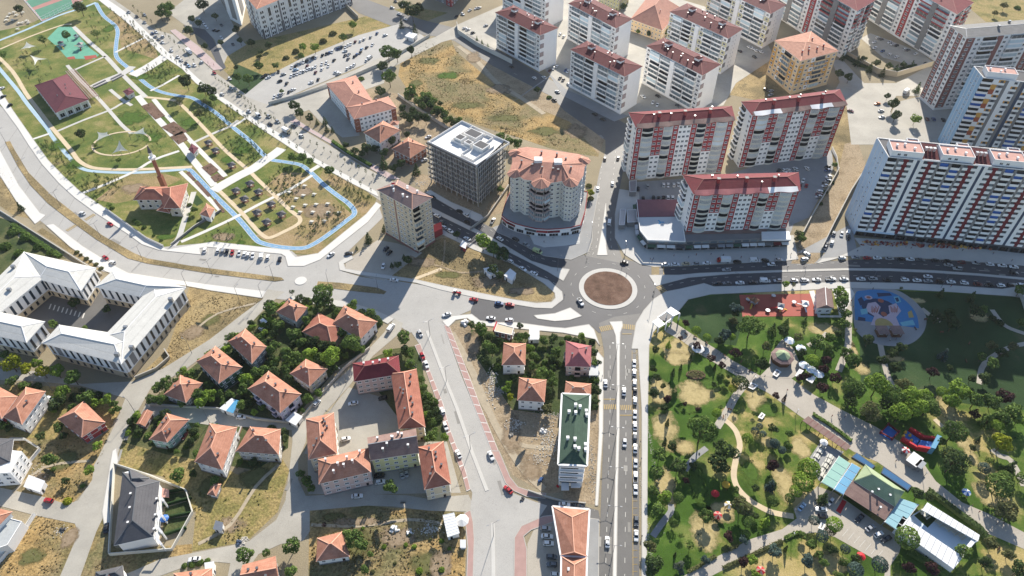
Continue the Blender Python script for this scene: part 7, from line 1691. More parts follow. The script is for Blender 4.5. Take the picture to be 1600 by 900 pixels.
def loft(mb, st, mi=0):
 """stations (x, half width low, half width high, z low, z high) -> closed hull"""
 rings = []
 for x, a, b, z0, z1 in st:
  zm = z0 + (z1 - z0) * .55
  rings.append([(x, -a * .93, z0), (x, -a, zm), (x, -b, z1 - .03), (x, -b * .86, z1), (x, b * .86, z1), (x, b, z1 - .03), (x, a, zm), (x, a * .93, z0)])
 n = 8; vs = [v for r_ in rings for v in r_]; fs = []
 for i in range(len(rings) - 1):
  for j in range(n): fs.append((i * n + j, i * n + (j + 1) % n, (i + 1) * n + (j + 1) % n, (i + 1) * n + j))
 fs += [tuple(range(n))[::-1], tuple((len(rings) - 1) * n + j for j in range(n))]
 mb.add(vs, [f[::-1] for f in fs], mi)
def frustum(mb, x0, x1, y, z0, X0, X1, Y, z1, mi):
 vs = [(x0, -y, z0), (x1, -y, z0), (x1, y, z0), (x0, y, z0), (X0, -Y, z1), (X1, -Y, z1), (X1, Y, z1), (X0, Y, z1)]
 mb.add(vs, [(0, 1, 5, 4), (1, 2, 6, 5), (2, 3, 7, 6), (3, 0, 4, 7), (4, 5, 6, 7)], mi)
def car_parts(kind):
 """body, glass, wheel positions; x forward"""
 B_, Gl = MB(), MB(); L_ = 4.4; wx = 1.32; wr = .32; H = None
 if kind in ('sedan', 'hatchback', 'suv'):
  q = {'sedan': (2.22, .9, -1.62, .98, -1.0, .2, 1.43), 'hatchback': (2.0, .95, -1.86, .9, -1.5, .15, 1.5), 'suv': (2.25, 1.05, -2.1, .95, -1.8, .2, 1.72)}[kind]
  l, bz, g0, g1, t0, t1, tz = q
  loft(B_, [(-l, .7, .66, .38, bz - .16), (-l + .2, .85, .78, .25, bz - .02), (-l * .5, .9, .82, .22, bz + .02), (l * .35, .9, .82, .22, bz), (l * .8, .86, .76, .25, bz - .12), (l - .08, .76, .66, .3, bz - .22), (l, .6, .55, .38, bz - .3)])
  frustum(Gl, g0, g1, .80, bz - .04, t0, t1, .62, tz - .03, 0)
  frustum(B_, t0 - .04, t1 + .06, .66, tz - .05, t0 + .05, t1 - .04, .58, tz + .03, 0)
  for sx in (-1, 1):           # pillars
   for (xb, xt) in ((g0 + .02, t0), (g1 - .02, t1), ((g0 + g1) / 2 - .15, (t0 + t1) / 2 - .1)): B_.bar((xb, sx * .8, bz - .02), (xt, sx * .635, tz - .02), .07, .07, 0)
   B_.box((g1 - .25, sx * .93, bz), (.16, .16, .12), 0, 0)
  for sy in (-1, 1): B_.box((l - .1, sy * .55, bz - .33), (.16, .3, .12), 0, 1); B_.box((-l + .05, sy * .58, bz - .28), (.12, .28, .12), 0, 2)
  wx = l * .61
 elif kind == 'van':
  l = 2.65; bz = 1.2
  loft(B_, [(-l, .9, .86, .35, 2.05), (-l + .1, .95, .9, .28, 2.15), (.9, .95, .9, .28, 2.15), (1.3, .95, .86, .28, 1.75)]); loft(B_, [(1.28, .95, .86, .28, 1.3), (2.2, .92, .8, .28, 1.05), (l, .75, .7, .35, .85)])
  frustum(Gl, .85, 2.05, .87, 1.12, .85, 1.36, .8, 2.0, 0); Gl.box((.2, 0, 1.35), (1.0, 1.94, .5)); Gl.box((-l - .005, 0, 1.35), (.02, 1.4, .5)); wx = 1.7
  for sy in (-1, 1): B_.box((l - .1, sy * .6, .72), (.16, .26, .14), 0, 1); B_.box((-l, sy * .8, .9), (.06, .16, .4), 0, 2)
 elif kind == 'pickup':
  l = 2.6
  loft(B_, [(-l, .88, .86, .4, .95), (-.55, .92, .86, .3, 1.0), (1.0, .92, .85, .3, 1.05), (2.2, .88, .8, .3, .95), (l, .75, .7, .4, .8)])
  frustum(Gl, -.7, 1.15, .82, 1.0, -.45, .45, .66, 1.66, 0); frustum(B_, -.5, .5, .7, 1.62, -.42, .42, .62, 1.72, 0); B_.box((-1.6, 0, .98), (1.7, 1.45, .03), 0, 3)
  for sy in (-1, 1): B_.box((-1.6, sy * .8, .95), (1.9, .1, .2), 0, 0)
  wx = 1.6; wr = .38
  for sy in (-1, 1): B_.box((l - .1, sy * .6, .7), (.16, .26, .14), 0, 1); B_.box((-l, sy * .75, .7), (.06, .16, .2), 0, 2)
 elif kind == 'truck':
  B_.box((-1.0, 0, .75), (5.0, 2.3, 2.3), 0, 1); B_.box((-.2, 0, .5), (6.6, 1.0, .26), 0, 3); loft(B_, [(1.65, 1.05, 1.0, .5, 2.3), (2.6, 1.08, 1.0, .5, 2.35), (3.3, 1.05, .95, .5, 1.5)])
  frustum(Gl, 1.7, 3.28, 1.02, 1.4, 1.75, 2.75, .92, 2.25, 0); wx = 2.2; wr = .48
 elif kind == 'tractor':
  loft(B_, [(-.4, .55, .5, .8, 1.2), (1.9, .42, .38, .8, 1.45), (2.1, .36, .3, .9, 1.3)]); B_.box((-.9, 0, 2.3), (1.5, 1.5, .12), 0, 1); frustum(Gl, -1.6, -.2, .65, 1.2, -1.5, -.3, .6, 2.3, 0); wx = 1.35; wr = .7
  for sy in (-1, 1): B_.box((-1.35, sy * .95, 1.45), (1.3, .5, .1), 0, 0)
 return B_, Gl, wx, wr
VEH = {}
def wheel_mesh(r):
 mb = MB()
 n = 10; w = .22
 for y0, y1, rr, mi in ((-w / 2, w / 2, r, 0), (-w / 2 - .01, w / 2 + .01, r * .58, 1)):
  vs = [(rr * math.cos(6.2832 * i / n), y, rr * math.sin(6.2832 * i / n)) for y in (y0, y1) for i in range(n)]
  mb.add(vs, [(i, (i + 1) % n, n + (i + 1) % n, n + i) for i in range(n)] + [tuple(range(n))[::-1], tuple(range(n, 2 * n))], mi)
 return mb.mesh('wheel', [MATS['tyre'], MATS['metal_grey']])
for k_ in ('sedan', 'hatchback', 'suv', 'van', 'pickup', 'truck', 'tractor'):
 b_, g_, wx_, wr_ = car_parts(k_)
 ms = [PAINT['w'], MATS['metal_white'] if k_ in ('truck', 'tractor') else MATS['head_lamp'], MATS['tail_lamp'], MATS['car_trim']]
 one = MB(); one.v, one.f, one.m = list(b_.v), [list(f) for f in b_.f], list(b_.m)
 o = len(one.v); one.v += g_.v; one.f += [[o + i for i in f] for f in g_.f]; one.m += [4] * len(g_.f)
 hw = 1.05 if k_ == 'truck' else .8
 for sx in (-1, 1):
  for sy in (-1, 1): one.box((sx * wx_, sy * hw, 0), (wr_ * 2, .2, wr_ * 2), 0, 5)
 VEH[k_] = dict(body=b_.mesh('body', ms, False), glass=g_.mesh('window_glass', [MATS['car_glass']]), wheel=wheel_mesh(wr_), wx=wx_, wr=wr_, hw=hw, one=one.mesh('car', ms + [MATS['car_glass'], MATS['tyre']]))
TYPES = {'': 'sedan', 'h': 'hatchback', 'u': 'suv', 'v': 'van', 'p': 'pickup', 't': 'truck', 'x': 'tractor'}
TN = {'suv': 'SUV', 'pickup': 'pickup truck', 'truck': 'box truck', 'hatchback': 'hatchback', 'sedan': 'car', 'van': 'van', 'tractor': 'tractor'}
RV = random.Random(9); NV = 0
def vehicle(u, v, col, kind, ang, place, axis):
 a = R(ang); g0, g1 = P2(u, v), P2(u + 6 * math.cos(a), v - 6 * math.sin(a)); rz = math.atan2((g1 - g0).y, (g1 - g0).x) + R(RV.uniform(-2, 2))
 if RV.random() < .4: rz += math.pi if kind not in ('van', 'pickup', 'truck', 'tractor') else 0
 p = P(u, v, .6); V = VEH[kind]; nm = {'truck': 'box_truck', 'tractor': 'tractor', 'van': 'van', 'pickup': 'pickup_truck', 'hatchback': 'hatchback_car', 'suv': 'suv'}.get(kind, 'car')
 z = Z_ROAD + .02
 if ppm(u, v) * 4.4 < 11.5:
  o = put(V['one'], nm, None, (p.x, p.y, z), rz); o.material_slots[0].link = 'OBJECT'; o.material_slots[0].material = PAINT[col]
 else:
  o = empty(nm, (p.x, p.y, z), rz)
  b = put(V['body'], 'body', o); b.material_slots[0].link = 'OBJECT'; b.material_slots[0].material = PAINT[col]
  put(V['glass'], 'window_glass', o)
  for sx in (-1, 1):
   for sy in (-1, 1): put(V['wheel'], 'wheel', o, (sx * V['wx'], sy * V['hw'], V['wr']))
 tag(o, None, {'truck': 'truck', 'pickup': 'pickup'}.get(kind, kind if kind in ('van', 'tractor') else 'car'), 'vehicles ' + place)
 register(o, f'{CN[col]} {TN[kind]}', place, u, v, axis)
def cars(place, ang, spec, axis='x'):
 """spec: 'u,v,colour[kind][@angle] ...'; no kind letter = sedan or hatchback"""
 for t in spec.split():
  u, v, c = t.split(',')
  an = ang
  if '@' in c: c, an = c.split('@'); an = float(an)
  k = TYPES[c[1:2]] if len(c) > 1 else ('sedan' if RV.random() < .65 else 'hatchback')
  vehicle(float(u), float(v), c[0], k, an, place, axis)
cars('parked along the right kerb of the lower road', 90, '991,568,w 991,582,w 991.5,598,w 992,612,k 992,626,w 992,647.5,w 992,665.5,w 992,682,g 992.5,701,w 993,724,w 993,746,wp 993,765,w 994,814,g 994,837,w', 'y')
cars('driving on the lower road', 90, '946,599,w@-90 975,612,w 976,692,w 949,847,w@-90', 'y')
cars('parked along the shop kerb of the dark avenue', 1, '1040,413,w 1055,413,w 1071,412,e 1087,412,s 1104,411,w 1152,409,k 1179,407,wv 1196,407,k 1217,406,s 1337,402,s 1355,403,r 1371,403,w 1390,404,s 1407,405,k 1422,405,w@-2 1438,406,g@-3 1462,407,k@-3 1479,408,k@-4 1502,410,d@-4 1525,411,s@-5 1547,413,w@-6 1566,415,w@-6 1584,417,w@-7 1316,403,w')
cars('with a red cab stopped by the shops of the dark avenue', 180, '1130,408,rt')
cars('parked along the park kerb of the dark avenue', 0, '1120,443,ku@3 1136,442.5,g 1156,442,w 1177,441,k 1195,439,wv 1215,438.5,s 1241,438,w 1257,438,wu 1276,437,w 1298,436,wp 1319,436,w 1345,436,w 1364,435.5,su 1386,437,k 1414,437,w 1433,438,w 1450,439,s 1469,440,k 1486,440.5,w 1507,442,w@-4 1528,444,d@-4 1546,445.5,k@-3 1564,446,w 1580,445,k 1594,445,w')
cars('driving on the dark avenue right of the roundabout', 1, '1205,413,w 1135,421.5,s 1482,414,s@-4 1496,420,su@-5 1584,426,k@-7 1450,432,w@-4')
cars('turning at the mouth of the dirt road', 20, '1257,405,wu@15 1261,397,w@-35')
cars('on the dark avenue by the cream tower', -30, '683,337,w 692,348,k 693,355,w@-30 703.5,361,w 730,373,w 718,330,k 729,336,w 730,347,k 676,308,k')
cars('on the dark avenue near the round tower', -30, '781,373,w 806,374,k 822,382,s 840,393,yv@-22 797,408,w 817,420,w 834,427,w')
cars('stopped at the lane beside the curved podium', 60, '770,345,wp')
cars('on the road beside the round tower', 86, '934,295,w 957,287,w 945,248,k 966,247,k@70 952,347,wv', 'y')
cars('circling the roundabout', -55, '907,472,wp 976,410,k@-8')
cars('on the open junction left of the roundabout', -6, '714,458,rx@-15 740,468,r 780,474,b 797,476,r 698,491.5,w@15 767,497,w 796,500,w 616,437.5,w@-5')
cars('around the lot of the cream tower', 40, '599,416,w@70 603,389,k 608,395,k 517,398,w@32 545,396,k@8')
cars('at the top of the side street by the junction', 55, '611,512.5,wv 656,521,s@-60')
cars('parked along the left side of the lower street', -66, '660,556,r 666,569.5,w 691,642,w 696,666,w 716,709.5,w', 'y')
cars('driving up the lower street', 115, '767,712,w@-65 794,765,r@-42')
cars('on the boulevard', -28, '129,333,w 172,350,r 165,403,r@-32 176,410,w@-22')
cars('parked at the far left bays of the boulevard', 30, '3,138,w 5,151,k 15,165,k')
cars('in the parking bays below the park', 80, '320,391,w 341,391,w 348,392,s 354.5,394,k 363,395,r 374,396,w 382,397,w 388,398,w 395,399,w 409,400,wv 418.5,402,w 437,405,k')
cars('on the upper avenue', -40, '226,23,s 214,26,k 226,35,s 201,19,s 244,50,w 238,52,b 243,57,s 254,57,w 248,61,s 254,66,w 268,79,w 278,89,w 283,94,w 291,99,k 295,103,n 304,102,w 315,97,w 296,82,wt@-38')
cars('on the middle avenue', -38, '335,114,r 359,123,w 361,138,w 347,147,w 374,149,s 389,174,w 404,181,wv 422,194,k 420,182,s 459,197,k 448,206,et@-30 471,212,w 434,190,s')
cars('in the forecourt of the public building', -45, '312,30,w 317,35,w 320,39,w 323,43,w 346,39,k 335,47,k@30 340,48,k@30 346,59,w 364,69,k')
cars('in the uppermost row of the crowded car park', 60, '471,98,w 474.5,97,w 479,95,k 489,90,k 494,89.5,w 504,86,k 510,84,k 515,82,b 519,81,w 528,76,b 534,74,g 540,73,w 543.5,71,w 548,69,w 555,65,d 563,64,w 569,61,w 579,58,s 589,52,b')
cars('in the middle row of the crowded car park', 62, '455,119,w 460,117,s 465,115,w 470,113,w 475,111,w 480,109,w 484,107,w 489,106,w 493,104,w 503,100,w 510,98,w 513,103,w 503,108,w 493,113,d 480,103,d')
cars('scattered in the left part of the crowded car park', 20, '456,105,w@50 462,103,k@60 462,109,n@12 443,116,s@15 435,112,k@80 419,121,w 411,120,k 416,117,k 437,127,k 448,130,k@60')
cars('scattered in the right part of the crowded car park', 50, '602,55,w@15 573,74,k 582,70,w 565,77,n 563,82,k 578,90,wv@30 573,94,w 539,80,w@15 539,87,k 545,85,s 544,92,g 558,85,b 554,88,k 522,94,k')
cars('along the lower wall of the crowded car park', 50, '429,151,w 435,149,w 441,147,w 452,143,g 458,140,w@25 525,113,w@20 529,115,w@20 543,107,w 549,104,w 553,102,w 497,124,k@70 486,129,w@15')
cars('on the road at the top behind the car park', -40, '613,12,w@-15 624,22,w@-15 633,30,w@-25 618,2,k 627,8,s')
cars('parked below the red towers up top', 30, '734,16,w 744,13,w 749,12,w 723,22,w@-30 713,26,k')
cars('in the walled white car park', 20, '759,40,s 726,44,w 731,46,w 739,51,k')
cars('on the uphill road', -28, '835,122,w 850,121,w 871,143,w 866,156,k 929,178,k 942,186,k 799,104,k')
cars('between the white blocks', 50, '859,110,d 865,107,w 870,104,w 884,110,b 887,112,w 875,122,k 880,125,k 889,132,w@-40 875,54,w 881,57,w')
cars('behind the long red and white block', -60, '1005,151,w@-30 1028,150,k@-30 1020,160,w@70 1027,164,w@70 1059,165,g@-30')
cars('beside the yellow panelled white blocks', -30, '1156,80,k 1171,74,w 1176,76,w 1181,79,w 1189,81,w 1179,89,k 1205,142,s@20 1204,148,s@20 1197,140,k')
cars('in the gated car park of the high rises', 20, '1371,59,w 1366,66,w 1367,75,w 1379,80,b 1390,66,w 1395,69,w 1401,71,k 1390,85,w 1401,89,w 1414,77,w 1419,78,g 1431,84,w@35 1446,99,k 1377,61,g')
cars('on the back street below the gated car park', 5, '1371,162,o 1377,173,w 1378,183,w 1329,173,d@-20 1416,144,wt@35 1449,186,d@-60 1459,186,b@-60 1474,187,k@-60')
cars('in the yard beside the red and white blocks', 10, '1217,266,k@60 1226,267,w@-30 1232,266,w@-40 1243,264,w@-40 1261,263,w@-40 1293,261,k 1293,266,b 1295,276,w 1294,282,s 1290,286,k 1289,290,w 1281,299,w 1280,303,d 1279,307,s 1255,282,w@70 1260,290,r@70 1250,291,d@70')
cars('parked between the leftmost red block and the podium', 90, '1037,289,w 1044,289,w 1053,289,w 1060,288,w 1012,291,s 997,295,k 1051,309,w 1044,309,w 1037,309,k 1029,310,k 1021,310,k 1005,310,k')
cars('in the wedge yard left of the red striped tower', 68, '1303,365,g 1315,366,w@85 1325,363,wv@80 1326,372,k@85 1300,379,w 1289,387,g 1292,381,k')
cars('parked in the garden yard beside the side street', -30, '415,506,wv 410,515,w@-25')
cars('on the lanes between the orange roofed houses', 5, '377,652,w@0 495,630,w@50 288,681,d@60 79,623,w@-20')
cars('in the yard of the low blocks', 10, '552,630,w 598,622,k 540,686,w@12')
cars('around the foot of the low blocks', 10, '628,741,s@100 635,738,s@95 593,743,k 594,753,w 558,775,w@3')
cars('around the dark roofed row house', 0, '76,782,r@-15 166,825,k@85 304,874,w@5')
cars('beside the wedge shaped orange roof', -3, '882,788,w 904,791,k 853,826,s 855,838,w 857,849,w 862,870,g 862,882,g 869,898,w', 'y')
cars('in the restaurant car park', 40, '1253,792,n@50 1283,796,w@-5 1298,784,s@45 1286,807,k@-3 1343,810,k@45 1360,825,s@30 1373,835,w@25 1385,842,k@30')
cars('tucked beside the brick villa', 20, '663,250,w 669,214,w')
# lamps
def lamp_mesh(h, arms, reach=2.0):
 mb = MB(); mb.cyl((0, 0, 0), .12, h, 6, 0, .07)
 for s in arms: mb.bar((0, 0, h - .1), (0, s * reach, h + .35), .09)
 return mb.mesh('pole', [MATS['rail']])
def lamp_head(): mb = MB(); mb.box((0, 0, 0), (.3, .8, .14)); return mb.mesh('lamp_head', [MATS['metal_grey']])
LP = {2: lamp_mesh(10, (-1, 1)), 1: lamp_mesh(9, (1,)), 0: lamp_mesh(4.5, (), 0)}; LH = lamp_head()
def lamp(u, v, n, ang, place):
 p = P(u, v); a = R(ang); g1 = P2(u + 6 * math.cos(a), v - 6 * math.sin(a)); rz = math.atan2(g1.y - p.y, g1.x - p.x)
 o = empty('street_lamp' if n else 'park_lamp', p, rz, None, 'street lamp', 'street lamps ' + place); put(LP[n], 'pole', o)
 if n:
  for s in ((-1, 1) if n == 2 else (1,)): put(LH, 'lamp_head', o, (0, s * 2.2, 10.28 if n == 2 else 9.28))
 else: put(LH, 'lamp_head', o, (0, 0, 4.5))
 register(o, {2: 'double armed street lamp', 1: 'single armed street lamp', 0: 'short park lamp'}[n], place, u, v)
for place, n, ang, pts in [
 ('on the median of the lower road', 2, 90, [(962, 560), (962, 625), (961, 690), (959, 752), (957, 812), (956, 872)]),
 ('on the median of the lower street', 2, -62, [(672, 524), (697.5, 596), (735, 702), (771, 838)]),
 ('in the dry boulevard median', 2, -30, [(10, 224), (45, 272), (95, 322), (158, 371), (224, 407), (332, 431), (428, 437)]),
 ('in the short median by the junction', 1, 0, [(514, 447), (591, 455)]),
 ('on the pavement of the dark avenue median', 1, -30, [(735, 352), (797, 391), (871, 424)]),
 ('along the park kerb of the dark avenue', 1, 90, [(1150, 448), (1251, 446), (1360, 444), (1470, 450)]),
 ('on the corner pavements near the roundabout', 1, 0, [(976, 402), (924, 372), (1020, 470)]),
 ('along the left kerb of the boulevard', 1, -20, [(292, 447), (374, 470), (410, 466)]),
 ('beside the park promenade', 0, 0, [(1243, 650), (1177, 598), (1441, 748), (1549, 806), (1557, 820), (1193, 850), (1236, 842)]),
 ('beside the lanes of the orange roofed houses', 1, 40, [(328, 661), (211, 644), (300, 552), (541, 600), (83, 612)]),
]:
 for u, v in pts: lamp(u, v, n, ang, place)
# park shelters, tables and sails
def shelter_parts():
 f = MB()
 for x in (-1.6, 1.6):
  for y in (-1.6, 1.6): f.box((x, y, 0), (.18, .18, 2.3))
 f.box((0, 0, 0), (3.6, 3.6, .12)); r = MB(); a = 2.2
 r.add([(-a, -a, 2.3), (a, -a, 2.3), (a, a, 2.3), (-a, a, 2.3), (0, 0, 3.6)], [(0, 1, 4), (1, 2, 4), (2, 3, 4), (3, 0, 4), (3, 2, 1, 0)])
 t = MB(); t.box((0, 0, .7), (1.6, .8, .08)); t.box((0, -.75, .42), (1.6, .35, .06)); t.box((0, .75, .42), (1.6, .35, .06)); t.box((0, 0, .1), (.2, .5, .6))
 return f.mesh('frame', [MATS['wood_brown']]), r.mesh('roof', [MATS['tile_grey']]), t.mesh('picnic_table', [MATS['render_pale']])
SF, SR_, ST = shelter_parts()
GR = math.atan2(*(P2(432, 308) - P2(380, 262)).yx)
for u, v in [(325, 221), (336, 233), (361, 256), (390, 285), (368, 296), (403, 298), (381, 309), (423, 317), (401, 330), (439, 333), (416, 345)]:
 p = P(u, v, 2.6); o = empty('picnic_shelter', (p.x, p.y, 0), GR, None, 'shelter', 'grey roofed picnic shelters'); put(SF, 'frame', o); put(SR_, 'roof', o); put(ST, 'table', o); register(o, 'small grey roofed picnic shelter', 'on the lawn between the park paths', u, v)
for u, v in [(476, 291), (474, 306), (491, 304), (463, 311), (477, 321), (494, 320), (512, 319), (458, 324), (469, 332), (489, 332), (513, 333), (487, 347), (507, 346), (530, 333), (452, 301)]:
 p = P(u, v, .4); t = MB(); o = put(ST, 'picnic_table', None, (p.x, p.y, 0), GR + .5, scale=1.35); tag(o, None, 'table', 'picnic tables on the brown lawn'); register(o, 'pale picnic table', 'on the brown lawn inside the track bend', u, v)
for i, (u, v) in enumerate([(12, 27), (20, 32), (26, 24), (30, 37), (22, 20), (35, 36), (42, 33), (45, 36), (28, 46), (10, 32), (16, 22), (36, 20)]):
 p = P(u, v, .4); o = put(ST, 'picnic_table', None, (p.x, p.y, 0), GR + i, scale=1.6); tag(o, None, 'table', 'tables by the sports court'); register(o, 'small pale table', 'on the dry ground left of the sports court', u, v)
MATS['sail'] = mat_leaf('sail_canvas', (.82, .82, .8), (.84, .84, .82), (.86, .86, .84), .45)
def sail(px, hs, label):
 o = empty('shade_sail', P(*px[0]), 0, label, 'shade sail', 'white shade sails in the park'); c = [P(u, v, h) for (u, v), h in zip(px, hs)]; n = len(c); ctr = sum(c, Vector()) / n; ctr.z -= .4; mb = MB(); k = 6
 for i in range(n):          # curved edges and a sagging middle
  a, b = c[i], c[(i + 1) % n]; m = (a + b) / 2; pull = (ctr - m) * .28
  pts = [a.lerp(b, t / k) + pull * 4 * (t / k) * (1 - t / k) for t in range(k + 1)]
  for s, t in zip(pts, pts[1:]): mb.add([s, t, ctr], [(0, 1, 2)])
 mb.build('canvas', MATS['sail'], o);
 for q in c: mb = MB(); mb.cyl((q.x, q.y, 0), .12, q.z, 6); mb.build('mast', MATS['metal_grey'], o)
sail([(32, 77), (41, 65), (57, 72), (46, 75)], (4, 6, 4, 5), 'white shade sail on the yellow lawn, the upper left one')
sail([(47, 86), (74, 92), (59, 92), (54, 102)], (6, 4.5, 4.5, 5), 'white shade sail on the yellow lawn, the one nearest the purple roof')
sail([(150, 221), (152, 206), (168, 206), (173, 211)], (3.5, 6, 5, 4), 'white shade sail on the left of the ringed lawn')
sail([(201, 209), (225, 199), (231, 211), (212, 209)], (4, 7, 4, 4), 'white shade sail on the right of the ringed lawn')
sail([(175, 240), (186, 219), (201, 236), (188, 236)], (3, 7, 3.5, 3), 'white shade sail at the lower rim of the ringed lawn')
ct = P2(190, 224); mb = MB(); ribbon([ct + Vector((17.5 * math.cos(t * .1745 + .2), 13.5 * math.sin(t * .1745 + .2))) for t in range(35)], 1.3, 0, .16, mb); mb.build('ring_path', MATS['beige_path'])['kind'] = 'structure'
# kiosks along the park axis
for px, lb in [([(193, 143), (200, 149), (209, 144), (202, 138)], 'small maroon roofed park kiosk by the raised beds'), ([(296, 234), (303, 240), (309, 232), (300, 226)], 'small maroon roofed park kiosk in the middle of the white axis')]:
 root, poly = block('kiosk', lb, 'kiosk', px, 3.2, 'render_pale'); roof_hip(root, poly, 3.2, .8, 'tile_purple', .5, 'tile_purple')
 for w in walls(root, poly, 0, 3.2, 1):
  if w.faces_camera(): w.item(win_mesh(1.6, 1.3, 'trim_white', 'pane', 1), 'window', w.len / 2, 1.0)
for i, (a, b) in enumerate([((146, 135), (165, 126)), ((148, 138), (168, 129)), ((174, 124), (190, 116)), ((176, 127), (193, 118))]):
 A, B = P(*a), P(*b); mb = MB(); mb.bar((A.x, A.y, .35), (B.x, B.y, .35), 1.0, .7); o = mb.build('planter', MATS['render_grey']); tag(o, f'long grey planter by the purple roof pergola, {ORD[i]} from the left', 'planter', 'long planters by the pergola')
# playgrounds
def playset(u, v, label, cols, s=1.0):
 p = P(u, v); o = empty('play_structure', p, RV.uniform(0, 3), label, 'playground');
 mb = MB()
 for x in (-1.2, 1.2):
  for y in (-1.2, 1.2): mb.box((x * s, y * s, 0), (.16, .16, 3 * s))
 mb.box((0, 0, 1.4 * s), (2.6 * s, 2.6 * s, .12)); mb.build('frame', MATS['metal_grey'], o, local=True)
 mb = MB(); a = 1.6 * s; mb.add([(-a, -a, 3 * s), (a, -a, 3 * s), (a, a, 3 * s), (-a, a, 3 * s), (0, 0, 4 * s)], [(0, 1, 4), (1, 2, 4), (2, 3, 4), (3, 0, 4)]); mb.build('roof', MATS[cols[0]], o, local=True)
 mb = MB(); mb.bar((1.2 * s, 0, 1.5 * s), (4.2 * s, .6, .25), .9, .12); mb.build('slide', MATS[cols[1]], o, local=True)
 mb = MB(); mb.bar((-1.2 * s, 0, 1.5 * s), (-3.4 * s, -1.0, .1), .7, .1); mb.build('ramp', MATS[cols[2]], o, local=True); mb = MB(); mb.bar((0, 1.2 * s, 1.6 * s), (0, 3.6 * s, 1.9 * s), .5, .1); mb.build('climber', MATS[cols[2]], o, local=True)
mat('slide_red', 'b8281f', .5); mat('play_yellow', 'c79c34', .5); mat('play_blue', '2f63a8', .5)
playset(1177, 476, 'climbing frame with red slide on the left of the red play surface', ('wood_brown', 'slide_red', 'play_yellow'), 1.1)
playset(1218, 484, 'grey play tower with red and yellow slides at the middle of the red play surface', ('metal_grey', 'slide_red', 'play_yellow'))
playset(1256, 480, 'white and blue play tower at the right end of the red play surface', ('awning_white', 'play_blue', 'metal_white'))
playset(98, 74, 'dark play tower on the green play surface, left one', ('render_dark', 'play_blue', 'play_yellow'), 1.3)
playset(128, 76, 'play tower on the green play surface, right one', ('render_taupe', 'play_green', 'slide_red'), 1.3)
playset(121, 60, 'small climbing frame on the upper part of the green play surface', ('stair_navy', 'play_blue', 'metal_grey'), .9)
for i, (u, v) in enumerate([(1199, 487), (1240, 474), (1168, 470), (1208, 464)]):
 p = P(u, v); mb = MB(); mb.cyl((0, 0, 0), .15, 1.0, 8); mb.cyl((0, 0, 1.0), 1.1, .15, 12);
 for s in (-.7, .7): mb.box((s, 0, .2), (.3, .5, .9))
 o = mb.mesh('spring_rider', [MATS['awning_white' if i == 1 else 'metal_grey']]); o = put(o, 'spring_toy', None, p, i); tag(o, f'small round play table on the red play surface, {ORD[i]} in reading order from the front', 'play table'); o['label'] = ['small grey play carousel near the front edge of the red play surface', 'small white play carousel in the sunny half of the red play surface', 'small grey play carousel left of the climbing frame', 'small grey play carousel at the back edge of the red play surface'][i]
# painted half round playground
BLU = [('mural_blue', '3a76a4'), ('mural_navy', '2a3650'), ('mural_pink', 'b7a4ab'), ('mural_yellow', 'a8925a'), ('mural_rust', '9c5a44'), ('mural_teal', '6ea9b4')]
for n_, c_ in BLU: mat(n_, c_, .7, .08, .5)
sheet('plaza', smoothline(L([(1332, 450), (1360, 447), (1400, 453), (1428, 470), (1446, 492), (1446, 512), (1436, 528), (1420, 538), (1395, 541), (1368, 537), (1345, 525), (1334, 505), (1332, 450)]), 4)[:-1], 'pavement_grey', .1, world=True)
mu = sheet('painted_floor', smoothline(L([(1336, 500), (1336, 460), (1350, 454), (1375, 453), (1400, 460), (1420, 475), (1432, 492), (1436, 513)]), 4), 'mural_blue', .125, world=True)
c0 = P2(1382, 507)
def mshape(pts, m, z, nm='painted_shape'):
 mb = MB(); mb.prism(pts, .12, z); mb.build(nm, MATS[m], mu)
def ell(u, v, ru, rv, n=18, a0=0, a1=6.2832):
 c = P2(u, v); x = ru / ppm(u, v); y = rv / ppm(u, v) * 1.45; return [c + Vector((x * math.cos(a0 + (a1 - a0) * i / (n - 1)), y * math.sin(a0 + (a1 - a0) * i / (n - 1)))) for i in range(n if abs(a1 - a0) < 6 else n - 1)]
mshape(ell(1374, 482, 27, 15), 'mural_navy', .132); mshape(L([(1360, 508), (1366, 494), (1352, 485), (1356, 474), (1368, 472), (1376, 480), (1372, 490), (1380, 496), (1390, 490), (1388, 478), (1400, 474), (1408, 486), (1400, 496), (1406, 510)]), 'mural_pink', .136)
mshape(ell(1382, 509, 14, 11, 14, 0, math.pi), 'mural_yellow', .142); mshape(ell(1381, 491, 4.5, 3.5), 'mural_rust', .145); mshape(ell(1376, 470, 4.5, 3), 'mural_rust', .145); mshape(ell(1357, 465, 6, 3), 'mural_pink', .14); mshape(ell(1357, 465, 3.4, 1.8), 'mural_rust', .146)
mshape(L([(1396, 464), (1404, 463), (1408, 472), (1400, 474)]), 'mural_teal', .14); mshape(L([(1398, 466), (1403, 465), (1405, 471), (1401, 472)]), 'mural_navy', .145); mshape(L([(1418, 488), (1424, 485), (1428, 496), (1420, 497)]), 'mural_yellow', .14); mshape(L([(1344, 484), (1354, 482), (1356, 490), (1346, 492)]), 'mural_teal', .14)
mshape(L([(1340, 468), (1346, 464), (1352, 474), (1344, 478)]), 'mural_navy', .141); mshape(L([(1406, 504), (1426, 500), (1430, 508), (1410, 510)]), 'mural_teal', .14); mshape(L([(1370, 458), (1390, 458), (1394, 462), (1372, 464)]), 'mural_navy', .14); mshape(L([(1341, 495), (1352, 497), (1352, 502), (1340, 501)]), 'mural_navy', .14)
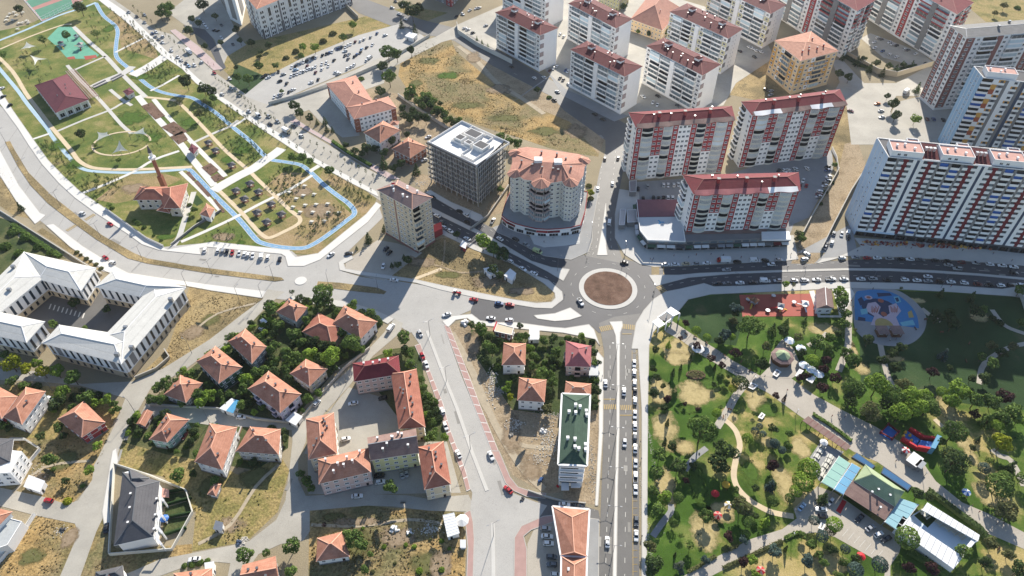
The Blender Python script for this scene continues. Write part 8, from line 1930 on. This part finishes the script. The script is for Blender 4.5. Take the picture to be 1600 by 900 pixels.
for k_ in range(7):
 mshape(L([(1362 + k_ * 1.8, 478 + (k_ % 3) * 2), (1363 + k_ * 1.8, 478 + (k_ % 3) * 2), (1362 + k_ * 1.5, 488 + (k_ % 2) * 2), (1361 + k_ * 1.5, 488)]), 'mural_rust', .147); mshape(L([(1391 + k_ * 1.8, 478 + (k_ % 3) * 2), (1392 + k_ * 1.8, 478 + (k_ % 3) * 2), (1393 + k_ * 1.5, 488 + (k_ % 2) * 2), (1392 + k_ * 1.5, 488)]), 'mural_rust', .1475)
for u, lb in ((1379, 'left one of the pair of brown shelters on the round painted playground'), (1401, 'right one of the pair of brown shelters on the round painted playground')):
 p = P(u, 516, 2.6); o = empty('picnic_shelter', (p.x, p.y, 0), 0, lb, 'shelter', 'brown shelters on the plaza'); put(SF, 'frame', o, scale=1.25); r_ = put(SR_, 'roof', o, scale=1.25); r_.material_slots[0].link = 'OBJECT'; r_.material_slots[0].material = MATS['tile_brown']; put(ST, 'table', o)
# gate, restroom, cafe, umbrellas
g0 = empty('park_gate', P(1036, 505), 0, 'white roofed park entrance gate beside the roundabout', 'gate')
for px, z0, z1, m, nm in [([(1019, 503), (1030, 512), (1040, 506), (1028, 497)], 4.2, 4.6, 'metal_white', 'roof'), ([(1041, 486), (1052, 494), (1063, 489), (1048, 479)], 4.6, 5.2, 'metal_white', 'roof'), ([(1030, 497), (1042, 503), (1053, 494), (1043, 488)], .1, .3, 'render_grey', 'floor')]:
 mb = MB(); mb.prism(L(px, z1), z0, z1, bottom=True); mb.build(nm, MATS[m], g0)
for u, v in [(1021, 505), (1029, 511), (1041, 507), (1030, 499), (1043, 488), (1051, 495), (1062, 491)]: posts(g0, [P(u, v, 4)], 4.4, .5, 'render_bright')
mb = MB(); a, b = P(1040, 505, 4), P(1053, 495, 4); mb.bar(a, b, .5, .7); a, b = P(1027, 497, 4), P(1042, 487, 4); mb.bar(a, b, .5, .7); mb.build('beam', MATS['metal_white'], g0)
root, poly = block('restroom', 'small gabled white building with brown roof beside the red play surface', 'small building', [(1277, 481), (1301, 481), (1298, 455), (1276, 455)], 4.2, 'render_white'); roof_hip(root, poly, 4.2, 2.2, 'tile_brown', .5, 'trim_white', 1, True)
for w in walls(root, poly, 0, 4.2, 1):
 if w.faces_camera(): w.fill('ww', {'w': (1, W(.4, .35, 'trim_white', 'pane_dark'))})
def umbrella(u, v, m1, m2, label, r=2.0, h=2.8, n=8, group=None, square=False):
 p = P(u, v, h); o = empty('umbrella', (p.x, p.y, 0), .3, label, 'umbrella', group); mb = MB(); mb.cyl((0, 0, 0), .06, h, 6); mb.build('pole', MATS['metal_grey'], o, local=True); mb = MB(); n = 4 if square else n
 vs = [(r * math.cos(6.2832 * i / n), r * math.sin(6.2832 * i / n), h - .5) for i in range(n)] + [(0, 0, h + .3)]
 for i in range(n): mb.add([vs[i], vs[(i + 1) % n], vs[n]], [(0, 1, 2)], i % 2)
 mb.build('canopy', [MATS[m1], MATS[m2]], o, local=True)
 mb = MB(); mb.cyl((0, 0, .7), .6, .06, 10); mb.cyl((0, 0, 0), .06, .7, 6)
 for k in range(4): mb.box((1.1 * math.cos(k * 1.57), 1.1 * math.sin(k * 1.57), .4), (.45, .45, .06)); mb.box((1.32 * math.cos(k * 1.57), 1.32 * math.sin(k * 1.57), .4), (.08, .4, .5), k * 1.57)
 mb.build('table', MATS['wood_brown'], o, local=True)
for u, v, lb in [(1234, 531, 'uppermost'), (1252, 543, 'second from the top'), (1257, 569, 'middle'), (1268, 576, 'second from the bottom'), (1280, 583, 'lowest')]: umbrella(u, v, 'metal_white', 'panel_blue', f'pale blue and white cafe umbrella, {lb} of the five', 2.4, 3, 8, 'cafe umbrellas')
for px, lb in [([(1242, 587), (1247, 589), (1256, 579), (1249, 576)], 'white square awning beside the cafe umbrellas, upper one'), ([(1259, 593), (1269, 599), (1275, 590), (1267, 585)], 'white square awning beside the cafe umbrellas, lower one')]:
 root, poly = block('awning', lb, 'awning', px, 2.8, None, group='white cafe awnings'); mb = MB(); mb.prism(poly, 2.6, 2.8, bottom=True); mb.build('roof', MATS['awning_white'], root); posts(root, inset(poly, .2), 2.6, .12, 'metal_grey')
cf = empty('cafe_gazebo', P(1223, 558), 0, 'eight sided cafe with brown skirt roof and pale green dome', 'cafe'); c = P2(1223, 556, 3.2); mb = MB()
o8 = lambda r, z: [(c.x + r * math.cos(i * .7854 + .39), c.y + r * math.sin(i * .7854 + .39), z) for i in range(8)]
vs = o8(5.2, 3.0) + o8(3.2, 3.7); mb.add(vs, [(i, (i + 1) % 8, 8 + (i + 1) % 8, 8 + i) for i in range(8)]); mb.build('skirt_roof', MATS['tile_brown'], cf); mb = MB(); vs = o8(3.3, 3.8) + [(c.x, c.y, 5.6)]; mb.add(vs, [(i, (i + 1) % 8, 8) for i in range(8)]); mb.build('dome', MATS['tile_sage'], cf); mb = MB(); vs = o8(4.6, 0) + o8(4.6, 3.0); mb.add(vs, [(i, (i + 1) % 8, 8 + (i + 1) % 8, 8 + i) for i in range(8)]); mb.build('wall', MATS['wood_brown'], cf)
for u, v, a, b_, lb in [(1118, 770, 'flag_red', 'flag_red', 'red umbrella over a table in the shade of the park trees'), (1135, 756, 'play_yellow', 'play_yellow', 'amber umbrella over a table beside the winding path'), (1139, 788, 'mural_yellow', 'awning_white', 'yellow and white umbrella beside the olive tree'), (1122, 804, 'terrace_pink', 'flag_red', 'faded red umbrella on the dry lawn'), (1189, 890, 'flag_red', 'terrace_pink', 'faded red umbrella at the bottom edge of the park'), (1346, 868, 'flag_red', 'flag_red', 'small red umbrella at the lower end of the restaurant car park'), (1416, 702, 'flag_red', 'awning_white', 'red umbrella with white marks beside the inflatable slide'), (1511, 768, 'metal_white', 'play_blue', 'white and blue umbrella beside the wide park path'), (1288, 690, 'awning_white', 'awning_white', 'round white umbrella beside the restaurant deck'), (256, 809, 'play_blue', 'play_blue', 'bright blue umbrella on a lawn of the row house'), (722, 812, 'awning_white', 'awning_white', 'round white umbrella beside the ribbed container shed'), (1091, 543, 'awning_white', 'awning_white', 'white pavilion canopy beside the upper promenade')]:
 umbrella(u, v, a, b_, lb, 2.6 if u == 722 else (3.0 if u == 1091 else 1.7))
# stone fountain circle and planters on the promenade
fb = empty('fountain', P(1101, 548), 0, 'round stone fountain basin on the promenade', 'fountain'); mb = MB(); c = P(1101, 548); mb.cyl((c.x, c.y, 0), 2.3, .5, 20); mb.build('basin', MATS['pavement_white'], fb); mb = MB(); mb.cyl((c.x, c.y, .45), 1.9, .07, 20); mb.build('water', MATS['pane_grey'], fb)
for i, (u, v) in enumerate([(1146, 574), (1153, 581), (1160, 587)]):
 p = P(u, v); mb = MB(); mb.box((p.x, p.y, 0), (3, 1.6, .5), -.5); o = mb.build('planter', MATS['render_grey']); tag(o, f'grey planter box on the lower promenade steps, {ORD[i]} from the left', 'planter', 'planters on the promenade')
mb = MB(); c = P2(1087, 586); e = [c + Vector((4.4 * math.cos(i * .5236), 2.6 * math.sin(i * .5236))) for i in range(12)]; mb.prism(e, 0, .35); o = mb.build('flower_bed', MATS['soil']); o['kind'] = 'structure'
mb = MB(); r = random.Random(3)
for i in range(260): a = r.uniform(0, 6.28); q = r.random() ** .5; leafquad(mb, Vector((c.x + 4 * q * math.cos(a), c.y + 2.3 * q * math.sin(a), .6 + r.random() * .4)), Vector((r.uniform(-.5, .5), r.uniform(-.5, .5), 1)), .3, r)
o = mb.build('bed_plants', LEAF['olive']); o['kind'] = 'stuff'
for i, (px, lb) in enumerate([([(1166, 604), (1177, 609), (1185, 602), (1174, 597)], 'white topped drinking fountain table at the path fork'), ([(1207, 585), (1214, 589), (1221, 581), (1213, 576)], 'white stone table frame beside the cafe'), ([(1184, 652), (1191, 655), (1196, 648), (1190, 644)], 'white framed low bench square on the lawn'), ([(1278, 825), (1286, 828), (1290, 820), (1283, 816)], 'white cross shaped stand in the restaurant car park')]):
 root, poly = block('stone_table', lb, 'table', px, .8, None); mb = MB(); mb.prism(poly, .65, .8, bottom=True); mb.build('top', MATS['trim_white'], root); mb = MB(); mb.prism(inset(poly, .5), 0, .66); mb.build('base', MATS['render_dark'], root); mb = MB(); mb.prism(inset(poly, .6), .8, .82); mb.build('inlay', MATS['render_grey'], root)
# pergola beside the promenade
pg = empty('pergola', P(1290, 675), 0, 'long flat brown roofed pergola beside the promenade', 'pergola'); q = L([(1254, 657), (1263, 650), (1330, 697), (1322, 704)], 2.8)
mb = MB(); mb.prism(q, 2.6, 2.75, bottom=True); mb.build('roof', MATS['tile_weathered'], pg); posts(pg, [p for e in ([q[0], q[3]], [q[1], q[2]]) for p, an in walk(e, 4)], 2.6, .2, 'wood_brown')
for t in range(1, 8):
 a, b = q[0].lerp(q[3], t / 8), q[1].lerp(q[2], t / 8); mb = MB(); mb.bar((a.x, a.y, 2.8), (b.x, b.y, 2.8), .18, .1); mb.build('roof_batten', MATS['render_brown'], pg)
# restaurant
rs = empty('restaurant', P(1370, 770), 0, 'restaurant with sage green tent roof and blue glazed wings', 'restaurant')
mb = MB(); q = L([(1322, 766), (1386, 804), (1408, 776), (1350, 732)], 4.0); mb.prism(inset(q, .8), 0, 3.9); mb.build('wall', MATS['wood_brown'], rs)
o, hz, c_ = roof_hip(rs, L([(1334, 752), (1398, 792), (1413, 768), (1352, 726)], 5), 5, 3.4, 'tile_sage', 0, 'tile_sage', .8);
mb = MB(); q = [P(1318, 771, 4.0), P(1383, 813, 4.0), P(1397, 791, 5.1), P(1333, 750, 5.1)]; mb.add(q + [x - Vector((0, 0, .2)) for x in q], [(0, 1, 2, 3), (7, 6, 5, 4), (0, 4, 5, 1), (3, 0, 4, 7)]); mb.build('lower_roof', MATS['tile_weathered'], rs)
for u, v in [(1361, 771), (1371, 767), (1374, 795), (1389, 776)]: p = P(u, v, 6); chimneys(o, [(p.x, p.y, 5.6)], .5, 1.8, ('metal_grey', 'metal_white'), 'flue')
mat('glazed_blue', '6c9db9', .3, .05, .3); mat('canvas_teal', '8ab0a4', .7, .06, .3); mat('glazed_teal', '8cb0b8', .3, .05, .3); mat('pool_blue', '44678a', .1, .1, .3)
def panelgrid(px, z, nu, nv, m, nm, gap=.06, skip=None):
 q = L(px, z)
 for i in range(nu):
  for j in range(nv):
   u0, u1, v0, v1 = (i + gap) / nu, (i + 1 - gap) / nu, (j + gap) / nv, (j + 1 - gap) / nv
   f = lambda a, b: q[0].lerp(q[1], a).lerp(q[3].lerp(q[2], a), b)
   mb = MB(); mb.prism([f(u0, v0), f(u1, v0), f(u1, v1), f(u0, v1)], z - .1, z, bottom=True); mb.build(nm, MATS[m], rs)
 mb = MB(); mb.prism(q, z - .3, z - .11, bottom=True); mb.build('frame', MATS['trim_white'], rs); posts(rs, q, z - .2, .3, 'metal_grey')
panelgrid([(1283, 753), (1303, 764), (1329, 724), (1311, 712)], 4.0, 1, 4, 'canvas_teal', 'canvas_panel', .03)
panelgrid([(1303, 764), (1318, 773), (1345, 731), (1331, 723)], 4.2, 1, 4, 'glazed_blue', 'glass_panel', .04)
panelgrid([(1382, 815), (1404, 830), (1436, 788), (1407, 778)], 4.0, 1, 5, 'glazed_teal', 'glass_panel', .04)
for k_, px in enumerate([[(1330, 715), (1362, 734), (1367, 729), (1338, 708)], [(1376, 740), (1418, 768), (1424, 760), (1380, 730)]]):
 mb = MB(); mb.prism(L(px), 0, .5); o = mb.build('pool_rim', MATS['stair_navy'], None); tag(o, ['narrow blue water channel left of the restaurant bridge', 'long blue water channel behind the restaurant'][k_], 'pool', 'water channels'); mb = MB(); mb.prism(inset(L(px), .35), .45, .53); mb.build('water', MATS['pool_blue'], o)
sheet('carpet', [(1306, 798), (1313, 803), (1323, 784), (1316, 781)], 'flag_red', .13)['kind'] = 'structure'
sheet('deck', [(1262, 720), (1282, 690), (1300, 700), (1318, 706), (1300, 730), (1280, 752)], 'pavement_grey', .12)
for i, (u, v) in enumerate([(1271, 721), (1276, 713), (1281, 705), (1286, 698), (1284, 735), (1289, 728), (1294, 721), (1297, 714), (1284, 742)]):
 p = P(u, v, .5); o = put(ST, 'deck_table', None, (p.x, p.y, .12), .9, scale=1.3); tag(o, None, 'table', 'white tables on the restaurant deck'); register(o, 'white table set', 'on the restaurant deck', u, v)
tn = empty('event_tent', P(1470, 840), 0, 'white roofed open air wedding hall with dark inner court', 'event hall')
for px, nm, z in [([(1400, 824), (1411, 806), (1499, 866), (1490, 889)], 'roof', 4.0), ([(1441, 797), (1449, 785), (1531, 836), (1528, 846)], 'roof', 4.02), ([(1490, 889), (1499, 866), (1524, 836), (1531, 838)], 'end_roof', 3.6)]:
 mb = MB(); mb.prism(L(px, z), z - .3, z, bottom=True); o = mb.build(nm, MATS['metal_white'], tn)
 if nm == 'roof':
  q = L(px, z)
  for t in range(1, 10): a, b = q[0].lerp(q[3], t / 10), q[1].lerp(q[2], t / 10); k = MB(); k.bar((a.x, a.y, z + .02), (b.x, b.y, z + .02), .14, .08); k.build('roof_seam', MATS['metal_grey'], o)
mb = MB(); mb.prism(L([(1404, 818), (1440, 796), (1530, 842), (1494, 880)]), 0, .2); mb.build('floor', MATS['panel_blue'], tn); mb = MB(); mb.prism(L([(1428, 806), (1441, 797), (1463, 811), (1449, 825)]), 0, .23); mb.build('lawn_floor', MATS['lush'], tn)
mb = MB()
for px in ([(1400, 824), (1490, 889)], [(1449, 785), (1531, 836)]):
 A, B = P(*px[0], 4), P(*px[1], 4); mb.bar((A.x, A.y, 1.9), (B.x, B.y, 1.9), .25, 3.8)
mb.build('wall', MATS['render_bright'], tn)
for i, (u, v) in enumerate([(1467, 818), (1480, 825), (1490, 831), (1501, 838), (1442, 802), (1446, 806)]):
 p = P(u, v, .5); o = put(ST, 'tent_table', None, (p.x, p.y, .23), .5, scale=1.5); tag(o, None, 'table', 'white tables in the wedding hall'); register(o, 'white table set', 'in the dark court of the wedding hall', u, v)
# inflatables
inf = empty('inflatable_slide', P(1432, 695), 0, 'large inflatable slide with red walls, blue floor and sky blue top', 'inflatable slide')
a, b, c_, d = L([(1405, 689), (1428, 705), (1458, 707), (1466, 690)], .5), None, None, None
for px, z0, z1, m, nm in [([(1408, 686), (1428, 700), (1436, 689), (1416, 675)], 0, 1.0, 'play_blue', 'bouncing_floor'), ([(1406, 689), (1430, 703), (1431, 701), (1408, 686)], 0, 2.0, 'flag_red', 'side_wall'), ([(1418, 674), (1440, 688), (1458, 690), (1458, 687), (1441, 685), (1420, 672)], 0, 2.4, 'flag_red', 'side_wall'), ([(1430, 700), (1452, 704), (1456, 695), (1436, 692)], 0, 2.0, 'play_blue', 'slide_lane'), ([(1430, 704), (1452, 708), (1453, 705), (1431, 701)], 0, 2.8, 'flag_red', 'side_wall'), ([(1448, 708), (1455, 710), (1465, 691), (1458, 688)], 0, 4.2, 'glazed_blue', 'top_platform')]:
 mb = MB(); mb.prism(L(px), z0, z1); mb.build(nm, MATS[m], inf)
for u, v in [(1415, 675), (1422, 680), (1412, 681), (1424, 688)]: p = P(u, v, 1.4); mb = MB(); mb.cyl((p.x, p.y, .9), .7, 1.1, 8, r2=.4); mb.build('inflated_figure', MATS['play_yellow'], inf)
ib = empty('bouncy_castle', P(1388, 677), 0, 'square inflatable bouncing pen with dark red rails and blue floor', 'bouncy castle'); q = L([(1374, 679), (1392, 689), (1402, 678), (1386, 666)])
mb = MB(); mb.prism(q, 0, .8); mb.build('bouncing_floor', MATS['play_blue'], ib)
for s, t in zip(q, q[1:] + q[:1]): mb = MB(); mb.bar((s.x, s.y, 1.6), (t.x, t.y, 1.6), .5, .5); mb.box((s.x, s.y, .7), (.6, .6, 1.6)); mb.build('side_rail', MATS['render_darkred'], ib)
for px, lb in [([(1417, 719), (1431, 729), (1442, 717), (1428, 707)], 'white roofed ticket kiosk beside the inflatable slide'), ([(1431, 727), (1439, 732), (1446, 724), (1439, 719)], 'small pale grey kiosk roof joined to the white ticket kiosk')]:
 root, poly = block('kiosk', lb, 'kiosk', px, 2.8, 'render_grey'); mb = MB(); q = inset(poly, -.3); mb.prism(q, 2.8, 2.95); mb.build('roof', MATS['awning_white' if 'white roofed' in lb else 'metal_grey'], root)
# rubble, debris, small yard things
def rubble(u, v, ru, rv, n, s, seed, m='stone'):
 r = random.Random(seed); mb = MB(); c = P2(u, v); k = ppm(u, v)
 for i in range(int(n * 1.8)):
  x, y = r.gauss(0, ru / k * .5), r.gauss(0, rv / k * .7); q = s * .55 * r.uniform(.25, 1.3); mb.box((c.x + x, c.y + y, -.05), (q, q * r.uniform(.5, 1.3), q * r.uniform(.3, .8)), r.uniform(0, 6), 0, r.uniform(.4, .9))
 o = mb.build('rubble', MATS[m]); o['kind'] = 'stuff'
for a in [(803, 664, 12, 8, 90, .9, 1), (858, 690, 18, 22, 220, .8, 2), (840, 716, 12, 8, 90, .7, 3), (768, 600, 8, 22, 120, 1.0, 4, 'stone'), (782, 612, 9, 8, 70, .9, 5, 'raw_concrete'), (923, 720, 8, 45, 260, .6, 6, 'raw_concrete'), (1008, 640, 3, 110, 500, .45, 7, 'stone'), (672, 826, 14, 7, 80, .9, 8), (640, 830, 6, 4, 24, .9, 9), (380, 846, 9, 6, 60, .9, 10, 'stone'), (60, 735, 14, 10, 40, .6, 11, 'stone'), (660, 286, 12, 6, 60, .8, 12, 'stone'), (830, 400, 20, 6, 60, .5, 13, 'raw_concrete'), (920, 380, 4, 30, 120, .6, 14, 'stone'), (1008, 800, 3, 90, 300, .5, 15, 'stone'), (95, 830, 8, 6, 40, .7, 16, 'stone'), (860, 650, 24, 6, 120, .7, 17, 'raw_concrete')]: rubble(*a)
for u, v, m, lb, sz in [(843, 751, 'paint_blue', 'crumpled blue tarpaulin heap on the bare earth', 2.2), (871, 760, 'flag_red', 'small red barrow beside the green roofed block', 1.0), (800, 680, 'raw_concrete', 'grey concrete block heap in the middle of the bare lot', 1.8), (850, 673, 'fresh_slab', 'broken white slab lying beside the green roofed block', 2.6), (817, 780, 'render_dark', 'dark waste container on the red pavement corner', 1.4), (617, 828, 'awning_white', 'white sheet heap on the yellow grass', 2.4), (640, 832, 'trim_white', 'white crate heap on the yellow grass beside the sheets', 1.6), (726, 505, 'trim_white', 'white pipe bundle on the earth by the junction', 3.0), (97, 829, 'render_dark', 'dark scrap heap at the edge of the grass lot', 1.6), (373, 848, 'stair_navy', 'dark waste containers beside the lane', 1.6), (925, 478, 'render_dark', 'dark waste bin by the traffic island', .0)]:
 if not sz: continue
 p = P(u, v); r = random.Random(int(u)); mb = MB()
 for i in range(7): mb.box((p.x + r.uniform(-.5, .5) * sz, p.y + r.uniform(-.5, .5) * sz, 0), (sz * r.uniform(.3, .7), sz * r.uniform(.3, .7), sz * r.uniform(.2, .5)), r.uniform(0, 3), 0, r.uniform(.5, .95))
 o = mb.build('debris_heap', MATS[m]); tag(o, lb, 'heap')
mb = MB(); r = random.Random(6)      # goods set out before the shops under the striped tower
mat('goods', '9a5a44', .7, .5, .8)
for i in range(170):
 u = r.uniform(1345, 1600); p = P(u, 381 + (u - 1345) * .034 + r.uniform(-3, 3)); q = r.uniform(.4, 1.3); mb.box((p.x, p.y, .15), (q, q * r.uniform(.5, 1.5), r.uniform(.3, 1.2)), r.uniform(0, 3), r.randrange(4))
mb.build('shop_goods', [MATS['goods'], MATS['render_darkred'], MATS['render_orange'], MATS['render_taupe']])['kind'] = 'stuff'
# fence of the sports court
fc = empty('court_fence', P(66, 34), 0, 'tall pale mesh fence round the sports court', 'fence'); q = [(33, -5), (66, 34), (130, 2)]
for a, b in zip(q, q[1:]):
 A, B = P(*a), P(*b); n = 10
 for i in range(n): s, t = A.lerp(B, i / n), A.lerp(B, (i + 1) / n); mb = MB(); mb.bar((s.x, s.y, 3.9), (t.x, t.y, 3.9), .12); mb.bar((s.x, s.y, 2), (t.x, t.y, 2), .1); mb.bar((s.x, s.y, .1), (t.x, t.y, .1), .3, .4); mb.box((s.x, s.y, 0), (.16, .16, 4)); mb.build('fence_panel', MATS['metal_white'], fc)
# benches along the promenade and park paths
bm = MB(); bm.box((0, 0, .42), (1.8, .45, .07)); bm.box((0, .25, .5), (1.8, .07, .45)); bm.box((-.7, 0, 0), (.1, .4, .42)); bm.box((.7, 0, 0), (.1, .4, .42)); BM = bm.mesh('bench', [MATS['wood_brown']])
for place, pts in [('along the upper promenade', [(1072, 523), (1086, 527), (1104, 536), (1132, 556), (1158, 566), (1172, 580)]), ('beside the shaded park lawn', [(1471, 520), (1430, 514), (1446, 500), (1514, 537), (1509, 565)]), ('beside the wide lower path', [(1553, 852), (1560, 858), (1130, 652), (1140, 640)])]:
 for u, v in pts: p = P(u, v); o = put(BM, 'bench', None, (p.x, p.y, .1), RV.uniform(0, 3)); tag(o, None, 'bench', 'benches ' + place); register(o, 'wooden bench', place, u, v)
# people
CL = [mat('cloth_' + n, c, .9, .1) for n, c in (('dark', '23252b'), ('blue', '33507c'), ('red', '8a2f2c'), ('white', 'c9c7c2'), ('tan', '8f7a5c'))]
mat('skin', 'b98a6c', .7, .05); mat('hair', '241a14', .8, .05)
def person_mesh(seed, top, leg):
 """one continuous figure: legs, hips, chest, arms, neck and head grown from a skeleton"""
 r = random.Random(seed); st = r.uniform(.12, .3)
 V = [(0, 0, .95, .13), (0, 0, 1.15, .12), (0, 0, 1.38, .14), (0, 0, 1.5, .06), (0, .01, 1.6, .085), (0, 0, 1.7, .09),
   (.1, st * .5, .5, .075), (.1, st * .4, .08, .05), (.1, st * .4 + .14, .04, .04), (-.1, -st * .5, .5, .075), (-.1, -st, .08, .05), (-.1, -st + .14, .04, .04),
   (.2, 0, 1.4, .06), (.25, -.05, 1.15, .045), (.25, .06, .9, .035), (.25, .1, .82, .03), (-.2, 0, 1.4, .06), (-.25, .05, 1.15, .045), (-.25, .14, .92, .035), (-.25, .18, .84, .03)]
 E = [(0, 1), (1, 2), (2, 3), (3, 4), (4, 5), (0, 6), (6, 7), (7, 8), (0, 9), (9, 10), (10, 11), (2, 12), (12, 13), (13, 14), (14, 15), (2, 16), (16, 17), (17, 18), (18, 19)]
 me = bpy.data.meshes.new('person'); me.from_pydata([v[:3] for v in V], E, []); o = bpy.data.objects.new('person_build', me); COL.objects.link(o)
 m = o.modifiers.new('s', 'SKIN'); o.modifiers.new('u', 'SUBSURF').levels = 1
 for i, v in enumerate(V): me.skin_vertices[0].data[i].radius = (v[3], v[3] * .85)
 me.skin_vertices[0].data[0].use_root = True
 dg = bpy.context.evaluated_depsgraph_get(); out = bpy.data.meshes.new_from_object(o.evaluated_get(dg)); bpy.data.objects.remove(o); out.name = 'person'
 out.materials.clear()
 for x in (top, leg, MATS['skin'], MATS['hair']): out.materials.append(x)
 for p in out.polygons:
  z, y = p.center.z, p.center.y; p.material_index = 3 if z > 1.66 or (z > 1.56 and y < -.01) else 2 if z > 1.49 or (abs(p.center.x) > .2 and z < 1.1) else 0 if z > .92 else 1
 return out
PM = [person_mesh(i, CL[a], CL[b]) for i, (a, b) in enumerate([(0, 0), (3, 0), (1, 4), (2, 0), (4, 1), (0, 1)])]
PL = ['person in dark clothes', 'person in white and black', 'person in blue and tan', 'person in a red top', 'person in tan and blue', 'person in black and blue']
for place, pts in [('before the podium shops', [(1016, 405), (1019, 407), (1021, 404), (1053, 399), (1076, 402), (1088, 398), (1111, 397), (1130, 399), (1158, 402), (1212, 398), (1236, 397), (1246, 399)]), ('below the red striped tower', [(1361, 389), (1416, 385), (1424, 387), (1504, 391), (1552, 396), (1581, 407), (1340, 392)]), ('near the roundabout', [(917, 405), (1021, 457), (882, 461), (979, 428), (976, 398)]), ('on the promenade', [(1126, 552), (1128, 560), (1195, 588), (1230, 610), (1300, 650), (1312, 656), (1320, 652), (1400, 720), (1412, 708), (1100, 550)]), ('on the path by the park fork', [(1143, 632), (1138, 640), (1134, 648)]), ('on the wide lower path', [(1519, 790), (1568, 818), (1530, 800)]), ('beside the lower road', [(1001, 690), (1003, 838), (1002, 717), (941, 588)]), ('on the pink pavement of the avenue', [(287, 62), (315, 86), (325, 98), (328, 103), (334, 101), (563, 250), (600, 272), (603, 273)]), ('on the dark avenue crossing', [(1231, 417), (1257, 413), (1259, 418), (864, 372), (850, 378), (785, 357)]), ('on the painted playground edge', [(1391, 531), (1400, 530), (1330, 470), (1333, 480), (1364, 451), (1486, 447)])]:
 for u, v in pts:
  i = RV.randrange(6); p = P(u, v, .9); o = put(PM[i], 'person', None, (p.x, p.y, .19), RV.uniform(0, 6.28)); tag(o, None, 'person', 'people ' + place); register(o, PL[i], place, u, v)
# thin summer haze
m = bpy.data.materials.new('haze'); m.use_nodes = True; n = m.node_tree.nodes; n.clear(); vo_, oo_ = n.new('ShaderNodeVolumePrincipled'), n.new('ShaderNodeOutputMaterial')
vo_.inputs['Color'].default_value = (.86, .9, .96, 1); vo_.inputs['Density'].default_value = .00004; vo_.inputs['Anisotropy'].default_value = .3
m.node_tree.links.new(vo_.outputs[0], oo_.inputs['Volume'])
mb = MB(); mb.box((0, 1600, -1.5), (5400, 4200, 254)); o = mb.build('haze', m); o['kind'] = 'stuff'
finish_labels()
